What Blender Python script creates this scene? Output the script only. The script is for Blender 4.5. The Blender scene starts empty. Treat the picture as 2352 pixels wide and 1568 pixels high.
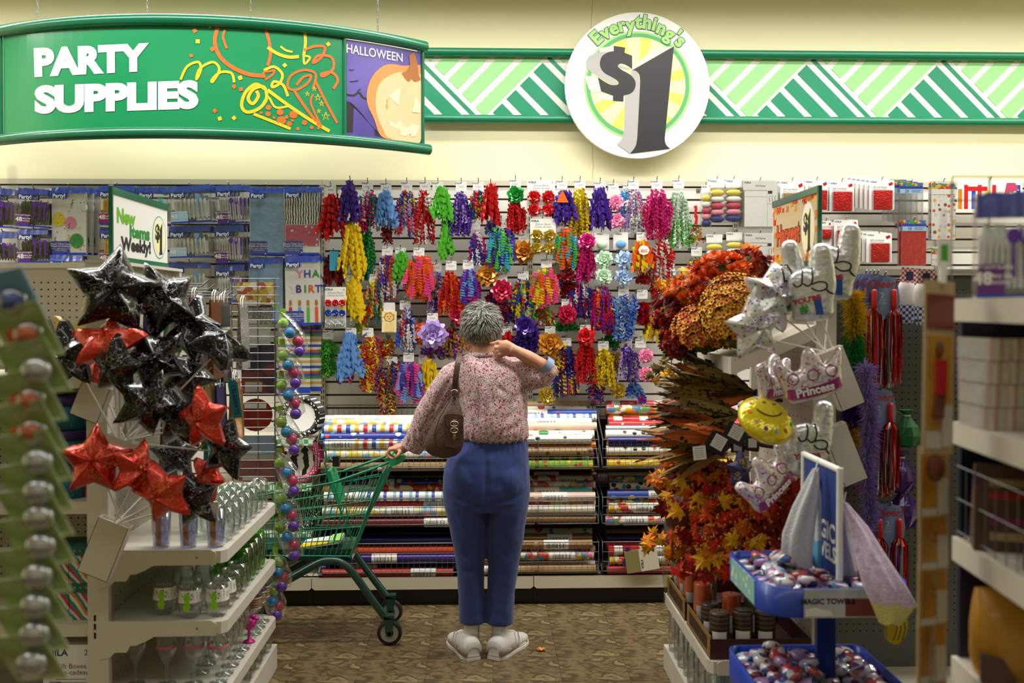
import bpy, bmesh, math, random
from mathutils import Vector, Matrix, Euler, noise

# ------------------------------------------------------------ camera, light, exposure
SC = bpy.context.scene
COL = SC.collection
FPX = 2287.0                       # 35 mm lens on a 36 mm wide frame of 2352 px
CAM_H = 1.65
CAM_ROT = Euler((math.radians(89.0), 0, math.radians(-1.8)))
VPP = 745.0
_cd = bpy.data.cameras.new('camera')
_cd.lens = 35.0; _cd.sensor_width = 36.0; _cd.sensor_fit = 'HORIZONTAL'
_cd.shift_y = (VPP - 784.0) / 2352.0
_cd.clip_start = 0.05
_cd.dof.use_dof = True; _cd.dof.focus_distance = 5.0; _cd.dof.aperture_fstop = 2.4
CAM = bpy.data.objects.new('camera', _cd); COL.objects.link(CAM)
CAM.location = (0, 0, CAM_H); CAM.rotation_euler = CAM_ROT
SC.camera = CAM
SC.view_settings.view_transform = 'Standard'
try: SC.view_settings.look = 'None'
except Exception: pass
SC.view_settings.gamma = 1.0
SC.view_settings.use_curve_mapping = False
SC.view_settings.exposure = 0.0
SC.cycles.transparent_max_bounces = 32
SC.cycles.max_bounces = 8
SC.cycles.caustics_reflective = False; SC.cycles.caustics_refractive = False

_w = bpy.data.worlds.new('store_air'); SC.world = _w; _w.use_nodes = True
_w.node_tree.nodes['Background'].inputs[0].default_value = (1.0, 0.97, 0.9, 1)
_w.node_tree.nodes['Background'].inputs[1].default_value = 0.06

def tube_light(x, y, z, lx, ly, watt, spread=180, tilt=0.0):
    l = bpy.data.lights.new('fluorescent_tube', 'AREA'); l.shape = 'RECTANGLE'
    l.size = lx; l.size_y = ly; l.energy = watt; l.color = (1.0, 0.975, 0.92)
    l.spread = math.radians(spread)
    o = bpy.data.objects.new('fluorescent_tube', l); COL.objects.link(o)
    o.location = (x, y, z); o.rotation_euler = (math.radians(tilt), 0, 0)
    return o
CEIL = 3.75
tube_light(0.0, 5.30, 3.62, 9.5, 0.15, 74, 150)      # the row close to the back wall
tube_light(0.0, 4.25, 3.68, 9.5, 0.30, 215, 168)     # the row over the party aisle
tube_light(0.0, 1.30, 3.70, 7.0, 0.30, 34, 170)      # the row over the camera
tube_light(0.0, -1.2, 3.70, 7.0, 0.30, 15, 170)      # the row behind the camera

# ------------------------------------------------------------ pixel -> place
_RM = CAM_ROT.to_matrix()
def ray(u, v):
    return _RM @ Vector(((u - 1176.0) / FPX, -(v - VPP) / FPX, -1.0))
def W(u, v, y):
    d = ray(u, v); return Vector((0, 0, CAM_H)) + d * (y / d.y)
def X(u, y): return W(u, 705, y).x
def Z(v, y, u=1176): return W(u, v, y).z
def ppm(y): return y / FPX          # metres per pixel at depth y

# ------------------------------------------------------------ mesh builder
def lerp(a, b, t): return a + (b - a) * t
class MB:
    def __init__(s): s.v = []; s.f = []; s.m = []; s.s = []; s.xf = None
    def add(s, vs, fs, m=0, sm=False):
        b = len(s.v)
        if s.xf is not None: vs = [s.xf @ Vector(p) for p in vs]
        s.v += [tuple(p) for p in vs]
        s.f += [tuple(i + b for i in f) for f in fs]
        if isinstance(m, int): s.m += [m] * len(fs)
        else: s.m += list(m)
        s.s += [sm] * len(fs); return s
    def box(s, x0, x1, y0, y1, z0, z1, m=0):
        return s.add([(x0,y0,z0),(x1,y0,z0),(x1,y1,z0),(x0,y1,z0),(x0,y0,z1),(x1,y0,z1),(x1,y1,z1),(x0,y1,z1)],
            [(0,3,2,1),(4,5,6,7),(0,1,5,4),(1,2,6,5),(2,3,7,6),(3,0,4,7)], m)
    def bbox(s, x0, x1, y0, y1, z0, z1, b, m=0):        # box with chamfered vertical+front edges
        p = [(x0+b,z0),(x1-b,z0),(x1,z0+b),(x1,z1-b),(x1-b,z1),(x0+b,z1),(x0,z1-b),(x0,z0+b)]
        return s.prism(p, y0, y1, m)
    def prism(s, p, y0, y1, m=0, sm=False):              # outline in x,z, counter-clockwise seen from -y
        n = len(p)
        vs = [(x, y0, z) for x, z in p] + [(x, y1, z) for x, z in p]
        fs = [tuple(range(n)), tuple(range(2*n-1, n-1, -1))] + [(i, i+n, (i+1) % n + n, (i+1) % n) for i in range(n)]
        return s.add(vs, fs, m, sm)
    def prismz(s, p, z0, z1, m=0, sm=False):             # outline in x,y, counter-clockwise from above
        n = len(p)
        vs = [(x, y, z0) for x, y in p] + [(x, y, z1) for x, y in p]
        fs = [tuple(range(n-1, -1, -1)), tuple(range(n, 2*n))] + [(i, (i+1) % n, (i+1) % n + n, i+n) for i in range(n)]
        return s.add(vs, fs, m, sm)
    def rings(s, R, m=0, caps=True, sm=True, closed=False):
        n = len(R[0]); vs = [p for r in R for p in r]; fs = []
        k = len(R)
        for j in range(k if closed else k-1):
            a = j * n; b = ((j+1) % k) * n
            for i in range(n):
                i2 = (i+1) % n; fs.append((a+i, a+i2, b+i2, b+i))
        mm = [m] * len(fs); s.add(vs, fs, m, sm)
        if caps and not closed:
            s.add(R[0], [tuple(range(n-1, -1, -1))], m); s.add(R[-1], [tuple(range(n))], m)
        return s
    def tube(s, pts, r, n=6, m=0, caps=True, closed=False, flat=None):
        pts = [Vector(p) for p in pts]; k = len(pts); R = []
        t0 = (pts[1] - pts[0]).normalized()
        up = Vector((0,0,1)) if abs(t0.z) < .9 else Vector((0,1,0))
        nrm = (up - t0 * up.dot(t0)).normalized()
        for i, p in enumerate(pts):
            if closed: t = pts[(i+1) % k] - pts[i-1]
            elif i == 0: t = pts[1] - p
            elif i == k-1: t = p - pts[i-1]
            else: t = (pts[i+1] - p).normalized() + (p - pts[i-1]).normalized()
            if t.length < 1e-9: t = t0
            t = t.normalized(); nrm = nrm - t * nrm.dot(t)
            if nrm.length < 1e-6: nrm = t.orthogonal()
            nrm.normalize(); bn = t.cross(nrm)
            rr = r[i] if isinstance(r, (list, tuple)) else r
            fx, fy = flat or (1, 1)
            R.append([p + nrm * (rr*fx*math.cos(2*math.pi*j/n)) + bn * (rr*fy*math.sin(2*math.pi*j/n)) for j in range(n)])
        return s.rings(R, m, caps, n > 4, closed)
    def lathe(s, prof, n=16, m=0, c=(0,0,0), sm=True, caps=False):
        R = [[(c[0]+r*math.cos(2*math.pi*j/n), c[1]+r*math.sin(2*math.pi*j/n), c[2]+z) for j in range(n)] for r, z in prof]
        return s.rings(R, m, caps, sm)
    def ball(s, c, r, n=10, k=6, m=0):
        rx, ry, rz = r if isinstance(r, tuple) else (r, r, r)
        R = []
        for i in range(k+1):
            a = math.pi * i / k; rr = max(math.sin(a), .02)
            R.append([(c[0]+rx*rr*math.cos(2*math.pi*j/n), c[1]+ry*rr*math.sin(2*math.pi*j/n), c[2]-rz*math.cos(a)) for j in range(n)])
        return s.rings(R, m, True, True)
    def quad(s, a, b, c, d, m=0): return s.add([a,b,c,d], [(0,1,2,3)], m)
    def poly(s, pts, m=0): return s.add(pts, [tuple(range(len(pts)))], m)
    def strip(s, pts, side, w, m=0, sm=True):            # flat ribbon: points + side vectors
        vs = []; k = len(pts)
        for p, q in zip(pts, side):
            p = Vector(p); q = Vector(q)
            vs += [p - q*(w/2), p + q*(w/2)]
        return s.add(vs, [(2*i, 2*i+1, 2*i+3, 2*i+2) for i in range(k-1)], m, sm)
    def stroke(s, pts, w, mapper, m=0):                  # a brush line drawn in 2-D and laid on a surface
        P = [Vector((a, b)) for a, b in pts]; vs = []; k = len(P)
        for i, p in enumerate(P):
            t = (P[min(i+1, k-1)] - P[max(i-1, 0)]); t = t.normalized() if t.length > 0 else Vector((1, 0))
            ww = w[i] if isinstance(w, (list, tuple)) else w
            nn = Vector((-t.y, t.x)) * ww / 2
            vs += [mapper(*(p - nn)), mapper(*(p + nn))]
        return s.add(vs, [(2*i, 2*i+2, 2*i+3, 2*i+1) for i in range(k-1)], m)
    def text(s, txt, mapper, size=1.0, bold=0.0, m=0, align='CENTER', res=3, shear=0.0, wid=1.0):
        vs, fs = text_geo(txt, bold, align, res, shear)
        return s.add([mapper(x*size*wid, y*size) for x, y in vs], fs, m)
    def mesh(s, name, mats):
        me = bpy.data.meshes.new(name); me.from_pydata(s.v, [], s.f)
        for k in (mats if isinstance(mats, (list, tuple)) else [mats]): me.materials.append(MT(k))
        me.polygons.foreach_set('material_index', s.m); me.polygons.foreach_set('use_smooth', s.s)
        me.update(); return me
    def build(s, name, mats, parent=None, loc=None, world=False, rot=None):
        if world and parent is not None:
            o = parent.location
            s.v = [(a-o.x, b-o.y, c-o.z) for a, b, c in s.v]
        elif world and loc is not None:
            s.v = [(a-loc[0], b-loc[1], c-loc[2]) for a, b, c in s.v]
        return link(s.mesh(name, mats), name, parent, loc, rot)

_TX = {}
def text_geo(txt, bold=0.0, align='CENTER', res=3, shear=0.0):
    key = (txt, bold, align, res, shear)
    if key not in _TX:
        c = bpy.data.curves.new('t', 'FONT'); c.body = txt; c.size = 1.0; c.offset = bold
        c.align_x = align; c.align_y = 'CENTER'; c.resolution_u = res; c.shear = shear
        o = bpy.data.objects.new('t', c); COL.objects.link(o)
        bpy.context.view_layer.update()
        me = o.to_mesh()
        _TX[key] = ([(v.co.x, v.co.y) for v in me.vertices], [tuple(p.vertices) for p in me.polygons])
        o.to_mesh_clear(); bpy.data.objects.remove(o); bpy.data.curves.remove(c)
    return _TX[key]
def link(me, name, parent=None, loc=None, rot=None, sc=None):
    o = bpy.data.objects.new(name, me); COL.objects.link(o)
    if parent is not None: o.parent = parent
    if loc is not None: o.location = loc
    if rot is not None: o.rotation_euler = rot
    if sc is not None: o.scale = sc
    return o
def tag(o, label, cat, group=None, kind=None):
    if label: o['label'] = label
    if cat: o['category'] = cat
    if group: o['group'] = group
    if kind: o['kind'] = kind
    return o
def thing(name, label, cat, loc=(0,0,0), group=None, rot=None):
    o = bpy.data.objects.new(name, None); COL.objects.link(o); o.location = loc
    if rot is not None: o.rotation_euler = rot
    o.empty_display_size = .05
    return tag(o, label, cat, group)
def dup(src, label=None, loc=None, rot=None, group=None, parent=None):
    c = src.copy(); COL.objects.link(c)
    if parent is not None: c.parent = parent
    if label: c['label'] = label
    if group: c['group'] = group
    if loc is not None: c.location = loc
    if rot is not None: c.rotation_euler = rot
    for ch in list(src.children): dup(ch, parent=c)
    return c
def struct(o): o['kind'] = 'structure'; return o
def XZ(x0, z0, y, sx=1.0):
    return lambda a, b: (x0 + a*sx, y, z0 + b)

# ------------------------------------------------------------ materials
def lin(c):
    if isinstance(c, str):
        c = c.lstrip('#'); c = tuple(int(c[i:i+2], 16)/255 for i in (0, 2, 4))
    return tuple(((x/12.92) if x <= .04045 else ((x+.055)/1.055)**2.4) for x in c) + (1.0,)
_MAT = {}; _SPEC = {}
def defmat(name, *a, **k): _SPEC[name] = (a, k)
def MT(name):
    if not isinstance(name, str): return name
    if name not in _MAT:
        if name in _SPEC:
            a, k = _SPEC[name]; _MAT[name] = mkmat(name, *a, **k)
        elif name.startswith('#'):
            _MAT[name] = mkmat(name, name)
        else: raise KeyError(name)
    return _MAT[name]
def mkmat(name, col, rough=.5, metal=0.0, kind='plain', cols=(), scale=10.0, thr=.3, coord='Object', bump=0.0, bscale=60.0,
          clear=None, coat=0.0, rand=0.0, stretch=(1,1,1), distort=0.0, spec=.5, sheen=0.0, sub=0.0, emit=0.0, dirn='X'):
    m = bpy.data.materials.new(name); m.use_nodes = True
    nt = m.node_tree; N = nt.nodes; L = nt.links; b = N['Principled BSDF']; out = N['Material Output']
    b.inputs['Roughness'].default_value = rough; b.inputs['Metallic'].default_value = metal
    b.inputs['Coat Weight'].default_value = coat; b.inputs['Coat Roughness'].default_value = .12
    b.inputs['Specular IOR Level'].default_value = spec
    b.inputs['Sheen Weight'].default_value = sheen
    if sub: b.inputs['Subsurface Weight'].default_value = sub; b.inputs['Subsurface Radius'].default_value = (.01, .004, .002)
    c0 = lin(col); b.inputs['Base Color'].default_value = c0
    m.diffuse_color = c0
    colsock = None
    if kind != 'plain' or bump:
        tc = N.new('ShaderNodeTexCoord'); mp = N.new('ShaderNodeMapping'); L.new(tc.outputs[coord], mp.inputs['Vector'])
        mp.inputs['Scale'].default_value = stretch; vec = mp.outputs['Vector']
    def ramp(stops, src, const=True):
        r = N.new('ShaderNodeValToRGB'); e = r.color_ramp.elements
        r.color_ramp.interpolation = 'CONSTANT' if const else 'LINEAR'
        while len(e) < len(stops): e.new(.5)
        for i, (p, c) in enumerate(stops): e[i].position = p; e[i].color = lin(c)
        L.new(src, r.inputs['Fac']); return r.outputs['Color']
    if kind == 'noise':
        t = N.new('ShaderNodeTexNoise'); t.inputs['Scale'].default_value = scale; t.inputs['Detail'].default_value = 5; t.inputs['Distortion'].default_value = distort
        L.new(vec, t.inputs['Vector']); k = len(cols) + 1
        colsock = ramp([(.3 + .4*i/max(k-1, 1), c) for i, c in enumerate([col] + list(cols))], t.outputs['Fac'], False)
    elif kind == 'dots':
        t = N.new('ShaderNodeTexVoronoi'); t.inputs['Scale'].default_value = scale; t.inputs['Randomness'].default_value = distort
        L.new(vec, t.inputs['Vector'])
        colsock = ramp([(0, cols[0]), (thr, col)], t.outputs['Distance'])
        if len(cols) > 1:
            sep = N.new('ShaderNodeSeparateColor'); L.new(t.outputs['Color'], sep.inputs[0])
            cc = ramp([(i/len(cols), c) for i, c in enumerate(cols)], sep.outputs[0])
            mk = ramp([(0, '#ffffff'), (thr, '#000000')], t.outputs['Distance'])
            mx = N.new('ShaderNodeMix'); mx.data_type = 'RGBA'; L.new(mk, mx.inputs[0]); mx.inputs[6].default_value = c0; L.new(cc, mx.inputs[7])
            colsock = mx.outputs[2]
    elif kind == 'cells':
        t = N.new('ShaderNodeTexVoronoi'); t.inputs['Scale'].default_value = scale; L.new(vec, t.inputs['Vector'])
        sep = N.new('ShaderNodeSeparateColor'); L.new(t.outputs['Color'], sep.inputs[0])
        al = [col] + list(cols); colsock = ramp([(i/len(al), c) for i, c in enumerate(al)], sep.outputs[0])
    elif kind in ('stripes', 'zebra'):
        t = N.new('ShaderNodeTexWave'); t.inputs['Scale'].default_value = scale; t.inputs['Distortion'].default_value = distort
        t.wave_profile = 'SAW' if kind == 'stripes' else 'SIN'; t.inputs['Detail Scale'].default_value = 1.2
        t.bands_direction = dirn; L.new(vec, t.inputs['Vector'])
        al = [col] + list(cols); colsock = ramp([(i/len(al), c) for i, c in enumerate(al)], t.outputs['Fac'])
    elif kind == 'floral':
        t0 = N.new('ShaderNodeTexVoronoi'); t0.inputs['Scale'].default_value = scale*5; L.new(vec, t0.inputs['Vector'])
        sep = N.new('ShaderNodeSeparateColor'); L.new(t0.outputs['Color'], sep.inputs[0])
        al = [col] + list(cols[1:]); base = ramp([(i/len(al), x) for i, x in enumerate(al)], sep.outputs[0])
        t = N.new('ShaderNodeTexVoronoi'); t.inputs['Scale'].default_value = scale; L.new(vec, t.inputs['Vector'])
        mk = ramp([(0, '#ffffff'), (thr, '#000000')], t.outputs['Distance'])
        mx = N.new('ShaderNodeMix'); mx.data_type = 'RGBA'; L.new(mk, mx.inputs[0]); L.new(base, mx.inputs[6]); mx.inputs[7].default_value = lin(cols[0])
        colsock = mx.outputs[2]
    elif kind == 'checker':
        t = N.new('ShaderNodeTexChecker'); t.inputs['Scale'].default_value = scale; t.inputs['Color1'].default_value = c0
        t.inputs['Color2'].default_value = lin(cols[0]); L.new(vec, t.inputs['Vector']); colsock = t.outputs['Color']
    if rand:
        oi = N.new('ShaderNodeObjectInfo'); h = N.new('ShaderNodeHueSaturation')
        mr = N.new('ShaderNodeMapRange'); mr.inputs['To Min'].default_value = 1-rand; mr.inputs['To Max'].default_value = 1+rand
        L.new(oi.outputs['Random'], mr.inputs['Value']); L.new(mr.outputs[0], h.inputs['Value'])
        if colsock is not None: L.new(colsock, h.inputs['Color'])
        else: h.inputs['Color'].default_value = c0
        colsock = h.outputs['Color']
    if colsock is not None: L.new(colsock, b.inputs['Base Color'])
    if emit:
        b.inputs['Emission Color'].default_value = c0; b.inputs['Emission Strength'].default_value = emit
    if bump:
        t = N.new('ShaderNodeTexNoise'); t.inputs['Scale'].default_value = bscale; t.inputs['Detail'].default_value = 4; L.new(vec, t.inputs['Vector'])
        bp = N.new('ShaderNodeBump'); bp.inputs['Strength'].default_value = bump; bp.inputs['Distance'].default_value = .01
        L.new(t.outputs['Fac'], bp.inputs['Height']); L.new(bp.outputs[0], b.inputs['Normal'])
    if clear is not None:            # clear plastic or glass: mostly see-through, with real highlights
        tr = N.new('ShaderNodeBsdfTransparent'); tr.inputs[0].default_value = c0
        lw = N.new('ShaderNodeLayerWeight'); lw.inputs['Blend'].default_value = .3
        ma = N.new('ShaderNodeMath'); ma.operation = 'MULTIPLY_ADD'; ma.use_clamp = True
        ma.inputs[1].default_value = .75; ma.inputs[2].default_value = clear; L.new(lw.outputs['Facing'], ma.inputs[0])
        gl = N.new('ShaderNodeBsdfGlossy'); gl.inputs['Roughness'].default_value = rough
        if bump: L.new(bp.outputs[0], gl.inputs['Normal'])
        mx = N.new('ShaderNodeMixShader'); L.new(ma.outputs[0], mx.inputs[0]); L.new(tr.outputs[0], mx.inputs[1]); L.new(gl.outputs[0], mx.inputs[2])
        L.new(mx.outputs[0], out.inputs['Surface'])
    return m
defmat('shelf_white', '#d8d3c4', .4, bump=.03, bscale=300)
defmat('shelf_cream', '#cfc8b2', .42)
defmat('steel', '#8d8f90', .35, .8)
defmat('wire_grey', '#77797a', .4, .7)
defmat('black', '#0c0c0d', .45)
defmat('dark_grey', '#2c2c2d', .6)
defmat('white', '#f1efea', .45)
defmat('card_white', '#ecebe6', .55)
defmat('print_grey', '#8f9093', .6)
defmat('print_navy', '#232a63', .6)
defmat('film', '#fbfcff', .12, clear=.06, spec=.8)
defmat('film_crisp', '#ffffff', .08, clear=.10, spec=1.0, bump=.6, bscale=35)
defmat('glass', '#fafdfc', .03, clear=.03, spec=1.0)
# ------------------------------------------------------------ the setting
YW, YS, YD = 5.97, 5.88, 5.47           # wall, slat face, base deck front
defmat('wall_paint', '#f6f0c6', .75, kind='noise', cols=('#f8f3cd',), scale=1.2, bump=.05, bscale=120)
defmat('wall_side', '#e9e2b4', .8)
defmat('ceiling_board', '#e4e2da', .9)
defmat('floor_vinyl', '#352b1d', .34, kind='noise', cols=('#57482f','#7b6849','#463825','#94815d','#5c4c33'), scale=7.5, distort=.7, stretch=(1.0,1.35,1), bump=.1, bscale=25, rand=.05)
defmat('floor_joint', '#2a2118', .6)
mb = MB(); mb.box(-5, 5, -2.2, YW, -.06, -.004); fl = struct(mb.build('floor', 'floor_joint'))
# vinyl tiles 12 in square, joints left a little open
mb = MB(); t_ = .3048; g = .0006
mb.prismz([(g,g),(t_-g,g),(t_-g,t_-g),(g,t_-g)], -.004, 0)
tile_me = mb.mesh('tile', 'floor_vinyl')
for i in range(-8, 8):
    for j in range(18):
        o = link(tile_me, 'tile', fl, (i*t_ + .055, 5.62 - (j+1)*t_, 0))
mb = MB(); mb.box(-5, 5, YW, YW+.12, 0, CEIL); wb = struct(mb.build('wall_back', 'wall_paint'))
for nm, x0, x1 in (('wall_left', -5.1, -5), ('wall_right', 5, 5.1)):
    mb = MB(); mb.box(x0, x1, -2.2, YW, 0, CEIL); struct(mb.build(nm, 'wall_side'))
mb = MB(); mb.box(-5, 5, -2.3, -2.2, 0, CEIL); struct(mb.build('wall_front', 'wall_side'))
mb = MB(); mb.box(-5, 5, -2.2, YW, CEIL, CEIL+.1); struct(mb.build('ceiling', 'ceiling_board'))
# hairline crack running down the painted wall
mb = MB(); pts = []; rnd = random.Random(4); u = 1362
for k in range(0, 27):
    v = -4 + k*16; u += rnd.uniform(-1.6, 1.7); pts.append(W(u, v, YW-.0006))
mb.tube(pts, .0011, 4, 0); defmat('crack', '#b3a97a', .9); mb.build('crack', 'crack', wb, world=True)

# ------------------------------------------------------------ wall shelving bays
BAYW = 1.22
XB = X(741, YS)                          # the upright between party ware and ribbons
ZTOP = Z(415, YS)
defmat('slat', '#e6e4dc', .5); defmat('slot_dark', '#4b3a30', .8); defmat('groove', '#5a4a40', .8)
PITCH = .0768
mb = MB(); mb.prism([(-BAYW/2+.016,-PITCH/2+.006),(BAYW/2-.016,-PITCH/2+.006),(BAYW/2-.016,PITCH/2-.006),(-BAYW/2+.016,PITCH/2-.006)], 0, .02)
slat_me = mb.mesh('slat', 'slat')
mb = MB(); mb.box(-.015, .015, -.01, .03, .2, ZTOP)
for k in range(60):
    zz = ZTOP - .05 - k*.035
    if zz < .25: break
    for s_ in (-.006, .006): mb.box(s_-.0022, s_+.0022, -.0112, -.0095, zz-.011, zz+.011, 1)
up_me = mb.mesh('upright', ['shelf_cream', 'black'])
mb = MB(); mb.prism([(-BAYW/2+.001,-.03),(BAYW/2-.001,-.03),(BAYW/2-.001,0),(-BAYW/2+.001,0)], -.012, .04); rail_me = mb.mesh('top_rail', 'shelf_cream')
mb = MB(); mb.box(-BAYW/2+.001, BAYW/2-.001, .014, .05, .2, ZTOP-.004); back_me = mb.mesh('back_panel', 'groove')
ZDK = Z(1322, YD)
mb = MB(); h_ = ZDK
mb.add([(-BAYW/2+.002,YD,h_),(BAYW/2-.002,YD,h_),(BAYW/2-.002,YS+.05,h_),(-BAYW/2+.002,YS+.05,h_)], [(0,1,2,3)])
mb.prism([(-BAYW/2+.002,h_-.058),(-BAYW/2+.016,h_-.07),(BAYW/2-.016,h_-.07),(BAYW/2-.002,h_-.058),(BAYW/2-.002,h_),(-BAYW/2+.002,h_)], YD-.004, YD+.03)
for k in range(48):
    xx = -BAYW/2 + .03 + k*.0245
    mb.box(xx, xx+.012, YD+.02, YD+.05, h_, h_+.0008, 1)
deck_me = mb.mesh('base_deck', ['shelf_cream', 'slot_dark'])
mb = MB(); mb.box(-BAYW/2+.001, BAYW/2-.001, YD+.05, YS, .001, h_-.04); kick_me = mb.mesh('kick_plate', 'black')
BAYNAMES = ['holding black and purple cutlery packs', 'of party tableware packs', 'of curling ribbons and the left wrapping paper bins',
            'of bows, ribbons and wrapping paper by the harvest display', 'of gift card boxes and gift sacks', 'of cupcake and birthday goods']
bays = []
for b in range(-2, 4):
    cx = XB + (b + .5) * BAYW
    t = thing('wall_shelving', 'slatted wall shelving bay ' + BAYNAMES[b+2], 'shelving', (cx, YS, 0)); bays.append(t)
    lo = 4 if b in (0, 1) else 22
    for k in range(25 if b in (-1, 0, 1) else 18): link(slat_me, 'slat', t, (0, 0, ZTOP - .052 - PITCH/2 + .02 - k*PITCH + .0))
    link(back_me, 'back_panel', t); link(rail_me, 'top_rail', t, (0, 0, ZTOP))
    link(up_me, 'upright', t, (-BAYW/2, 0, 0))
    if b in (-1, 0, 1, 2):
        link(deck_me, 'base_deck', t, (0, -YS, 0)); link(kick_me, 'kick_plate', t, (0, -YS, 0))
def bay_of(x): return bays[max(0, min(5, int(math.floor((x - XB) / BAYW)) + 2))]
mb = MB(); mb.tube([(0,.01,0),(0,-.005,0),(0,-.2,.004),(0,-.235,.03)], .0028, 5); mb.box(-.012,.012,-.004,.004,-.008,.014); hook_me = mb.mesh('peg_hook', 'steel')
def hook(x, z, ln=.235):
    t = bay_of(x); o = link(hook_me, 'peg_hook', t, (x - t.location.x, 0, z)); o.scale = (1, ln/.235, 1); return o

# ------------------------------------------------------------ green wall band with the basket-weave print
GY = YW - .03
defmat('band_green', '#109069', .45); defmat('band_light', '#9fdf93', .45); defmat('print_white', '#f4f2e6', .45); defmat('rail_green', '#0c7d59', .3, coat=.3)
x0, x1 = X(960, GY), 4.2; zt, zb = Z(128, GY), Z(268, GY); hh = zt - zb
t = thing('wall_band', 'green and white basket-weave border sign along the cream wall', 'sign', ((x0+x1)/2, YW-.002, zb))
mb = MB(); mb.box(x0, x1, GY, YW-.003, zb-.02, zt+.02); mb.build('panel', 'print_white', t, world=True)
def clipz(poly, z0, z1):
    for sgn, lim in ((1, z0), (-1, z1)):
        o = []
        for i, p in enumerate(poly):
            q = poly[(i+1) % len(poly)]; a = sgn*(p[1]-lim) >= 0; c = sgn*(q[1]-lim) >= 0
            if a: o.append(p)
            if a != c:
                k = (lim-p[1])/(q[1]-p[1]); o.append((p[0]+(q[0]-p[0])*k, lim))
        poly = o
        if len(poly) < 3: return []
    return poly
ms = (MB(), MB())
def plank(fam, q):
    q = clipz(q, zb, zt)
    if len(q) < 3: return
    q = [(b, a) for a, b in clipz([(b, a) for a, b in q], x0, x1)]
    if len(q) < 3: return
    A = sum((q[i][0]*q[(i+1)%len(q)][1]-q[(i+1)%len(q)][0]*q[i][1]) for i in range(len(q)))
    MB().prism(q if A > 0 else q[::-1], GY-.003, GY).build('dark_plank' if fam == 0 else 'light_plank', 'band_green' if fam == 0 else 'band_light', t, world=True)
kk = ppm(GY); HB = 305 * kk; pit = 31 * kk; gp = 10 * kk; sm_ = 5 * kk
for c in range(9):
    vx = X(1113, GY) + (c - 1) * HB        # foot of a V of light planks
    for k in range(6):
        a0 = k * pit; a1 = min(a0 + pit - gp, hh * 1.02)
        if a1 > a0 + .004:
            plank(1, [(vx - a0, zb + a0), (vx - a1, zb + a1), (vx - a1 + 2*hh, zb + a1 + 2*hh), (vx - a0 + 2*hh, zb + a0 + 2*hh)])
            # dark planks lean the other way, up to the next V
            o_ = 2*sm_ + .3*pit; b1 = min(a1, (HB - 16*kk - 2*sm_)/2 - .3*pit)
            if b1 > a0 + .004: plank(0, [(vx + o_ + a0, zb + a0 + .3*pit), (vx + o_ + b1, zb + b1 + .3*pit), (vx + o_ + b1 + 2*hh, zb + b1 + .3*pit - 2*hh), (vx + o_ + a0 + 2*hh, zb + a0 + .3*pit - 2*hh)])
for nm, v in (('top_tube', 121), ('bottom_tube', 274)):
    z = Z(v, GY-.02); mb = MB(); mb.tube([(x0, GY-.025, z), (x1, GY-.025, z)], .026, 12); mb.build(nm, 'rail_green', t, world=True)

# ------------------------------------------------------------ round price sign
CY = GY - .10
c = W(1464, 196, CY); R_ = 167 * ppm(CY)
t = thing('round_sign', 'round white sign with green letters above a black dollar price', 'sign', (c.x, CY+.05, c.z))
def disc(r, y0, y1, n=72, m='white', nm='disc', r2=0):
    mb = MB(); p = [(r*math.cos(2*math.pi*i/n), r*math.sin(2*math.pi*i/n)) for i in range(n)]
    if r2:
        q = [(r2*math.cos(2*math.pi*i/n), r2*math.sin(2*math.pi*i/n)) for i in range(n)]
        mb.add([(a, y0, b) for a, b in p] + [(a, y0, b) for a, b in q], [(i, (i+1) % n, (i+1) % n + n, i+n) for i in range(n)])
    else: mb.prism(p, y0, y1)
    return mb.build(nm, m, t)
defmat('sign_white', '#f2f2ef', .4); defmat('ring_light', '#a5dc82', .45); defmat('ring_green', '#5db072', .45)
defmat('sun_pale', '#fbf6b4', .45); defmat('sun_yellow', '#f5ee62', .45); defmat('price_black', '#2e2f33', .4)
disc(R_, -.05, -.018, m='sign_white', nm='sign_board')
k_ = ppm(CY); ox, oz = 2*k_, -5*k_
def sgn(u, v): return ((u-1464)*k_, (196-v)*k_)
for nm, m, r, y in (('light_ring', 'ring_light', 124, -.0510), ('green_ring', 'ring_green', 119, -.0516), ('sunburst_disc', 'sun_pale', 110, -.0522)):
    mb = MB(); n = 64; cx_, cz_ = sgn(1465, 196); mb.poly([(cx_ + r*k_*math.cos(2*math.pi*i/n), y, cz_ + r*k_*math.sin(2*math.pi*i/n)) for i in range(n)]); mb.build(nm, m, t)
mb = MB()
for i in range(11):
    a = 2*math.pi*i/11 + .25; cx_, cz_ = sgn(1465, 196); r = 109.6*k_
    mb.poly([(cx_, -.0526, cz_)] + [(cx_ + r*math.cos(a+d), -.0526, cz_ + r*math.sin(a+d)) for d in (-.12, -.06, 0, .06, .12)])
mb.build('sun_ray', 'sun_yellow', t)
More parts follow.
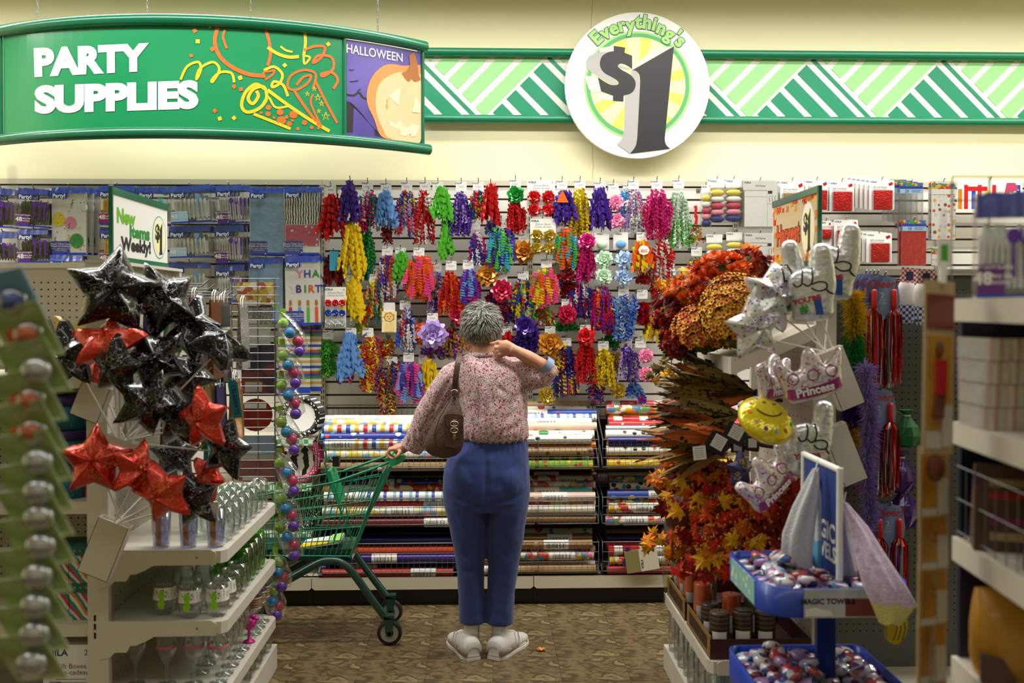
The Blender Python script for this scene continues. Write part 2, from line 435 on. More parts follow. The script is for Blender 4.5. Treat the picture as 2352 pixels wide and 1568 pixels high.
# figures: side faces in white/grey, front faces in black
def C5(x, y): return sgn(950 + x/3.136, y/3.136)
def pl(mb, pts, y, m=0):
    q = [C5(*p) for p in pts]; A = sum(q[i][0]*q[(i+1)%len(q)][1]-q[(i+1)%len(q)][0]*q[i][1] for i in range(len(q)))
    mb.poly([(a, y, b) for a, b in (q if A > 0 else q[::-1])], m)
defmat('price_side', '#b3b2af', .45); defmat('price_top', '#d2d2cf', .45)
def spl(P, n=6, closed=False):
    out = []; k = len(P)
    for i in range(k if closed else k-1):
        p0 = P[(i-1) % k] if closed or i > 0 else P[0]; p1 = P[i]; p2 = P[(i+1) % k]; p3 = P[(i+2) % k] if closed or i+2 < k else P[-1]
        for j in range(n):
            s = j/n
            out.append(tuple(.5*((2*p1[d]) + (-p0[d]+p2[d])*s + (2*p0[d]-5*p1[d]+4*p2[d]-p3[d])*s*s + (-p0[d]+3*p1[d]-3*p2[d]+p3[d])*s**3) for d in range(len(p1))))
    if not closed: out.append(tuple(P[-1]))
    return out
mb = MB()
one = [(1572,508),(1875,333),(1810,1000)] + spl([(1810,1000),(1820,1040),(1850,1068)], 4) + [(1560,1105)] + spl([(1560,1105),(1600,1050),(1612,980)], 4) + [(1632,590)] + spl([(1632,590),(1625,540),(1600,512),(1572,508)], 4)
back1 = [(1572,508),(1545,500),(1745,345),(1875,333)]
side1 = spl([(1572,508),(1610,515),(1632,590)], 5) + [(1612,980)] + spl([(1612,980),(1600,1050),(1560,1105)], 4) + [(1465,1040)] + spl([(1465,1040),(1500,1000),(1515,930)], 4) + [(1522,690),(1550,560)]
pl(mb, back1, -.0532, 1); pl(mb, side1, -.0533, 2); pl(mb, one, -.0536, 0)
mb.build('numeral_one', ['price_black', 'price_top', 'price_side'], t)
mb = MB()
S_out = [(1440,333),(1522,345),(1518,382),(1573,403),(1573,498)] + spl([(1573,498),(1530,470),(1490,460),(1470,475),(1490,500),(1560,540),(1597,590),(1590,645),(1560,675),(1512,688)], 5) + [(1510,732),(1435,728),(1435,690),(1350,660),(1325,558)] + spl([(1325,558),(1400,605),(1450,615),(1477,600),(1450,570),(1370,525),(1340,470),(1355,410),(1400,380),(1440,372)], 5)
def off(pts, dx=-100, dy=10): return [(x+dx, y+dy) for x, y in pts]
side = off([(1440,333),(1522,345)], -104, 14)
pl(mb, [(1440,333),(1522,345),(1440,378),(1336,380),(1336,350)], -.0533, 1)
pl(mb, spl([(1440,372),(1340,380),(1265,410),(1240,460),(1262,510),(1330,555),(1400,600),(1450,615)], 5) + [(1477,600),(1350,470),(1440,372)], -.0532, 2)
pl(mb, [(1325,558),(1228,548),(1262,650),(1350,668)], -.0534, 1); pl(mb, [(1435,690),(1336,672),(1336,708),(1435,726)], -.0534, 1)
pl(mb, [(1470,465),(1573,498),(1540,505),(1480,490)], -.0533, 2)
pl(mb, S_out, -.0539, 0)
mb.build('dollar_symbol', ['price_black', 'price_top', 'price_side'], t)
# arched word, letter by letter on a circle
word = "Everything's"; mbg = MB(); mbo = MB(); 
cx_, cz_ = sgn(1465, 196)
angs = [132, 122.6, 113.6, 105.6, 97.4, 89.6, 81.6, 74.8, 67.4, 58.0, 51.6, 46.0]
for ch, a in zip(word, angs):
    a = math.radians(a); r = (143 - (0 if ch not in 'yg' else 0)) * k_
    px_, pz_ = cx_ + r*math.cos(a), cz_ + r*math.sin(a); rr = a - math.pi/2; size = 43*k_
    def mp(x, y, px_=px_, pz_=pz_, rr=rr, yy=-.0540): return (px_ + (x*math.cos(rr)-y*math.sin(rr)), yy, pz_ + (x*math.sin(rr)+y*math.cos(rr)))
    base = {'y': -.11, 'g': -.11, 'E': .0, 't': .03, 'h': .03, 'i': .03, "'": .02}.get(ch, -.04)
    mbo.text(ch, lambda x, y: mp(x, y + base*size, yy=-.0540), size, .075, 0, wid=1.0); mbg.text(ch, lambda x, y: mp(x, y + base*size, yy=-.0546), size, .04, 0, wid=1.0)
defmat('letter_lime', '#a9e081', .45); defmat('letter_edge', '#2f6a3d', .45)
mbo.build('letter_outline', 'letter_edge', t); mbg.build('lettering', 'letter_lime', t)

# ------------------------------------------------------------ curved hanging sign
D0, DR = 5.05, 5.52
def arc_setup():
    xa = X(385, D0); xr = X(972, DR); dx = xr - xa; sg = DR - D0
    R = (dx*dx + sg*sg) / (2*sg); return xa, R
AX, AR = arc_setup(); AYC = D0 + AR
def on_arc(u, v, off=0.0):                # pixel -> point on the curved face
    d = ray(u, v); o = Vector((0, 0, CAM_H)); r = AR + off
    a = d.x**2 + d.y**2; b = 2*(d.x*(o.x-AX) + d.y*(o.y-AYC)); c_ = (o.x-AX)**2 + (o.y-AYC)**2 - r*r
    k = (-b - math.sqrt(max(b*b - 4*a*c_, 0))) / (2*a); return o + d*k
def arc_pt(th, z, off=0.0): return (AX + (AR+off)*math.sin(th), AYC - (AR+off)*math.cos(th), z)
def th_of(u, v):
    p = on_arc(u, v); return math.atan2(p.x-AX, AYC-p.y)
z_t, z_b = on_arc(385, 52).z, on_arc(385, 300).z
th1 = th_of(975, 210); th0 = -th1
t = thing('hanging_sign', 'curved green hanging sign reading party supplies and halloween', 'sign', (AX, D0, z_b))
def arc_panel(nm, ta, tb, za, zb_, off, m, n=24, thick=.008):
    mb = MB(); vs = []
    for i in range(n+1):
        th = lerp(ta, tb, i/n); vs += [arc_pt(th, za, off), arc_pt(th, zb_, off), arc_pt(th, zb_, off-thick), arc_pt(th, za, off-thick)]
    fs = []
    for i in range(n):
        a = 4*i; b = a+4
        fs += [(a, b, b+1, a+1), (a+1, b+1, b+2, a+2), (a+2, b+2, b+3, a+3), (a+3, b+3, b, a)]
    fs += [(0,1,2,3), (4*n+3,4*n+2,4*n+1,4*n)]
    mb.add(vs, fs, 0, False); return mb.build(nm, m, t, world=True)
defmat('sign_green', '#118a55', .28, coat=.35); defmat('sign_rail', '#0b6a4a', .25, coat=.4); defmat('night', '#3f2f86', .35, kind='noise', cols=('#6a5bb0',), scale=2.0)
arc_panel('green_panel', th_of(8, 200), th_of(788, 200), z_b, z_t, 0, 'sign_green', 32)
arc_panel('halloween_panel', th_of(795, 200), th_of(967, 200), z_b, z_t-.02, 0, 'night', 10)
arc_panel('side_panel', th0, th_of(2, 200), z_b, z_t, 0, 'night', 12)
for u in (4, 791, 970):
    th = th_of(u, 200); mb = MB(); mb.tube([arc_pt(th, z_b-.01, .004), arc_pt(th, z_t, .004)], .011, 6); mb.build('panel_joint', 'sign_rail', t, world=True)
for nm, z, ex in (('top_tube', z_t+.012, .0), ('bottom_tube', z_b-.012, .012)):
    mb = MB(); mb.tube([arc_pt(lerp(th0, th1+ex, i/40), z, .01) for i in range(41)], .03, 12); mb.build(nm, 'sign_rail', t, world=True)
def chain(u, v):
    p = on_arc(u, v); mb = MB(); z = p.z; k = 0
    while z < CEIL - .03:
        d = .0035
        a = (d, 0) if k % 2 else (0, d)
        mb.tube([(p.x+a[0], p.y+a[1], z), (p.x+a[0], p.y+a[1], z+.02), (p.x-a[0], p.y-a[1], z+.02), (p.x-a[0], p.y-a[1], z)], .0016, 4, closed=True); z += .019; k += 1
    mb.build('chain', 'steel', t, world=True)
for u, v in ((86, 48), (338, 38), (576, 44), (868, 76)): chain(u, v)
# lettering: traced in picture rows, laid on the curve
defmat('letter_white', '#e9e9ec', .4)
def sheet(u0, v0, u1, v1, off=.002):      # maps a flat drawing unit square onto the face
    return lambda a, b: on_arc(lerp(u0, u1, a), lerp(v0, v1, b), off)
def fit_text(mb, txt, quad, bold, m=0, off=.003, shear=0.0):
    vs, fs = text_geo(txt, bold, 'LEFT', 4, shear)
    ax = [p[0] for p in vs]; ay = [p[1] for p in vs]; a0, a1, b0, b1 = min(ax), max(ax), min(ay), max(ay)
    (tl, tr, br, bl) = quad; out = []
    for x, y in vs:
        s = (x-a0)/(a1-a0); r = (y-b0)/(b1-b0)
        top = Vector(tl).lerp(Vector(tr), s); bot = Vector(bl).lerp(Vector(br), s); p = bot.lerp(top, r); out.append(on_arc(p.x, p.y, off))
    mb.add(out, fs, m)
mb = MB(); fit_text(mb, 'PARTY', ((77,110),(342,98),(342,163),(79,177)), .06)
fit_text(mb, 'SUPPLIES', ((79,196),(456,183),(456,250),(79,262)), .06); mb.build('lettering', 'letter_white', t, world=True)
defmat('draw_yellow', '#e2c11d', .45); defmat('draw_orange', '#c8691c', .45)
s1 = 1000/2352.0
def A_(p): return [(x*s1, y*s1) for x, y in p]
class Pr:
    def __init__(s, m): s.k = m
    def poly(s, p): MB().poly(p).build('confetti_print', s.k, t, world=True)
my, mo = Pr('draw_yellow'), Pr('draw_orange')
def dr(q, pts, w, n=5): MB().stroke(spl(A_(pts), n), w*s1, lambda a, b: on_arc(a, b, .003)).build('streamer_print', q.k, t, world=True)
dr(mo, [(1180,135),(1160,220),(1185,300),(1250,360),(1340,400),(1430,410)], 22); dr(mo, [(1430,145),(1455,230),(1460,300),(1445,355)], 18); dr(mo, [(1215,160),(1205,200),(1225,262)], 14)
dr(mo, [(1430,420),(1425,390),(1455,385),(1482,380),(1470,405),(1432,430)], 12); dr(mo, [(1640,270),(1700,250),(1755,255),(1735,310),(1690,340),(1720,300),(1790,310),(1800,370),(1750,410),(1735,400),(1790,390),(1825,430),(1800,480)], 15)
dr(mo, [(1690,480),(1705,400),(1640,378),(1570,410),(1555,470),(1600,485),(1660,450),(1680,410),(1640,415),(1600,460)], 14); dr(mo, [(1590,490),(1650,580),(1735,690)], 16); dr(mo, [(1705,440),(1770,570),(1822,665)], 14); dr(mo, [(1690,510),(1680,560),(1735,680)], 12)
dr(my, [(975,430),(1010,360),(1070,335),(1085,375),(1060,430),(1080,370),(1150,335),(1185,375),(1150,440),(1145,430),(1190,390),(1250,395),(1265,445)], 14)
dr(my, [(1445,255),(1500,290),(1560,308),(1615,305)], 18); dr(my, [(1645,165),(1650,230),(1640,300)], 16); dr(my, [(1515,250),(1545,272),(1580,280)], 12); dr(my, [(1640,300),(1675,310),(1645,345),(1640,300)], 12)
dr(my, [(1425,380),(1480,360),(1525,400),(1510,450),(1470,470),(1480,440),(1530,460),(1555,520)], 15)
dr(my, [(1430,480),(1380,455),(1325,500),(1305,570),(1335,605),(1400,585),(1440,530),(1425,470),(1370,480),(1340,530),(1365,560),(1395,520),(1385,490)], 18)
dr(my, [(1445,485),(1560,570),(1680,650),(1780,708)], 18); dr(my, [(1370,615),(1470,655),(1570,695)], 16); dr(my, [(1420,560),(1450,525),(1490,580),(1570,570)], 12)
rnd = random.Random(7)
for x, y, m_, s_ in ((1135,140,my,22),(1052,165,mo,24),(1068,223,my,24),(1147,265,mo,24),(1033,300,mo,20),(1297,420,my,24),(1264,467,mo,22),(1302,482,mo,22),(1160,598,mo,22),(1187,640,my,22),(1264,637,my,22),(1538,352,my,22),(1690,178,my,18),(1762,180,mo,18),(1773,238,my,22)):
    a = rnd.uniform(0, 1.2); m_.poly([on_arc((x+s_*.65*math.cos(a+k*math.pi/2))*s1, (y+s_*.65*math.sin(a+k*math.pi/2))*s1, .003) for k in (3,2,1,0)])
for x, y, r in ((1450,580,15),(1410,608,8),(1448,615,14),(1513,605,18),(1585,618,22),(1548,632,10),(1520,650,24),(1580,650,8),(1645,662,14),(1563,668,14),(1608,695,10),(1683,688,10),(1480,635,8),(1720,692,8)):
    mo.poly([on_arc((x+r*1.1*math.cos(-k*math.pi/4))*s1, (y+r*math.sin(-k*math.pi/4))*s1, .003) for k in range(8)])
for x, y, r in ((1697,480,14),(1660,508,13),(1717,527,20),(1737,560,16),(1722,600,12),(1760,628,24)):
    dr(my, [(x + r*math.cos(-math.pi/2 + k*4*math.pi/5), y + r*math.sin(-math.pi/2 + k*4*math.pi/5)) for k in range(6)], 4, 1)
# pumpkin print
defmat('pumpkin_pale', '#f3c394', .45); defmat('pumpkin', '#e8924c', .45); defmat('pumpkin_stem', '#a8672f', .45); defmat('glow_print', '#f4ecb8', .45); defmat('hill_print', '#17141f', .5)
def area(mb, pts, off, m=0, fan=False):
    q = A_(pts); A = sum(q[i][0]*q[(i+1)%len(q)][1]-q[(i+1)%len(q)][0]*q[i][1] for i in range(len(q)))
    q = q[::-1] if A > 0 else q; n = len(q)
    if fan: c = (sum(p[0] for p in q)/n, sum(p[1] for p in q)/n); mb.add([on_arc(a, b, off) for a, b in q] + [on_arc(c[0], c[1], off)], [(i, (i+1) % n, n) for i in range(n)], m)
    else: mb.poly([on_arc(a, b, off) for a, b in q], m)
mb = MB()
area(mb, spl([(1875,545),(1905,560),(1960,620),(2000,670),(2060,730)], 3) + [(2060,738),(1870,712)], .0015, 4)
dr2 = lambda pts, w, m: mb.stroke(spl(A_(pts), 4), w*s1, lambda a, b: on_arc(a, b, .0016), m)
dr2([(1872,510),(1910,515),(1940,500),(1960,525),(1985,535)], 10, 4); dr2([(1930,505),(1935,490),(1950,480)], 6, 4); dr2([(1885,375),(1900,380),(1912,375)], 5, 4); dr2([(1890,440),(1910,440),(1935,435)], 6, 4)
area(mb, spl([(2180,355),(2090,348),(2020,400),(1985,480),(1985,560),(2020,640),(2060,735),(2150,755),(2272,762),(2272,350)], 5), .0020, 0, True)
area(mb, spl([(2250,395),(2150,390),(2060,440),(2030,520),(2035,610),(2065,690),(2110,748),(2272,764),(2272,400)], 5), .0026, 1, True)
area(mb, spl([(2210,300),(2235,285),(2250,320),(2262,400),(2272,430),(2240,440),(2225,425),(2205,440),(2170,395),(2195,385),(2215,350)], 3), .0036, 2)
for q in ([(2100,520),(2165,470),(2155,570)], [(2245,520),(2270,560),(2270,610),(2225,605)], [(2070,580),(2100,650),(2140,670),(2160,650),(2180,680),(2210,685),(2225,665),(2270,680),(2245,735),(2225,740),(2215,720),(2195,735),(2165,730),(2160,700),(2110,680)]):
    area(mb, q, .0036, 3)
fit_text(mb, 'HALLOWEEN', ((1872*s1,235*s1),(2175*s1,288*s1),(2175*s1,335*s1),(1872*s1,285*s1)), .012, 5, .0036)
mb.build('pumpkin_print', ['pumpkin', 'pumpkin_pale', 'pumpkin_stem', 'glow_print', 'hill_print', 'letter_white'], t, world=True)
# ------------------------------------------------------------ ribbons and bows on the slat wall
PAL = dict(r='#d3161c', R='#8d0f1c', p='#5b34ad', P='#3a1a86', b='#6fa6e6', B='#2146b4', g='#5cc436', G='#1f9a3c', y='#f4d51c', o='#f2641d', k='#f08cb6',
           m='#d4187f', w='#f2f0ee', s='#c4c6cb', t='#17827c', a='#c9811c', l='#b79be0', n='#cdeed0', d='#b99a2a', c='#c11244', q='#3fb3d8', e='#ef4a9a', i='#b4d0f2')
for k_c, v_c in PAL.items():
    defmat('rb_' + k_c, v_c, .35, .0, coat=.3); defmat('rf_' + k_c, v_c, .22, .3, coat=.45)
def curl(mb, x, y, z, ln, r, w, turns, m, rnd, lean=(0, 0), seg=7):
    n = max(6, int(turns*seg)); ph = rnd.uniform(0, 6.28); P = []; S = []
    for i in range(n+1):
        k = i/n; a = ph + k*turns*2*math.pi; rr = r*(.75+.4*math.sin(k*5+ph))
        P.append((x + lean[0]*k + rr*math.cos(a), y + lean[1]*k + rr*math.sin(a), z - ln*k)); S.append((.25*math.cos(a), .25*math.sin(a), 1))
    mb.strip(P, S, w, m)
def ribbon_mesh(kind, cols, hw, ht, seed, foil):
    rnd = random.Random(seed); mb = MB(); n = len(cols); hw *= 1.22
    if kind == 'C':        # many thin springy strands
        for i in range(int(125 * max(.6, hw/.07))):
            t0 = rnd.random(); x = rnd.uniform(-1, 1); wd = hw*(.35 + .65*min(1, t0*2.2)) if t0 < .45 else hw
            z0 = -ht*t0*.72; ln = ht*rnd.uniform(.2, .42); ln = min(ln, ht + z0)
            curl(mb, x*wd*.85, rnd.uniform(-.04, .03), z0, ln, rnd.uniform(.007, .013), rnd.uniform(.008, .0125), ln/.023, rnd.randrange(n), rnd, (x*.01, 0))
    elif kind == 'W':      # wide ribbon rolled into tubes
        for i in range(int(40 * max(.7, hw/.07))):
            x = rnd.uniform(-1, 1); z0 = -ht*rnd.uniform(0, .45)*abs(x) ; ln = (ht + z0)*rnd.uniform(.55, 1.0)
            curl(mb, x*hw*.45, rnd.uniform(-.045, .02), z0, ln, rnd.uniform(.010, .014), .026, ln/.04, rnd.randrange(n), rnd, (x*hw*.55, -.01), 8)
    elif kind == 'R':      # fluffy ringlets
        for i in range(int(80 * max(.7, hw/.07))):
            x = rnd.uniform(-1, 1); t0 = rnd.random(); z0 = -ht*t0*.58; ln = min(ht*rnd.uniform(.3, .5), ht + z0); x *= .35 + .65*math.sin(math.pi*min(1, .15 + t0*.75))
            curl(mb, x*hw*.8, rnd.uniform(-.05, .02), z0, ln, rnd.uniform(.012, .017), .0085, ln/.0145, rnd.randrange(n), rnd, (x*hw*.22, 0), 7)
    elif kind == 'L':      # loose long strands that trail
        for i in range(int(95 * max(.6, hw/.07))):
            t0 = rnd.random(); x = rnd.uniform(-1, 1)*(1-.35*t0); z0 = -ht*t0*.7; ln = min(ht*rnd.uniform(.25, .5), ht+z0)
            curl(mb, x*hw*.8, rnd.uniform(-.04, .03), z0, ln, rnd.uniform(.008, .016), rnd.uniform(.007, .010), ln/.036, rnd.randrange(n), rnd, (rnd.uniform(-.02, .02), 0))
    elif kind == 'G':      # tinsel
        for i in range(1500):
            z = -ht*rnd.random(); a = rnd.uniform(0, 6.28); k = .55 + .45*abs(math.sin(z/ht*math.pi*2.0)) ; k *= math.sin(min(1, max(.12, -z/ht*6))*1.57) * math.sin(min(1, max(.12, (ht+z)/ht*6))*1.57)
            d = Vector((math.cos(a), math.sin(a)*.8, rnd.uniform(-.5, .3))); e = d.cross(Vector((rnd.random(), rnd.random(), 1))).normalized()*.0022
            p = Vector((0, 0, z)); q = p + d*hw*k*rnd.uniform(.75, 1.05); s = p + d*hw*k*.25
            mb.add([s-e, s+e, q+e*.6, q-e*.6], [(0,1,2,3)], rnd.randrange(n))
    return mb
def star_bow(mb, c, R, m=0, seed=0, big=False, nm=1):
    rnd = random.Random(seed); c = Vector(c)
    for el, n, sc in ((4, 10, 1.0), (24, 10, .98), (45, 8, .9), (66, 6, .8), (88, 2, .7)):
        for i in range(n):
            az = 2*math.pi*(i + (.5 if el in (24, 66) else 0))/n + rnd.uniform(-.12, .12); e = math.radians(el + rnd.uniform(-6, 6))
            d = Vector((math.cos(az)*math.cos(e), -math.sin(e), math.sin(az)*math.cos(e)))
            s = d.cross(Vector((0, 1, 0)));  s = s.normalized() if s.length > .1 else Vector((1, 0, 0)); u = d.cross(s)
            tw = rnd.uniform(-.5, .5); s, u = s*math.cos(tw) + u*math.sin(tw), u*math.cos(tw) - s*math.sin(tw)
            L = R*sc*rnd.uniform(.88, 1.06); w = R*.30; th = R*.11; mm = m + rnd.randrange(nm)
            # a ribbon loop folded to a point: two flat faces and an open mouth at the side
            A = c + d*L*.06; T = c + d*L; M1 = c + d*L*.66
            mb.add([A - s*w*.2, A + s*w*.2, M1 + s*w + u*th, M1 - s*w + u*th, T + s*w*.22, T - s*w*.22, M1 + s*w*.9 - u*th, M1 - s*w*.9 - u*th],
                   [(0,1,2,3), (3,2,4,5), (5,4,6,7), (7,6,1,0)], mm, False)
    return mb
def rrect(w, h, r=.006):
    out = []
    for cx, cz, a0 in ((w/2-r, -h+r, -90), (w/2-r, -r, 0), (-w/2+r, -r, 90), (-w/2+r, -h+r, 180)):
        for k in (0, 45, 90): out.append((cx + r*math.cos(math.radians(a0+k)), cz + r*math.sin(math.radians(a0+k))))
    return out
mb = MB(); mb.prism(rrect(.062, .052), -.0006, .0006)
mb.text('VOILA', XZ(-.018, -.010, -.001), .012, .03, 1); mb.text('2', XZ(.022, -.012, -.001), .014, .0, 2)
mb.box(-.018, .018, -.0010, -.0007, -.0275, -.0255, 2); mb.box(-.014, .014, -.0010, -.0007, -.0335, -.032, 2); mb.box(-.006, .006, -.001, -.0007, -.008, -.0045, 3)
card_me = mb.mesh('hang_card', ['card_white', 'print_navy', 'print_grey', 'dark_grey'])
mb = MB(); mb.prism(rrect(.044, .115), -.0006, .0006); mb.text('VOILA', XZ(-.006, -.010, -.001), .011, .03, 1); mb.box(-.014, .014, -.0010, -.0007, -.0275, -.0255, 2)
longcard_me = mb.mesh('hang_card', ['card_white', 'print_navy', 'print_grey'])
_lab = {}
def ulabel(s):
    _lab[s] = _lab.get(s, 0) + 1; return s
ROWN = ['top', 'second', 'third', 'lowest']
def ribbon(crop, cx, y0, y1, hw, kind, cols, tagp, row, desc, dy=0.0, foil=False, extra=None):
    ou = 720 if crop == 'A' else 1100
    Y = YS - .16 + dy; k = ppm(Y)/2.8
    if tagp: tu, tv = ou + tagp[0]/2.8, 400 + (tagp[1]-18)/2.8
    else: tu, tv = ou + cx/2.8, 400 + y0/2.8 - 4
    o = W(tu, tv, Y); top = W(ou + cx/2.8, 400 + y0/2.8, Y)
    nm = {'B': 'gift_bow', 'BB': 'gift_bow', 'BC': 'gift_bow', 'G': 'tinsel_garland'}.get(kind, 'curling_ribbon')
    t = thing(nm, ulabel(desc), 'bow' if nm == 'gift_bow' else ('garland' if nm == 'tinsel_garland' else 'ribbon'), o, 'ribbons and bows on the slatted wall')
    if tagp: link(card_me if hw > 46 else card_me, 'hang_card', t, (0, 0, .004), (0, 0, random.Random(cx).uniform(-.15, .15)))
    hook(o.x, o.z - .004, .16 - dy + .02)
    off = top - o; ht = (y1-y0)*k; w = hw*k
    mats = [('rf_' if foil else 'rb_') + c for c in cols]
    if kind in 'CWRLG':
        mb = ribbon_mesh(kind, cols, w, ht, int(cx*7+y0), foil); mb.build('ribbon_cluster' if kind != 'G' else 'tinsel', mats, t, off)
    elif kind == 'B':
        mb = star_bow(MB(), (0, 0, 0), max(w, ht/2)*1.05, 0, cx, nm=len(cols)); mb.build('bow', mats, t, off + Vector((0, -.02, -ht/2)))
    elif kind == 'BB':     # two bows, one under the other
        for j in range(2):
            mb = star_bow(MB(), (0, 0, 0), w*1.02, 0, cx+j, nm=len(cols)); mb.build('bow', mats, t, off + Vector((0, -.02, -ht*(.26 + .48*j))))
    elif kind == 'BC':     # a bow with curls falling from it
        mb = star_bow(MB(), (0, 0, 0), w*1.0, 0, cx, nm=1); mb.build('bow', mats[:1], t, off + Vector((0, -.035, -w)))
        c2 = cols[1:] or cols; mb = ribbon_mesh('C', c2, w*.85, ht - w*1.1, cx, foil); mb.build('ribbon_cluster', [('rf_' if foil else 'rb_') + c for c in c2], t, off + Vector((0, 0, -w*1.1)))
    if extra: extra(t, off, k)
    return t
def sticker(dx, dz, pts, cols, txt=None, nm='sticker'):
    def f(t, off, k):
        mb = MB(); mb.prism([(x*k, -z*k) for x, z in pts], -.001, .001)
        if txt: mb.text(txt, XZ(0, -6*k, -.0016), 26*k, .03, 1)
        mb.build(nm, cols, t, off + Vector((dx*k, -.062, -dz*k)))
    return f
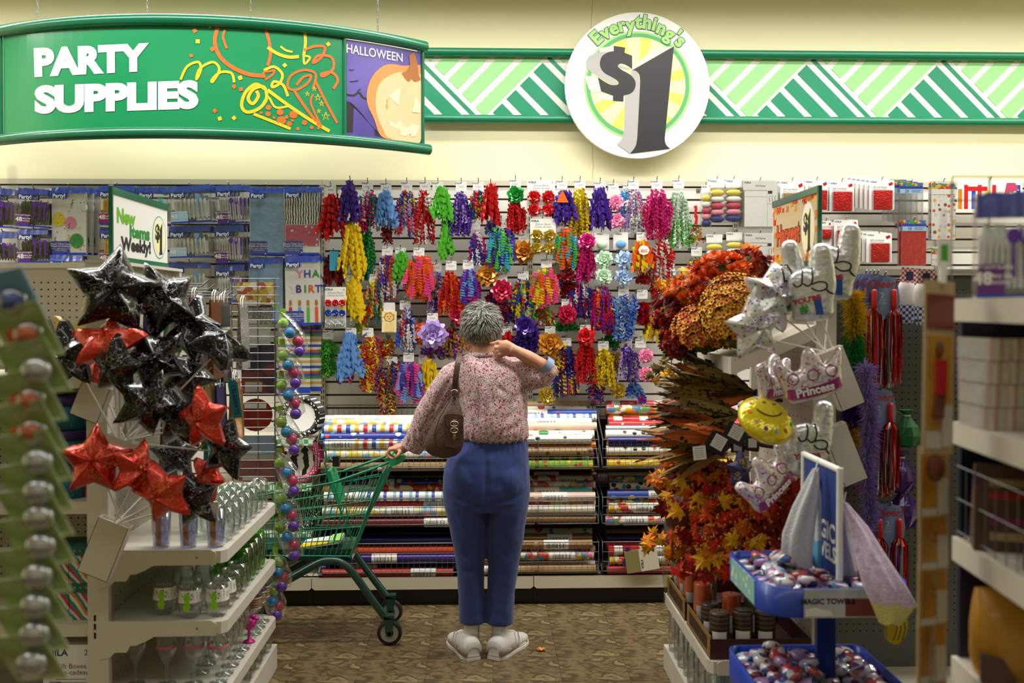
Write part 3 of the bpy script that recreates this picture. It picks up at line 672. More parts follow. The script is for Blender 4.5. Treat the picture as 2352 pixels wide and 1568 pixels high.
RB = [
 # crop, cx, y0, y1, hw, kind, colours, card, row, label, dy, foil
 ('A',120,135,435,75,'W','r',(110,90),0,'red wide-curl ribbon on the top hooks next to the zebra table cover',-.03,True),
 ('A',235,50,330,60,'W','pP',None,0,'dark purple wide-curl ribbon bunched on a short top hook',-.05),
 ('A',360,90,370,62,'C','mtsmw',(348,70),0,'magenta, teal and silver foil curls on the top hooks',0,True),
 ('A',470,110,350,58,'W','b',(467,75),0,'light blue wide-curl ribbon on the top hooks above dark red curls',-.02),
 ('A',475,325,452,35,'L','R',None,0,'thin dark red curls trailing below the light blue ribbon',.03,True),
 ('A',600,85,400,65,'C','kyrbB',(600,70),0,'pink, yellow, red and blue curls on the top hooks',0,True),
 ('A',712,100,450,55,'C','rrrw',(718,68),0,'long red and white foil curls on the top hooks beside the lime ribbon',-.01,True),
 ('A',825,85,310,60,'W','g',(800,70),0,'lime green wide-curl ribbon on the top hooks',-.03),
 ('A',852,318,560,45,'W','g',(858,320),1,'lime green wide-curl ribbon hanging lower than its twin',0),
 ('A',945,110,400,58,'C','ppl',(950,70),0,'violet curls on the top hooks with silver flecks',0,True),
 ('A',1060,90,290,48,'C','ryBoG',(1060,70),0,'red, yellow and blue party curls on the top hooks',.02,True),
 ('A',1140,70,330,50,'W','rr',None,0,'shiny red wide-curl ribbon beside the green bow',-.04,True),
 ('A',1150,290,395,42,'C','Bmb',None,1,'blue and magenta curls peeping below the shiny red ribbon',.04,True),
 ('A',245,320,680,75,'W','y',(240,320),1,'yellow wide-curl ribbon on the second hook row',-.03),
 ('A',342,330,680,42,'C','GGt',(270,335),1,'emerald green foil curls beside the yellow ribbon',.03,True),
 ('A',130,520,720,60,'W','R',None,1,'dark red wide-curl ribbon behind a blue gift sticker',.03,True),
 ('A',475,505,810,60,'C','wpowp',(475,487),1,'white, purple and orange curls on the second hook row',0,True),
 ('A',572,500,710,52,'W','g',(560,495),1,'short lime green wide-curl ribbon on the second hook row',0),
 ('A',685,520,815,80,'R','oeoo',(678,495),1,'orange and hot pink ringlets on the second hook row',-.04),
 ('A',640,560,760,50,'R','me',None,1,'magenta ringlets half hidden behind the orange ringlets',.03),
 ('A',785,610,890,48,'C','psld',(790,590),1,'purple and silver curls between the orange and red curls',.01,True),
 ('A',880,620,920,65,'C','rro',(885,580),1,'fiery red and orange foil curls on the second hook row',-.02,True),
 ('A',1005,605,840,58,'R','mpbp',(995,575),1,'magenta, purple and blue ringlets above the shopper\'s head',-.02),
 ('A',1050,360,590,45,'C','pmwB',(1038,320),1,'purple, magenta and white curls on the second hook row',0,True),
 ('A',1120,580,730,55,'B','a',None,1,'amber foil bow to the side of the crimson bow',.0,True),
 ('A',260,660,960,65,'W','y',(242,655),2,'yellow narrow-curl ribbon hanging under the wide yellow one',-.02),
 ('A',310,930,1020,28,'L','gy',None,2,'lime and yellow curls trailing under the narrow yellow ribbon',.03),
 ('A',390,680,950,60,'C','rysty',(393,665),2,'red, yellow, silver and teal curls on the third hook row',0,True),
 ('A',600,850,1140,50,'C','wrBwb',(590,835),2,'red, white and blue curls on the third hook row',-.02,True),
 ('A',680,950,1100,38,'B','o',None,2,'orange foil bow behind the lavender bow',.05,True),
 ('A',770,930,1120,85,'B','l',(765,915),2,'large lavender star bow with pointed loops',-.06),
 ('A',770,1085,1190,70,'C','ppsR',None,2,'purple and silver curls under the lavender star bow',.02,True),
 ('A',890,985,1190,45,'C','pdkR',None,2,'purple, gold and pink curls between lavender bow and shopper',.03,True),
 ('A',985,985,1140,35,'C','dyka',None,2,'gold and yellow curls tucked behind the shopper\'s neck',.03,True),
 ('A',940,840,980,60,'B','c',(960,845),2,'crimson foil bow to the left of the shopper\'s hair',.0,True),
 ('A',98,1060,1310,62,'G','gggG',(92,1025),3,'lime green tinsel garland with ruffled outline',0),
 ('A',240,1020,1340,75,'W','bb',(240,1010),3,'light blue wide-curl ribbon on the lowest hook row',-.03),
 ('A',200,1180,1345,40,'W','Pm',None,3,'plum ribbon half hidden behind the light blue ribbon',.04,True),
 ('A',365,1020,1400,75,'L','yrBry',(350,1010),3,'yellow, red and blue trailing curls on the lowest hook row',-.02,True),
 ('A',480,1190,1560,58,'L','ydrBR',(505,1195),3,'long red and gold curls trailing over the wire bin',.0,True),
 ('A',530,1190,1290,35,'C','Rrs',None,3,'small dark red and silver curls beside the magenta ringlets',.03,True),
 ('A',620,1205,1475,75,'R','epbe',(612,1170),3,'hot pink, purple and blue ringlets on the lowest hook row',-.03),
 ('A',745,1195,1410,60,'W','y',(710,1185),3,'yellow ribbon partly behind the shopper\'s shoulder',0),
 ('A',470,1060,1190,45,'L','yrgo',None,3,'yellow and red streamers below the lion gift tag',.03,True),
 ('B',235,75,385,62,'BC','Gr',(235,55),0,'green foil bow with dark red curls below',-.02,True),
 ('B',548,110,335,65,'W','Pp',(535,60),0,'violet wide-curl ribbon with an orange triangle tag',-.02),
 ('B',650,80,420,58,'C','yyd',(650,60),0,'bright yellow foil curls on the top hooks',-.01,True),
 ('B',778,95,365,65,'W','Pp',(780,70),0,'indigo wide-curl ribbon between the yellow curls and pink bows',-.02),
 ('B',880,125,365,56,'BB','k',(865,80),0,'two pink satin bows stacked on the top hooks',-.03),
 ('B',940,100,300,40,'C','bq',(960,85),0,'pale blue curls behind the pink satin bows',.04),
 ('B',1000,90,400,55,'C','lwks',(995,60),0,'lilac and white foil curls on the top hooks',0,True),
 ('B',1150,90,420,85,'C','mmce',(1145,60),0,'big bunch of magenta foil curls on the top hooks',-.03,True),
 ('B',1285,100,480,60,'C','nngw',(1285,55),0,'mint green foil curls on the top hooks',-.01,True),
 ('B',1390,330,450,38,'L','rgwd',None,1,'red and green curls with a small giraffe charm',.0,True),
 ('B',145,345,630,80,'R','bqpgB',(145,310),1,'blue, purple and lime ringlets on the second hook row',-.03),
 ('B',285,425,580,58,'B','a',(288,405),1,'amber foil bow beside the card of gold bows',-.01,True),
 ('B',560,345,610,65,'R','ogqo',(515,315),1,'orange, green and aqua ringlets on the second hook row',-.02),
 ('B',690,375,690,60,'BC','mm',(700,385),1,'magenta bow with magenta curls on the second hook row',-.03,True),
 ('B',800,490,715,62,'BB','n',None,1,'two pearly mint bows under a mint spool card',-.03),
 ('B',930,490,722,62,'BB','i',None,1,'two pearly light blue bows under a blue spool card',-.03),
 ('B',1045,430,640,66,'W','oy',(1047,395),1,'orange and yellow wide-curl ribbon with a BIG sticker',-.04),
 ('B',1060,610,710,45,'L','Rro',None,2,'dark red and orange curls below the orange ribbon',.03,True),
 ('B',1175,415,700,72,'C','rrw',(1160,405),1,'red and silver foil curls above the autumn leaves',-.02,True),
 ('B',1140,690,800,35,'L','rR',None,2,'red foil strands trailing beside the red glitter puffs',.02,True),
 ('B',570,600,800,52,'BC','RR',None,2,'dark red bow with curls between neon ringlets and violet curls',.03,True),
 ('B',148,680,820,75,'B','c',(148,655),2,'crimson foil bow above the shopper\'s raised hand',-.02,True),
 ('B',100,730,840,40,'C','PrR',None,2,'dark purple and red curls under the crimson bow',.04,True),
 ('B',180,820,960,45,'L','RrP',None,2,'dark red strands behind the shopper\'s ear',.03,True),
 ('B',280,660,930,60,'C','ygwrB',(285,645),2,'yellow, green, white and red confetti curls on the third hook row',-.01,True),
 ('B',425,600,860,75,'R','eogye',(435,565),2,'neon pink, orange and green ringlets on the third hook row',-.04),
 ('B',420,850,975,60,'C','gryow',None,2,'red, green and yellow curls below the neon ringlets',.02,True),
 ('B',660,690,930,85,'C','pmBwR',(670,690),2,'purple, magenta and blue foil curls on the third hook row',.0,True),
 ('B',565,835,970,66,'B','c',(565,825),2,'crimson foil bow low on the third hook row',-.03,True),
 ('B',800,715,1030,65,'C','pmpro',(790,740),2,'violet and coral curls on the third hook row',-.03,True),
 ('B',930,770,1070,95,'L','BbbBw',(930,745),2,'big bunch of blue and white foil curls',-.03,True),
 ('B',1058,820,972,50,'G','rc',(1050,765),2,'red glitter puff hanging from a white card',-.02),
 ('B',1152,800,940,40,'G','rc',None,2,'red glitter puff nearer the autumn flowers',0),
 ('B',1120,920,1080,55,'W','yd',None,3,'mustard yellow printed ribbon under the glitter puffs',.0),
 ('B',295,905,1150,76,'BC','PP',(290,910),3,'dark purple foil bow with purple curls',-.02,True),
 ('B',350,960,1140,40,'W','Pp',None,3,'dark purple tube ribbon beside the dark purple bow',.02),
 ('B',185,1010,1195,42,'W','r',(180,1000),3,'red ribbon half hidden behind the shopper\'s raised hand',.02,True),
 ('B',455,1010,1180,62,'B','a',(458,1000),3,'amber foil bow on the lowest hook row',-.02,True),
 ('B',560,1090,1430,66,'C','PBrPy',(560,1075),3,'indigo, red and yellow curls over the shopper\'s elbow',0,True),
 ('B',685,980,1345,66,'BC','rr',(685,990),3,'red foil bow with red curls on the lowest hook row',-.03,True),
 ('B',805,1110,1385,60,'C','yyd',(800,1095),3,'yellow foil curls on the lowest hook row',-.02,True),
 ('B',760,1290,1470,50,'L','PrB',None,3,'purple and red trailing strands behind the yellow foil curls',.03,True),
 ('B',895,1340,1440,52,'B','d',None,3,'old gold foil bow at the foot of the ribbon wall',.02,True),
 ('B',890,1140,1280,40,'C','da',None,3,'old gold curls between yellow and lilac curls',.04,True),
 ('B',960,1090,1330,60,'C','lpsp',(950,1080),3,'lilac and purple foil curls on the lowest hook row',-.01,True),
 ('B',1068,1105,1345,52,'BB','k',(1040,1080),3,'two pink satin bows stacked on the lowest hook row',-.03),
 ('B',1000,1335,1440,48,'C','Bb',None,3,'deep blue foil curls at the foot of the ribbon wall',.02,True),
 ('B',1045,1420,1475,25,'L','mB',None,3,'few magenta strands hanging over the wrapping paper',.0,True),
 ('B',440,1360,1480,52,'B','d',None,3,'olive gold bow under the shopper\'s raised elbow',.02,True),
 ('B',500,1340,1440,30,'L','PG',None,3,'dark strands beside the olive gold bow',.03,True),
 ('B',840,1030,1120,50,'C','G',None,3,'dark green foil curls behind the blue foil curls',.06,True),
 ('B',560,930,1010,60,'C','GG',None,2,'dark green curls below the lower crimson bow',.05,True),
 ('B',1410,530,610,50,'C','rybkG',(1400,490),1,'tiny rainbow curls on a small card above the autumn flowers',-.02,True),
]
for r in RB:
    ex = None
    if 'orange triangle' in r[9]: ex = sticker(-16, 40, [(-38,38),(38,38),(0,-42)], ['rb_o', 'white'])
    if 'BIG' in r[9]: ex = sticker(5, 62, [(36*math.cos(-a*.785), -32*math.sin(-a*.785)) for a in range(8)][::-1], ['white', 'rb_o'], 'BIG')
    if 'gift sticker' in r[9]: ex = sticker(12, 40, [(-28,62),(28,62),(28,-62),(-28,-62)], ['rb_q', 'rb_y'])
    if 'giraffe' in r[9]: ex = lambda t, off, k: MB().prism([(x*k, -z*k) for x, z in [(-8,10),(-6,-30),(-14,-40),(-10,-95),(-16,-100),(-12,-112),(4,-112),(8,-98),(4,-60),(12,-40),(8,10)]], -.002, .002).build('charm', 'rb_r', t, off + Vector((0, -.03, .012)))
    ribbon(*r[:10], dy=r[10] if len(r) > 10 else 0.0, foil=(r[11] if len(r) > 11 else False), extra=ex)
# cards with rows of bows
def bow_card(crop, x0, y0, x1, y1, grid, cols, label, num, dy):
    ou = 720 if crop == 'A' else 1100; Y = YS - .17 + dy; k = ppm(Y)/2.8
    o = W(ou + (x0+x1)/5.6, 400 + y0/2.8, Y); w = (x1-x0)*k; h = (y1-y0)*k
    t = thing('bow_pack', ulabel(label), 'bow', o, 'ribbons and bows on the slatted wall'); hook(o.x, o.z - .01, .18)
    mb = MB(); mb.prism(rrect(w, h, .005), 0, .0015); mb.text('VOILA', XZ(-w*.32, -.014, -.0006), .016, .03, 1); mb.text(num, XZ(w*.4, -.016, -.0006), .02, .0, 2)
    mb.text('Deluxe Bows', XZ(0, -.032, -.0006), .016, 0, 2); mb.text('Choux de luxe', XZ(0, -.047, -.0006), .016, 0, 2)
    mb.build('backing_card', ['card_white', 'print_navy', 'print_grey'], t)
    nx, nz = grid; top = .062 if h > .1 else .05
    for j in range(nz):
        for i in range(nx):
            c = cols[j % len(cols)]; R = min(w/nx, (h-top)/nz)*.55
            star_bow(MB(), (0,0,0), R, 0, i+j*5).build('bow', 'rf_' + c, t, (-w/2 + w*(i+.5)/nx, -.012, -top - (h-top)*(j+.5)/nz))
bow_card('B', 310, 36, 490, 272, (2, 2), 'rr', 'white card of four red foil bows on the top hooks', '4', -.03)
bow_card('B', 330, 285, 495, 515, (2, 2), 'dd', 'white card of four gold foil bows', '4', -.05)
bow_card('A', 75, 725, 208, 985, (3, 3), 'rBs', 'white card of red, blue and silver bows in rows', '6', -.05)
bow_card('B', 455, 570, 535, 760, (2, 3), 'rBs', 'narrow card of red, blue and silver bows behind neon ringlets', '6', .03)
# two ribbon-spool cards and the lion tag
for x, c, l in ((790, 'n', 'white card holding a mint ribbon spool'), (912, 'b', 'white card holding a light blue ribbon spool')):
    Y = YS - .2; o = W(1100 + x/2.8, 400 + 372/2.8, Y); k = ppm(Y)/2.8
    t = thing('ribbon_spool_card', ulabel(l), 'ribbon', o, 'ribbons and bows on the slatted wall'); hook(o.x, o.z-.012, .2)
    MB().prism(rrect(96*k, 112*k, .006), 0, .0015).build('backing_card', 'card_white', t); mb = MB(); mb.ball((0, -.012, -78*k), (34*k, .012, 26*k), 12, 6); mb.build('ribbon_spool', 'rb_' + c, t)
    mb = MB(); mb.text('VOILA', XZ(-.012, -.012, -.0006), .012, .03, 0); mb.build('lettering', 'print_navy', t)
Y = YS - .19; o = W(720 + 487/2.8, 400 + 825/2.8, Y); k = ppm(Y)/2.8
t = thing('lion_gift_tag', 'pale yellow lion gift tag hanging from a white card', 'tag', o, 'ribbons and bows on the slatted wall'); hook(o.x, o.z-.012, .2)
MB().prism(rrect(76*k, 190*k, .006), 0, .0015).build('backing_card', 'card_white', t)
mb = MB(); mb.prism([(x*k, -z*k) for x, z in ((-48,190),(46,190),(48,56),(-46,56))], -.003, -.0005); mb.build('animal_panel', '#efe2a8', t)
mb = MB(); n = 14
mb.prism([((38 if i % 2 else 31)*k*math.cos(2*math.pi*i/n), -.0 -92*k + (34 if i % 2 else 28)*k*math.sin(2*math.pi*i/n)) for i in range(n)], -.0045, -.003, 0)
mb.prism([(25*k*math.cos(2*math.pi*i/n), -95*k + 24*k*math.sin(2*math.pi*i/n)) for i in range(n)], -.0055, -.0045, 1)
for x in (-9, 9): mb.box((x-3)*k, (x+3)*k, -.0065, -.0055, -92*k, -86*k, 2)
mb.box(-4*k, 4*k, -.0065, -.0055, -106*k, -101*k, 2); mb.prism([(x*k, -z*k) for x, z in ((-30,185),(30,185),(24,128),(-24,128))], -.0045, -.003, 1)
mb.build('lion_print', ['#c98a3a', '#ecd08a', 'dark_grey'], t)

# ------------------------------------------------------------ wire bins of wrapping paper
YF = 5.46; YBK = 5.80
TIERS = [(1010, 1073, 930), (1143, 1203, 1082), (1246, 1313, 1212)]      # front rail top, bottom, back edge
bin_x = [(X(728, YF), X(1376, YF)), (X(1385, YF), X(1737, YF))]; SEAM = (X(1228, YF), X(1237, YF))
for ti, (va, vb, vk) in enumerate(TIERS):
    for bi, (xa, xb) in enumerate(bin_x):
        z1, z0 = Z(va, YF), Z(vb, YF); zk = Z(vk, YBK)
        t = thing('wire_bin', ('upper', 'middle', 'lower')[ti] + ' grey wire bin of wrapping paper rolls ' + ('behind the shopper', 'by the autumn leaves')[bi], 'bin', ((xa+xb)/2, YF, z0), 'wire bins of gift wrap')
        for fa, fb in (((xa, SEAM[0]), (SEAM[1], xb)) if bi == 0 else ((xa, xb),)):
            MB().tube([(fa, YF, z0), (fa, YF, z1), (fb, YF, z1), (fb, YF, z0)], .0035, 6, closed=True).build('front_frame', 'wire_grey', t, world=True)
        mb = MB(); n = int((xb-xa)/.0305)
        for i in range(1, n): x = lerp(xa, xb, i/n); mb.tube([(x, YF, z0), (x, YF, z1)], .0011, 3)
        for i in (1, 2): z = lerp(z0, z1, i/3); mb.tube([(xa, YF, z), (xb, YF, z)], .0011, 3)
        o = mb.build('front_grid', 'wire_grey', t, world=True); o['kind'] = 'stuff'
        mb = MB()
        for x in (xa, xb): MB().tube([(x, YF, z1), (x, YBK, zk), (x, YBK, zk-.1), (x, YF, z0)], .0035, 5, closed=True).build('side_frame', 'wire_grey', t, world=True)
        mb = MB(); mb.tube([(xa, YBK+.03, zk), (xb, YBK+.03, zk)], .003, 5); mb.tube([(xa, YBK+.03, zk-.07), (xb, YBK+.03, zk-.07)], .003, 5)
        for i in range(1, n): x = lerp(xa, xb, i/n); mb.tube([(x, YBK+.03, zk), (x, YBK+.03, zk-.1)], .0011, 3)
        o = mb.build('back_grid', 'wire_grey', t, world=True); o['kind'] = 'stuff'
        mb = MB(); mb.add([(xa, YF, z0-.004), (xb, YF, z0-.004), (xb, YBK+.04, z0-.05), (xa, YBK+.04, z0-.05)], [(0,1,2,3)]); mb.box(xa, xb, YBK+.045, YBK+.05, z0-.05, zk-.1); mb.build('bin_tray', 'black', t, world=True)
# rolls
WR = {}
def wr(k, *a, **kw): defmat('wrap_' + k, *a, **kw)
wr('kraft', '#b08b5b', .5, kind='noise', cols=('#a37d4e',), scale=20); wr('shinykraft', '#a07b54', .25, .3, coat=.3)
wr('orange', '#cf4a1c', .35, coat=.3); wr('red', '#b32420', .35, coat=.3); wr('amber', '#d07a1e', .3, .2, coat=.3); wr('brown', '#7b5b33', .5)
wr('magenta', '#b02d9c', .22, .6); wr('navy', '#20266f', .3, .3, coat=.3); wr('purple', '#3d2a7c', .3, .3, coat=.3); wr('darkpurple', '#2b1350', .2, .6); wr('silver', '#dcdadd', .18, .8); wr('white', '#efece6', .35, coat=.3)
wr('green', '#8eb53b', .4, kind='dots', cols=('#c6402c', '#e8c83a'), scale=24, thr=.3, distort=1)
wr('dots', '#efe9d8', .35, kind='dots', cols=('#c83a2c', '#2b63b4', '#2c8f4e', '#e9a72a'), scale=17, thr=.36, distort=.9, coat=.3)
wr('ovals', '#efe8d8', .35, kind='dots', cols=('#2c8a3c', '#c23a22', '#d98a3a', '#24316b'), scale=13, thr=.42, distort=.8, coat=.3)
wr('bluedots', '#2a3a94', .3, kind='dots', cols=('#e9e6f0', '#d23c3c', '#e6b933', '#57a6dc'), scale=20, thr=.32, distort=.9, coat=.3)
wr('blue', '#3a56ae', .35, kind='dots', cols=('#c23f43', '#e2c84c', '#7fa6e0'), scale=15, thr=.3, distort=1, coat=.3)
wr('pastel', '#efe6b8', .35, kind='cells', cols=('#f3f0e8', '#9fc4e2', '#f0b7b7', '#e8d266'), scale=26, coat=.3)
wr('blocks', '#d23a34', .35, kind='stripes', cols=('#f1efe8', '#2f5fb5', '#f1efe8', '#e9b72e', '#f1efe8'), scale=2.2, coat=.3)
wr('whiteblue', '#efeff2', .35, kind='stripes', cols=('#8fc0e0', '#f3f0ec', '#4f66c0', '#f3f0ec'), scale=3.5, coat=.3)
wr('palelines', '#efe9e4', .35, kind='stripes', cols=('#f3eeea', '#e6c9c5', '#f0efe9', '#cfe0cf'), scale=.8, coat=.3)
wr('pink', '#e7b9b2', .35, kind='noise', cols=('#e4d2b8',), scale=8, coat=.3)
wr('redstripe', '#cc2a31', .3, kind='stripes', cols=('#efe8e6', '#cc2a31', '#efe8e6', '#a81d28'), scale=1.3, coat=.3)
wr('reddots', '#c9262e', .3, kind='dots', cols=('#f2f0ea',), scale=17, thr=.34, distort=.3, coat=.3)
wr('plaid', '#e6e2d4', .4, kind='checker', cols=('#2a2521',), scale=26); wr('chain', '#26336b', .35, kind='dots', cols=('#dfe3ee',), scale=28, thr=.28, distort=.1, coat=.3)
wr('multi', '#e9dcc2', .35, kind='cells', cols=('#cf4b35', '#5c8fbe', '#e0b53a', '#f0ece2', '#6aa35a', '#d986a0'), scale=34, coat=.3)
wr('argyle', '#eee9d6', .35, kind='cells', cols=('#5fb4b8', '#d9463c', '#e6c84a', '#eee9d6', '#3d6fa8'), scale=16, stretch=(.6,1,1), coat=.3)
wr('letters', '#efece6', .35, kind='dots', cols=('#1f1d1f', '#c22f35', '#2f8f86'), scale=26, thr=.38, distort=.7, coat=.3)
wr('palegreen', '#d5d9b4', .35, kind='noise', cols=('#e7d2cc', '#cfd9b8'), scale=10, coat=.3); wr('darkmulti', '#20242c', .35, kind='cells', cols=('#31404a', '#5c2a2a', '#2a2c30', '#4b5a3c'), scale=22, coat=.3)
wr('tanspot', '#a68a63', .45, kind='dots', cols=('#5c4630',), scale=20, thr=.25, distort=1); wr('yellow', '#e3c23a', .35, kind='dots', cols=('#c23a2c', '#f0ece0'), scale=22, thr=.3, distort=1, coat=.3)
wr('redpattern', '#c8392c', .35, kind='cells', cols=('#efe2c8', '#c8392c', '#e9b23a', '#efece2'), scale=30, coat=.3); wr('darkred', '#6e1a20', .35, coat=.3); wr('circles', '#efebe0', .35, kind='dots', cols=('#26221f', '#c94b2a', '#d89a3a'), scale=19, thr=.3, distort=.5, coat=.3)
WN = dict(kraft='plain kraft', shinykraft='shiny tan', orange='plain orange', red='plain red', amber='amber foil', brown='plain brown', magenta='magenta foil', navy='navy foil', purple='purple', darkpurple='dark violet foil', silver='silver foil', white='white', green='green spotted',
  dots='rainbow dotted', ovals='cream oval-print', bluedots='blue confetti', blue='blue print', pastel='pastel print', blocks='red, white and blue block', whiteblue='white and blue striped', palelines='pale striped', pink='pale pink', redstripe='red striped', reddots='red dotted', plaid='black and white check', chain='navy chain-print',
  multi='multicoloured print', argyle='harlequin', letters='lettered white', palegreen='pale green', darkmulti='dark print', tanspot='tan spotted', yellow='yellow print', redpattern='red and cream print', darkred='dark red', circles='cream circle-print')
RLEN = .735; RR = .0262
mb = MB(); mb.tube([(-RLEN/2, 0, 0), (RLEN/2, 0, 0)], RR, 14, 0, caps=False)
for s_ in (-1, 1):
    mb.tube([(s_*RLEN/2, 0, 0), (s_*(RLEN/2-.02), 0, 0)], RR*.62, 10, 1); n = 14
mb.rings([[(-RLEN/2, RR*math.cos(j*.4488), RR*math.sin(j*.4488)) for j in range(14)], [(-RLEN/2, RR*.6*math.cos(j*.4488), RR*.6*math.sin(j*.4488)) for j in range(14)]], 1, False, False)
mb.rings([[(RLEN/2, RR*math.cos(j*.4488), RR*math.sin(j*.4488)) for j in range(14)], [(RLEN/2, RR*.6*math.cos(j*.4488), RR*.6*math.sin(j*.4488)) for j in range(14)]], 1, False, False)
roll_base = mb
_rm = {}
def roll_mesh(k):
    if k not in _rm:
        _rm[k] = roll_base.mesh('gift_wrap_roll', ['wrap_' + k, 'wrap_kraft'])
    return _rm[k]
mb = MB(); n = 8; R = []
for i in range(n+1):
    a = math.radians(90 + 170*i/n) ; R.append(a)
mb.add([(x, -RR*1.02*math.sin(a - 1.57)*1.0 if 0 else RR*1.025*math.cos(a), RR*1.025*math.sin(a)) for a in R for x in (-.07, .07)], [(2*i, 2*i+1, 2*i+3, 2*i+2) for i in range(n)], 0, True)
for i in range(9):
    x = -.055 + i*.006 + (i % 3)*.001
    mb.add([(xx, RR*1.035*math.cos(a), RR*1.035*math.sin(a)) for a in R[3:7] for xx in (x, x+.0025)], [(2*j, 2*j+1, 2*j+3, 2*j+2) for j in range(3)], 1)
for j, x in enumerate((.0, .018, .036)):
    mb.add([(xx, RR*1.035*math.cos(a), RR*1.035*math.sin(a)) for a in R[3:7] for xx in (x, x+.008)], [(2*q, 2*q+1, 2*q+3, 2*q+2) for q in range(3)], 2)
rlab_me = mb.mesh('paper_label', ['white', 'dark_grey', 'print_grey'])
STK = {
 'L': (735, 1052, 'behind the cart', 620, 900, 2.529,
   [[(160,'palelines'),(182,'pastel'),(217,'blocks'),(262,'bluedots'),(302,'blocks'),(335,'orange'),(363,'pastel'),(390,'orange'),(414,'kraft'),(432,'tanspot')],
    [(492,'darkmulti'),(530,'bluedots'),(566,'redpattern'),(606,'whiteblue'),(655,'red'),(693,'pastel'),(727,'red'),(757,'darkred')],
    [(800,'darkpurple'),(822,'darkpurple'),(862,'navy'),(918,'orange'),(966,'purple'),(996,'orange'),(1024,'navy'),(1050,'red')]]),
 'M': (1058, 1372, 'beside the shopper', 1180, 900, 3.137,
   [[(98,'tanspot'),(130,'dots'),(158,'blue'),(190,'whiteblue'),(220,'white'),(252,'pink'),(310,'ovals'),(342,'circles'),(390,'amber'),(430,'tanspot'),(462,'magenta'),(495,'plaid'),(524,'green')],
    [(578,'darkmulti'),(604,'darkred'),(635,'redpattern'),(674,'multi'),(718,'argyle'),(756,'pink'),(800,'multi'),(848,'palegreen'),(893,'chain'),(922,'brown')],
    [(1012,'dots'),(1055,'shinykraft'),(1100,'kraft'),(1140,'redpattern'),(1178,'multi'),(1214,'circles'),(1246,'white'),(1278,'kraft')]]),
 'R': (1386, 1700, 'by the autumn leaves', 1180, 900, 3.137,
   [[(92,'redstripe'),(124,'multi'),(155,'reddots'),(180,'yellow'),(206,'redstripe'),(236,'reddots'),(268,'silver'),(306,'circles'),(352,'navy'),(388,'letters'),(420,'circles'),(456,'red'),(490,'redpattern'),(515,'yellow')],
    [(605,'white'),(635,'multi'),(682,'letters'),(734,'blue'),(800,'multi'),(832,'redpattern'),(870,'brown'),(922,'multi')],
    [(972,'darkmulti'),(1010,'shinykraft'),(1050,'navy'),(1102,'red'),(1136,'redstripe'),(1166,'white'),(1204,'redpattern'),(1246,'bluedots'),(1276,'red')]]),
}
rr_ = random.Random(11)
for sk, (ua, ub, where, ou, ov, sc, tiers) in STK.items():
    for ti, rows in enumerate(tiers):
        va, vb, vk = TIERS[ti]; n = len(rows); placed = []
        for ri, (yy, k) in enumerate(reversed(rows)):
            v = ov + yy/sc; fr = min(1, max(0, (v - vk)/(va - vk)))      # rows above the rail lie further back
            Y = max(lerp(YBK-.05, YF+RR+.012, fr) if v < va else 0, YF + RR + .008)
            p = W((ua+ub)/2, v, Y)
            while Y < YBK + .01 and any(math.hypot(p.y-q.y, p.z-q.z) < RR*1.97 for q in placed):
                Y += .006; p = W((ua+ub)/2, v, Y)
            placed.append(p.copy()); p.x += rr_.uniform(-.012, .012)
            o = link(roll_mesh(k), 'gift_wrap_roll', None, p, (rr_.uniform(0, 6.2) if 0 else 0, 0, rr_.uniform(-.008, .008)))
            sc_ = ((ub-ua)*ppm(Y) - .02)/RLEN; o.scale = (sc_*rr_.uniform(.965, 1), 1, 1)
            tag(o, ulabel('%s gift wrap roll in the %s wire bin %s' % (WN[k], ('upper', 'middle', 'lower')[ti], where)), 'gift wrap', 'gift wrap rolls in the wire bins')
            if rr_.random() < .45 or k in ('white', 'shinykraft'):
                link(rlab_me, 'paper_label', o, (rr_.uniform(-.28, .28), 0, 0))
# tan card pack slipped into the lower bin
o = W(1478, 1295, YF-.012); t = thing('gift_card_pack', 'olive and cream folded paper pack leaning in the lower wire bin', 'pack', (o.x, YF-.02, Z(1315, YF)))
mb = MB(); k = ppm(YF)
mb.xf = Matrix.Rotation(math.radians(-9), 4, 'Y'); mb.box(-38*k, 38*k, -.006, 0, .01, 55*k, 0); mb.box(-5*k, 38*k, -.007, -.006, .01, 55*k, 1); mb.text('VOILA', lambda a, b: (-b-.0, -.0076, .05+a), .018, .03, 2)
mb.build('pack_face', ['#8a8450', '#d8d2bd', 'print_navy'], t)
mb = MB(); mb.xf = Matrix.Rotation(math.radians(12), 4, 'Y'); mb.box(-52*k, -44*k, -.004, 0, .01, 50*k, 0); mb.build('pack_edge', ['wrap_purple'], t)
# ------------------------------------------------------------ party packs on the slat wall
defmat('header_blue', '#1c3fb0', .3, coat=.4); defmat('logo_blue', '#23418f', .4); defmat('purple_plastic', '#5a2a94', .35); defmat('black_plastic', '#17161b', .25, coat=.4)
defmat('white_plastic', '#e6e8ec', .3, coat=.4); defmat('yellow_plastic', '#eeb41f', .35); defmat('teal_plastic', '#2fb0a6', .35); defmat('sky_plastic', '#6aa5e0', .35)
defmat('label_plum', '#63267a', .4); defmat('label_rose', '#8c2456', .4); defmat('label_sky', '#a8cdf0', .4); defmat('cover_blue', '#6f9fd2', .3, kind='noise', cols=('#8fb8e2', '#5e8fc6'), scale=9, coat=.3)
defmat('zebra', '#f0eeec', .3, kind='zebra', cols=('#141315',), scale=22, distort=4, coat=.4); defmat('pinkdots', '#c4436a', .3, kind='dots', cols=('#f0dfe2',), scale=26, thr=.3, distort=.6, coat=.4)
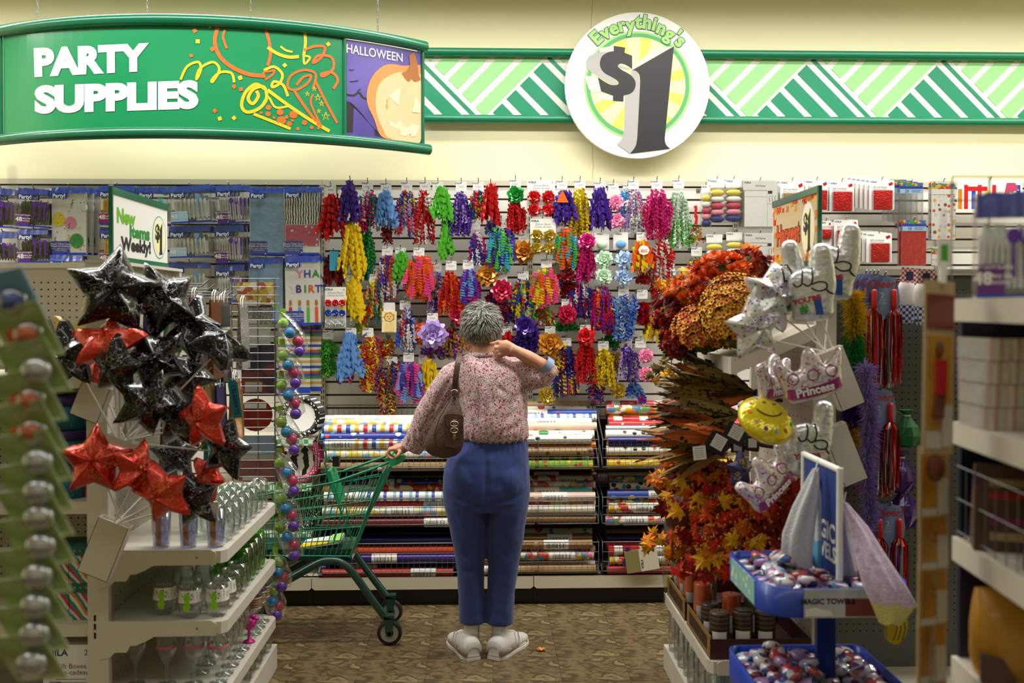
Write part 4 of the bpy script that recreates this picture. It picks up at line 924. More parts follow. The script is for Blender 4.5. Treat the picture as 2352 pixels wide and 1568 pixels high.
defmat('stripe_cover', '#2c4fae', .35, kind='stripes', cols=('#efece2', '#e0b23a', '#efece2', '#4f9a3e', '#2c4fae', '#d2612a', '#efece2'), scale=2.6, dirn='Z', coat=.3)
mb = MB(); mb.prism(rrect(.088, .03, .004), -.0008, 0, 1); mb.text('Party!', XZ(0, -.0165, -.0014), .03, .03, 0); logo_me = mb.mesh('party_logo', ['white', 'logo_blue'])
_pk = {}
def utensil(mb, kind, x, z0, z1, w, y, m):
    h = z1-z0
    if kind == 's':
        mb.poly([(x + (w*.5*math.cos(a), w*.16)[0]*1.0, y, z1 - h*.16 + h*.16*math.sin(a)) for a in [i*math.pi/6 for i in range(12)]], m)
        mb.poly([(x-w*.14, y, z0), (x+w*.14, y, z0), (x+w*.1, y, z1-h*.28), (x-w*.1, y, z1-h*.28)], m)
    elif kind == 'f':
        for d in (-.36, 0, .36): mb.poly([(x+w*(d-.11), y, z1-h*.25), (x+w*(d+.11), y, z1-h*.25), (x+w*(d+.08), y, z1), (x+w*(d-.08), y, z1)], m)
        mb.poly([(x-w*.47, y, z1-h*.25), (x-w*.15, y, z1-h*.38), (x+w*.15, y, z1-h*.38), (x+w*.47, y, z1-h*.25)], m); mb.poly([(x-w*.14, y, z0), (x+w*.14, y, z0), (x+w*.1, y, z1-h*.36), (x-w*.1, y, z1-h*.36)], m)
    else:
        mb.poly([(x-w*.2, y, z1-h*.5), (x+w*.2, y, z1-h*.5), (x+w*.34, y, z1-h*.12), (x+w*.1, y, z1), (x-w*.2, y, z1-h*.05)], m); mb.poly([(x-w*.16, y, z0), (x+w*.16, y, z0), (x+w*.14, y, z1-h*.5), (x-w*.14, y, z1-h*.5)], m)
def cutlery(t, w, h, body, prints, lab, kinds, dens=9):
    hd = .036; mb = MB(); rnd = random.Random(int(w*1e4))
    mb.box(-w*.42, w*.42, .006, .022, -h+.03, -hd-.05, 0)
    for i in range(dens):
        x = lerp(-w*.4, w*.4, (i+.5)/dens); zt_ = -hd-.028 - rnd.uniform(0, .012)
        mb.tube([(x*1.05, -.002, -h+.02), (x, -.004, zt_-.045), (x*.97, -.006, zt_-.02), (x*.97, 0, zt_)], [.005, .0045, .0105, .005], 6, 0, flat=(.5, 1))
    mb.build('cutlery_bundle', body, t)
    mb = MB(); n = len(kinds); xs = (.62, .8, .97) if n == 3 else (.72,)
    for k_, xf in zip(kinds, xs): utensil(mb, k_, (xf-.5)*w*1.0 - .008, -h*.80 if n == 3 else -h*.72, -h*.34 if n == 3 else -h*.24, .025, -.0165, 0)
    mb.build('utensil_print', prints, t)
    mb = MB(); mb.poly([(-w*.5+.002, -.0165, -h+.006), (-w*.08, -.0165, -h+.006), (-w*.08, -.0165, -h*.68), (-w*.5+.002, -.0165, -h*.68)], 0)
    mb.text('48', XZ(-w*.41, -h*.82, -.0172), .036, .02, 1); mb.text('Cutlery Set', XZ(-w*.2, -h*.79, -.0172), .0125, .01, 1); mb.text('Ustensiles', XZ(-w*.2, -h*.85, -.0172), .0125, 0, 1); mb.text('HEAVY DUTY PLASTIC', XZ(-w*.28, -h*.71, -.0172), .0085, .02, 1)
    mb.build('info_label', [lab, 'white'], t)
    mb = MB(); mb.prism(rrect(w, h, .004), -.016, .024); mb.build('clear_bag', 'film_crisp', t)
    mb = MB(); mb.box(-w/2, w/2, -.0175, -.0165, -h, -h+.008); mb.build('blue_edge', 'header_blue', t)
def header(t, w, hd=.036):
    mb = MB(); rnd = random.Random(int(w*9e3)); n = 10; vs = []
    for i in range(n+1):
        x = lerp(-w/2, w/2, i/n); j = rnd.uniform(-.004, .004)
        vs += [(x, -.012+j, -hd), (x*.985, j, rnd.uniform(-.004, .004)), (x, .014+j, -hd)]
    fs = []
    for i in range(n): a = 3*i; fs += [(a, a+3, a+4, a+1), (a+1, a+4, a+5, a+2)]
    mb.add(vs, fs); mb.build('header_card', 'header_blue', t)
def pack(x0, y0, x1, y1, kind, label, tilt=0.0, dy=0.0, backs=0, nm='cutlery_pack', step=(7, -5), bshift=.035):
    Y = YS - .2 + dy; k = ppm(Y)/3.178; o = W((x0+x1)/2/3.178, 400 + y0/3.178, Y); w = (x1-x0)*k; h = (y1-y0)*k
    t = thing(nm, ulabel(label), 'table cover' if nm == 'table_cover' else 'pack', o, 'party packs on the slatted wall'); t.rotation_euler = (0, math.radians(tilt), 0)
    hook(o.x, o.z-.012, .22 - dy)
    if kind[0] == 'cut': header(t, w); cutlery(t, w, h, *kind[1:])
    else: kind[1](t, w, h, k)
    link(logo_me, 'party_logo', t, (-w/2 + .046, -.019, -.034))
    for b in range(backs):
        d = dup(t, ulabel(label.replace(' pack', ' pack hanging close behind', 1) if b == 0 else label.replace(' pack', ' pack hanging deeper on the hook', 1)), o + Vector((step[0]*k*(b+1), bshift*(b+1)*1.4, step[1]*k*(b+1))), (0, math.radians(tilt + (b+1)*1.3), 0))
    return t
BP = ('cut', 'black_plastic', 'purple_plastic', 'label_plum', 'sfk'); CP = ('cut', 'white_plastic', 'purple_plastic', 'label_plum', 'sfk'); WP = ('cut', 'white_plastic', 'sky_plastic', 'label_sky', 's', 8); YP = ('cut', 'yellow_plastic', 'yellow_plastic', 'label_rose', 's', 10); TP = ('cut', 'white_plastic', 'teal_plastic', 'label_sky', 'f', 7)
pack(-95,105,112,385, BP, 'black cutlery pack at the far end of the top party row', 2, 0, 1, step=(22, 0))
pack(140,105,355,380, BP, 'black cutlery pack beside the balloon table cover, top row', 3, -.02, 1, step=(20, 0))
pack(-90,420,128,650, BP, 'black cutlery pack at the far end of the second party row', 0, 0, 0)
pack(136,395,350,640, BP, 'black cutlery pack beside the balloon table cover, second row', -1, -.02, 1, step=(24, -8))
pack(730,85,985,362, YP, 'yellow cutlery pack on the top row, beside the new items flag', 0, 0, 1)
pack(735,385,985,655, YP, 'yellow cutlery pack on the second row, beside the new items flag', -1, 0, 1)
pack(1015,95,1260,372, TP, 'clear cutlery pack with a teal fork print', 2, .03, 0)
pack(1238,85,1530,350, WP, 'white cutlery pack with a blue spoon print, top row', -4, -.03, 2, step=(18, 4))
pack(1238,375,1530,605, WP, 'white cutlery pack with a blue spoon print, second row', -2, -.02, 2, step=(16, 2))
pack(1575,80,1765,358, CP, 'white cutlery pack with purple utensil print, top row', -4, 0, 2, step=(16, 6))
pack(1570,372,1772,645, CP, 'white cutlery pack with purple utensil print, second row', -2, 0, 2, step=(15, 4))
pack(1570,660,1785,930, CP, 'white cutlery pack with purple utensil print, third row', -2, 0, 1, step=(15, 4))
pack(1238,640,1530,900, WP, 'white cutlery pack with a blue spoon print, third row', 0, 0, 0)
pack(-90,645,330,900, BP, 'blue topped wide cutlery pack below the black packs', 0, .02, 0)
def cover(face, lines=('Plastic Table Cover', 'Nappe en plastique')):
    def f(t, w, h, k):
        mb = MB(); mb.box(-w/2, w/2, -.004, .016, -h, -.03); mb.build('folded_cover', 'white', t)
        face(t, w, h, k); header(t, w, .034)
        mb = MB(); mb.poly([(-w/2, -.0068, -h), (w*.02, -.0068, -h), (w*.02, -.0068, -h*.82), (-w*.02, -.0068, -h*.805), (-w/2, -.0068, -h*.805)], 0)
        mb.text(lines[0], XZ(-w*.24, -h*.85, -.0074), .0145, .01, 1); mb.text(lines[1], XZ(-w*.24, -h*.88, -.0074), .0145, .01, 1); mb.text('54 in x 108 in (4.5 ft x 9 ft)', XZ(-w*.24, -h*.92, -.0074), .0095, .01, 1); mb.text('1.37 m x 2.74 m', XZ(-w*.24, -h*.945, -.0074), .0095, .01, 1)
        mb.build('info_label', ['header_blue', 'white'], t)
        mb = MB(); mb.prism(rrect(w, h, .003), -.0085, .02); mb.build('clear_bag', 'film_crisp', t)
        MB().box(-w/2, w/2, -.0095, -.0086, -h-.004, -h+.008).build('blue_edge', 'header_blue', t)
    return f
def pat_face(*bands):
    def f(t, w, h, k):
        for (za, zb_, m) in bands: MB().box(-w/2+.003, w/2-.003, -.0062, -.0042, -h*zb_, -h*za).build('cover_print', m, t)
    return f
def balloons(t, w, h, k):
    for cx, cz, r, c in ((.2, .48, .19, 'rb_y'), (.55, .53, .17, 'rb_k'), (.72, .80, .2, 'rb_G'), (.95, .3, .1, 'rb_w')):
        n = 16; MB().poly([((cx-.5)*w + w*r*math.cos(2*math.pi*i/n), -.0062 - .0002*cx, -h*cz + w*r*1.1*math.sin(2*math.pi*i/n)) for i in range(n)]).build('balloon_print', c, t)
    rnd = random.Random(3)
    for i in range(26):
        c = rnd.choice(['rb_r', 'rb_B', 'rb_G', 'rb_y', 'rb_P', 'rb_o']); x, z = rnd.uniform(-.45, .45)*w, -h*rnd.uniform(.16, .95); P = spl([(x, z), (x+.008, z+.012), (x+.002, z+.02), (x+.012, z+.03)], 3) if i < 9 else [(x, z), (x+.004, z+.004)]
        MB().stroke(P, .0035 if i < 9 else .006, lambda a, b: (a, -.0066, b)).build('confetti_print', c, t)
pack(383,95,625,575, ('cov', cover(balloons)), 'balloon print table cover pack in clear wrap', 0, 0, 2, 'table_cover', (28, 4))
pack(1825,95,2070,578, ('cov', cover(pat_face((.1, .985, 'cover_blue')), ('Plastic Tablecover', 'Nappe en plastique'))), 'sky blue table cover pack on the top row', 0, 0, 1, 'table_cover', (6, -4))
pack(1820,605,2062,1080, ('cov', cover(pat_face((.1, .985, 'cover_blue')), ('Plastic Tablecover', 'Nappe en plastique'))), 'sky blue table cover pack below its twin', 0, 0, 1, 'table_cover', (6, -4))
pack(2080,90,2330,578, ('cov', cover(pat_face((.09, .56, 'zebra'), (.57, .88, 'pinkdots')))), 'zebra and pink dot table cover pack', 0, -.02, 1, 'table_cover', (10, 0))
def bday(t, w, h, k):
    for s_, x, z, c in (('Y', -.08, .27, 'rb_k'), ('H', .14, .27, 'rb_B'), ('A', .38, .27, 'rb_G'), ('Y', -.28, .49, 'rb_w'), ('B', -.12, .49, 'rb_P'), ('I', .07, .49, 'rb_G'), ('R', .24, .49, 'rb_o'), ('T', .44, .49, 'rb_B')):
        MB().text(s_, XZ(x*w, -h*z, -.0064), .058, .03).build('letter_print', c, t)
    for i, (x, c) in enumerate(((-.36, 'rb_r'), (-.1, 'rb_b'), (.14, 'rb_g'), (.38, 'rb_o'))):
        MB().box(x*w-.009, x*w+.009, -.0064, -.0060, -h*.98, -h*.75).build('candle_print', c, t)
        MB().prism([(x*w + .009*math.sin(a)*(1 if a < 3.2 else 1), -h*.69 + .019*math.cos(a)) for a in [-i_*math.pi/5 for i_ in range(10)]], -.0064, -.006).build('flame_print', 'rb_a', t)
pack(2080,595,2332,1090, ('cov', cover(bday)), 'white birthday table cover pack with candle print', -1, -.03, 2, 'table_cover', (14, 4))
pack(365,590,602,900, ('cov', cover(pat_face((.1, .985, 'white')))), 'plain white table cover pack under the balloon cover', 0, -.02, 1, 'table_cover', (8, 0))
# striped covers lower down
for i, (u0, v0, u1, v1) in enumerate(((640, 748, 712, 900), (690, 748, 738, 896))):
    Y = YS - .2 + .03*i; k = ppm(Y); o = W((u0+u1)/2, v0, Y); w = (u1-u0)*k; h = (v1-v0)*k
    t = thing('table_cover', ulabel(('striped blue and orange table cover pack behind the ball strip', 'striped blue and orange table cover pack next to the tinsel garland')[i]), 'table cover', o, 'party packs on the slatted wall'); hook(o.x, o.z-.01, .2)
    MB().box(-w/2, w/2, -.004, .02, -h, -.01).build('folded_cover', 'stripe_cover', t); header(t, w, .02); MB().prism(rrect(w, h, .003), -.0085, .022).build('clear_bag', 'film_crisp', t)
    MB().box(-w/2, w/2, -.0095, -.0086, -h-.004, -h+.02).build('blue_edge', 'header_blue', t)
# ------------------------------------------------------------ paper plates standing on small shelves
defmat('weave_strip', '#eef3e4', .45, kind='checker', cols=('#58b06a',), scale=40); defmat('damask', '#141316', .4, kind='dots', cols=('#e9e7e4',), scale=70, thr=.34, distort=1); defmat('paisley', '#141316', .4, kind='zebra', cols=('#d9d7d4', '#141316', '#141316'), scale=16, distort=9)
defmat('zebra_plate', '#efedea', .4, kind='zebra', cols=('#121113',), scale=14, distort=5, stretch=(.35,1,1)); defmat('pink_rim', '#cf3470', .4, kind='dots', cols=('#f2e4e8',), scale=75, thr=.3, distort=.3)
for i, (cu, cv, r, m1, m2, lab) in enumerate(((688, 952, 48, 'card_white', 'damask', 'white centred plates with a black damask rim'), (684, 1052, 52, 'zebra_plate', 'pink_rim', 'zebra plates with a pink dotted rim'), (684, 1165, 50, 'paisley', 'damask', 'black paisley paper plates'))):
    Y = 5.52; c = W(cu, cv, Y); R_ = r*ppm(Y)
    zsh = c.z - R_ - .012
    t = thing('shelf', ulabel(('upper', 'middle', 'lower')[i] + ' narrow shelf with a green weave strip under the paper plates'), 'shelf', (c.x-.12, 5.68, zsh-.003), 'plate shelves')
    MB().box(-.42, .2, -.2, .2, -.012, 0).build('shelf_board', 'shelf_cream', t); MB().box(-.42, .2, -.206, -.2, -.034, .006).build('price_strip', 'weave_strip', t)
    for j in range(5):
        p = thing('paper_plate', ulabel(lab.replace('plates', 'plate') + (' in front of its stack' if j == 0 else ' behind the front plate')) , 'plate', (c.x + j*.004, Y + j*.012, zsh), 'paper plates by the wire bins'); p.rotation_euler = (math.radians(-9), 0, 0)
        if j == 0:
            mb = MB(); n = 36
            rs = [(R_*.0001, .012), (R_*.68, .012), (R_*.74, .004), (R_, -.004)]
            ring = lambda r_, y: [(r_*math.cos(2*math.pi*q/n), y, R_ + r_*math.sin(2*math.pi*q/n)) for q in range(n)]
            a = MB(); a.rings([ring(*rs[0]), ring(*rs[1]), ring(R_*.69, .0118)], 0, False); a.build('plate_centre', m1, p)
            a = MB(); a.rings([ring(R_*.69, .0118), ring(*rs[2]), ring(*rs[3]), ring(R_, -.003)], 0, False); a.build('plate_rim', m2, p); src = p
        else:
            for ch in src.children: dup(ch, parent=p)
# ------------------------------------------------------------ gift goods on the far bay
def C6(x, y, Y): return W(1580 + x/3.047, 400 + y/3.047, Y)
defmat('foil_red', '#c8171c', .22, .5, bump=.5, bscale=120); defmat('foil_gold', '#cfae6a', .25, .6); defmat('sack_red', '#b9242c', .35, coat=.5); defmat('yarn_y', '#efd75a', .7); defmat('yarn_w', '#efece8', .7); defmat('yarn_r', '#c2435a', .7); defmat('yarn_k', '#e48ca2', .7); defmat('yarn_n', '#27357f', .7); defmat('rainbow_top', '#d23a34', .4, kind='cells', cols=('#2f6fc0', '#e6b93a', '#3f9a4c', '#d23a34'), scale=60)
def c6pack(nm, x0, y0, x1, y1, label, maker, dy=0.0, backs=0, step=(-20, 3), cat='pack'):
    Y = YS - .2 + dy; k = ppm(Y)/3.047; o = C6((x0+x1)/2, y0, Y); t = thing(nm, ulabel(label), cat, o, 'gift goods on the slatted wall'); hook(o.x, o.z-.012, .22-dy)
    maker(t, (x1-x0)*k, (y1-y0)*k)
    for b in range(backs): dup(t, ulabel(label.split(',')[0].split(' on the')[0].split(' behind')[0].split(' at the')[0].split(' half')[0] + ', further back on its hook' + (' by the flag' if 'flag' in label else '')), o + Vector((step[0]*k*(b+1), .03*(b+1), step[1]*k*(b+1))))
def raffia(t, w, h):
    MB().prism(rrect(w*.95, .05, .005), -.001, .001).build('hang_card', 'card_white', t); MB().text('VOILA', XZ(-w*.25, -.012, -.0015), .013, .03).build('lettering', 'print_navy', t)
    n = 5
    for i, c in enumerate('ywrkn'):
        mb = MB(); zc = -.06 - (h-.065)*(i+.5)/n
        mb.tube([(-w*.46, 0, zc), (-w*.3, -.004, zc), (0, -.006, zc), (w*.3, -.004, zc), (w*.46, 0, zc)], [.006, .017, .02, .017, .006], 8); mb.build('ribbon_hank', 'yarn_' + c, t)
    MB().prism([(-w*.5, -h), (w*.5, -h), (w*.5, -.055), (w*.3, -.045), (-w*.3, -.045), (-w*.5, -.055)], -.026, .026).build('clear_bag', 'film_crisp', t)
for x0, y0, x1, y1, l, b in ((150,35,258,345,'first',1), (262,35,380,340,'second',1), (92,75,160,372,'third',0)):
    c6pack('ribbon_hank_bag', x0, y0, x1, y1, {'first': 'clear bag of yellow to navy ribbon hanks on the top hooks', 'second': 'clear bag of ribbon hanks next to the white box sets', 'third': 'clear bag of ribbon hanks nearest the mint curls'}[l], raffia, 0, b, (-8, 10))
c6pack('ribbon_hank_bag', 125,420,245,690, 'clear bag of ribbon hanks on the second hooks above the flowers', raffia, 0, 0); c6pack('ribbon_hank_bag', 265,405,385,690, 'clear bag of ribbon hanks on the second hooks beside box sets', raffia, 0, 0)
def boxset(t, w, h):
    mb = MB(); mb.box(-w*.44, w*.5, -.004, .02, -h*.95, -.055, 0); mb.box(-w*.44, w*.5, -.0047, -.004, -h*.33-.0006, -h*.33+.0006, 2); mb.box(w*.2, w*.2+.0012, -.0047, -.004, -h*.95, -.055, 2); mb.build('folded_box', ['white', 'print_navy', 'print_grey'], t)
    mb = MB(); mb.prism(rrect(w*.98, .055, .005), -.006, -.0045, 0); mb.text('VOILA', XZ(-w*.36, -.012, -.0066), .014, .03, 1); mb.text('Gift Boxes', XZ(0, -.03, -.0066), .014, .02, 2); mb.build('hang_card', ['card_white', 'print_navy', 'print_grey'], t)
    mb = MB(); mb.poly([(w*.2, -.0056, -.055), (w*.48, -.0056, -.055), (w*.48, -.0056, -.13), (w*.2, -.0056, -.13)], 0); mb.box(w*.22, w*.34, -.0062, -.0057, -.075, -.058, 1)
    for i in range(3): mb.tube([(w*(.28+.08*i), -.0062, -.085), (w*(.25+.08*i), -.0062, -.1), (w*(.28+.08*i), -.0062, -.12)], .001, 4, 1)
    mb.build('info_label', ['card_white', 'dark_grey'], t); MB().prism(rrect(w, h, .004), -.0075, .024).build('clear_bag', 'film_crisp', t)
c6pack('gift_box_set', 380,45,630,385, 'white flat gift box set in clear wrap, top hooks', boxset, -.02, 2, (-12, 6)); c6pack('gift_box_set', 390,412,622,690, 'white flat gift box set in clear wrap, second hooks', boxset, -.02, 1, (-10, 0))
def cardbox(m):
    def f(t, w, h):
        mb = MB(); mb.prism(rrect(w, h, .006), 0, .002, 0); mb.text('VOILA', XZ(-w*.33, -.012, -.0007), .013, .03, 1); mb.text('Gift Card Boxes', XZ(-w*.08, -h*.24, -.0007), .0125, .02, 2); mb.text('Boites pour cartes', XZ(-w*.08, -h*.3, -.0007), .0105, .0, 2)
        mb.prism([(w*.25, -h*.12), (w*.4, -h*.06), (w*.45, -h*.14), (w*.31, -h*.2)], -.0012, 0, 3); mb.build('backing_card', ['card_white', 'print_navy', 'print_grey', 'foil_red'], t)
        s = min(w*.8, h*.62)/2; cz = -h*.36 - s; d = .02
        mb = MB(); mb.box(-s, s, -d, -.001, cz-s, cz+s); mb.add([(-s, -d, cz-s), (s, -d, cz-s), (s, -d, cz+s), (-s, -d, cz+s), (0, -d-.003, cz)], [(0,1,4),(1,2,4),(2,3,4),(3,0,4)]); mb.build('small_box', m, t)
        MB().box(-s-.004, s+.004, -d-.006, -.0005, cz-s-.004, cz+s+.004).build('blister', 'film', t)
    return f
for x0, y0, x1, y1, m, l, b, st in ((645,45,815,300,'foil_gold','gold gift card box on a white card',1,(-14,6)), (820,40,985,252,'foil_red','red gift card box on the top hooks behind the harvest flag',2,(-16,8)), (990,50,1165,262,'foil_red','red gift card box on the top hooks beside the harvest flag',3,(-12,9)), (1268,40,1448,252,'foil_red','glossy red gift card box at the front of a deep row',5,(-19,9)),
      (930,325,1005,505,'foil_red','red gift card box half hidden by the silver foil hand',0,(0,0)), (1022,318,1192,535,'foil_red','red gift card box on the second hooks behind the foil hand',1,(-12,6)), (1248,412,1430,620,'foil_red','shiny red gift card box on the lower hooks',4,(-17,8))):
    c6pack('gift_card_box', x0, y0, x1, y1, l, cardbox(m), -.02, b, st, 'gift box')
def sack(m, top, txt):
    def f(t, w, h):
        MB().prism(rrect(w, h, .004), -.004, .012).build('folded_sack', m, t); MB().box(-w/2, w/2, -.0052, -.0042, -.05, -.0).build('rainbow_strip', 'rainbow_top', t)
        mb = MB(); mb.box(-w/2, w/2, -.0062, -.0045, -.062, -.02, 0); mb.box(-w/2, w/2, -.0068, -.0062, -.062, -.036, 1); mb.text(txt, XZ(-w*.2, -.049, -.0074), .024, .01, 2); mb.box(w*.0, w*.42, -.0074, -.0068, -.045, -.043, 2); mb.box(w*.0, w*.36, -.0074, -.0068, -.053, -.051, 2); mb.build('header_card', ['header_blue', 'label_sky', 'print_navy'], t)
        MB().prism(rrect(w*1.02, h*1.01, .004), -.0085, .016).build('clear_bag', 'film_crisp', t)
    return f
c6pack('gift_sack_pack', 1480,60,1645,350, 'clear cello bag pack with a rainbow header', sack('film', 0, '20'), 0, 3, (-24, 12)); c6pack('gift_sack_pack', 1497,322,1668,640, 'red tissue sack pack with a blue header', sack('sack_red', 0, '10'), -.03, 1, (-8, 0))
defmat('sticker_mix', '#e9e6e2', .4, kind='dots', cols=('#d2502c', '#e6b12a', '#7d5a3c', '#cfd2c8'), scale=34, thr=.36, distort=.5)
def stick(t, w, h):
    MB().prism(rrect(w, h, .004), 0, .004).build('sticker_sheet', 'sticker_mix', t); MB().box(-w/2, w/2, -.0012, -.0002, -.045, -.012).build('rainbow_strip', 'rainbow_top', t); MB().box(-w/2, w/2, -.0018, -.0012, -.075, -.045).build('header_card', 'card_white', t); MB().prism(rrect(w*1.03, h*1.02, .004), -.006, .006).build('clear_bag', 'film_crisp', t)
c6pack('sticker_pack', 1705,50,1875,462, 'round sticker pack with a rainbow header', stick, 0, 1, (-4, 4)); c6pack('sticker_pack', 1705,505,1765,640, 'small clear pack under the round sticker pack', stick, 0, 0)
# birthday banner pack
Y = YS - .2; t = thing('birthday_banner', 'white birthday banner printed with candles and pink letters', 'banner', C6(2115, 55, Y), 'gift goods on the slatted wall'); k = ppm(Y)/3.047; hook(t.location.x, t.location.z, .22)
MB().box(-235*k, 235*k, 0, .006, -200*k, 15*k).build('banner_sheet', 'white', t)
for i, (x, c) in enumerate(((-215, 'rb_a'), (-172, 'rb_r'), (-118, 'rb_B'), (-74, 'rb_r'), (-20, 'rb_y'), (30, 'rb_r'), (150, 'rb_m'), (205, 'rb_B'))): MB().box((x-14)*k, (x+14)*k, -.001, 0, -190*k, (-20 if i % 2 else -50)*k).build('candle_print', c, t)
MB().box(-170*k, -20*k, -.0016, -.0006, -62*k, -32*k).build('stroke_print', 'rb_r', t); MB().prism([(x*k, -z*k) for x, z in ((80,190),(120,190),(170,60),(210,60),(180,5),(120,5))], -.002, -.001).build('letter_print', 'pinkdots', t)
# ------------------------------------------------------------ the shopper
YP = 4.72
KP = ppm(YP)
def pr(u, v, hw, hd, yo=0.0, n=28, sq=2.3, lean=0.0):
    c = W(u, v, YP); out = []
    for i in range(n):
        a = 2*math.pi*i/n; ca, sa = math.cos(a), math.sin(a); e = 2/sq
        x = math.copysign(abs(ca)**e, ca)*hw*KP; y = math.copysign(abs(sa)**e, sa)*hd
        out.append(Vector((c.x + x, YP + yo + y, c.z + lean*x)))
    return out
def pt(u, v, yo=0.0): p = W(u, v, YP); return Vector((p.x, YP + yo, p.z))
def solid(parts, name, voxel, smooth=4, factor=.6):
    mb = MB()
    for p in parts: p(mb)
    me = mb.mesh(name, ['white']); bm = bmesh.new(); bm.from_mesh(me); bmesh.ops.recalc_face_normals(bm, faces=bm.faces); bm.to_mesh(me); bm.free()
    o = bpy.data.objects.new(name, me); COL.objects.link(o)
    r = o.modifiers.new('r', 'REMESH'); r.mode = 'VOXEL'; r.voxel_size = voxel
    s = o.modifiers.new('s', 'SMOOTH'); s.iterations = smooth; s.factor = factor
    dg = bpy.context.evaluated_depsgraph_get(); out = bpy.data.meshes.new_from_object(o.evaluated_get(dg)); out.name = name
    bpy.data.objects.remove(o); bpy.data.meshes.remove(me)
    return out
def finish(me, mat_, name, parent, disp=None):
    if disp:
        nr = [v.normal.copy() for v in me.vertices]
        for v, n in zip(me.vertices, nr): v.co += n * disp(v.co, n)
    o0 = parent.location
    for v in me.vertices: v.co -= o0
    me.materials.clear(); me.materials.append(MT(mat_))
    me.polygons.foreach_set('use_smooth', [True]*len(me.polygons)); me.update()
    return link(me, name, parent)
def uv_of(p):                            # back to picture columns and rows on the figure's plane
    k = FPX / YP; return (1104 + p.x*k*1.0, 705 - (p.z - CAM_H)*k)
def crease(u, v, a, b, w):               # gaussian distance to a segment
    ax, ay = a; bx, by = b; dx, dy = bx-ax, by-ay; L = dx*dx+dy*dy; t_ = max(0, min(1, ((u-ax)*dx+(v-ay)*dy)/L))
    d2 = (u-ax-dx*t_)**2 + (v-ay-dy*t_)**2; return math.exp(-d2/(w*w)) * math.sin(math.pi*min(1, max(0, .08+.84*t_)))
base = pt(1120, 1500); base.z = 0
person = thing('person', 'shopper in floral blouse and blue trousers with a hand at the neck', 'person', base)
defmat('skin', '#d8a184', .5, kind='noise', cols=('#cf9375', '#dcab90'), scale=14, sub=.15, bump=.15, bscale=260); defmat('trousers', '#2b3c7c', .85, kind='noise', cols=('#314386', '#283875'), scale=180, sheen=.2, bump=.12, bscale=700)
defmat('blouse', '#d8bdbc', .75, kind='floral', cols=('#ab2540', '#bd8b94', '#e6d2cf', '#917e88', '#cda2a6', '#dfc8c4', '#6c5f6a'), scale=56, thr=.27, sheen=.2)
defmat('sock', '#e9e6e2', .9, bump=.4, bscale=200); defmat('shoe_white', '#dcd9d4', .5); defmat('shoe_grey', '#a9a5a2', .6); defmat('shoe_sole', '#e4e2dc', .55)
# --- skin: head, neck, trunk, arms with hands, legs as one surface
HC = pt(1106, 757, .015)                 # head centre
def head(mb):
    mb.ball((HC.x, HC.y, HC.z+.012), (.074, .094, .108), 20, 14)
    mb.ball((HC.x, HC.y+.035, HC.z-.055), (.056, .06, .062), 16, 10)                    # jaw and face, turned to the shelves
    mb.tube([(HC.x, HC.y+.09, HC.z+.0), (HC.x, HC.y+.117, HC.z-.028), (HC.x, HC.y+.095, HC.z-.034)], [.008, .014, .01], 8)   # nose
    for sx in (-1, 1):
        mb.ball((HC.x+sx*.028, HC.y+.088, HC.z+.002), (.016, .012, .009), 8, 6)
        mb.ball((HC.x+sx*.077, HC.y+.006, HC.z-.018), (.010, .021, .034), 10, 8)         # ears
    mb.ball((HC.x, HC.y+.098, HC.z-.066), (.026, .01, .008), 10, 6)                     # lips
def neck(mb):
    mb.tube([HC + Vector((0, -.012, -.05)), pt(1110, 806, -.005), pt(1112, 835, 0)], [.052, .054, .075], 14)
def trunk(mb):
    mb.rings([pr(1118, 1150, 80, .12), pr(1118, 1090, 88, .14), pr(1130, 1000, 66, .11), pr(1130, 930, 66, .11), pr(1128, 860, 66, .1), pr(1114, 828, 45, .07)], 0)
    for u0, u1 in ((1075, 1084), (1162, 1148)): mb.tube([pt(u0, 1140), pt(u0+3, 1280, -.01), pt(u1, 1430), pt(u1, 1475)], [.085, .055, .038, .034], 12)
Lw = pt(934, 1032, .16)
def left_arm(mb):
    mb.tube([pt(1062, 845), pt(1005, 925, .06), pt(958, 1005, .13), Lw, pt(916, 1042, .165)], [.055, .045, .036, .026, .026], 12)
    k = KP
    mb.tube([pt(922, 1036, .165), pt(908, 1040, .165), pt(898, 1046, .165)], [.027, .034, .030], 10, flat=(.75, 1))
    for i, (y, l) in enumerate(((.135, 1.0), (.155, 1.08), (.175, 1.02), (.192, .88))):
        mb.tube([pt(902, 1040, y), pt(890 - 2*l, 1042, y-.002), pt(884 - 1.5*l, 1052, y-.004), pt(890, 1061, y-.006), pt(898, 1063, y-.006)], [.0098, .0095, .009, .0085, .007], 8)
    mb.tube([pt(916, 1044, .13), pt(910, 1054, .118), pt(903, 1060, .122)], [.012, .0105, .008], 8)
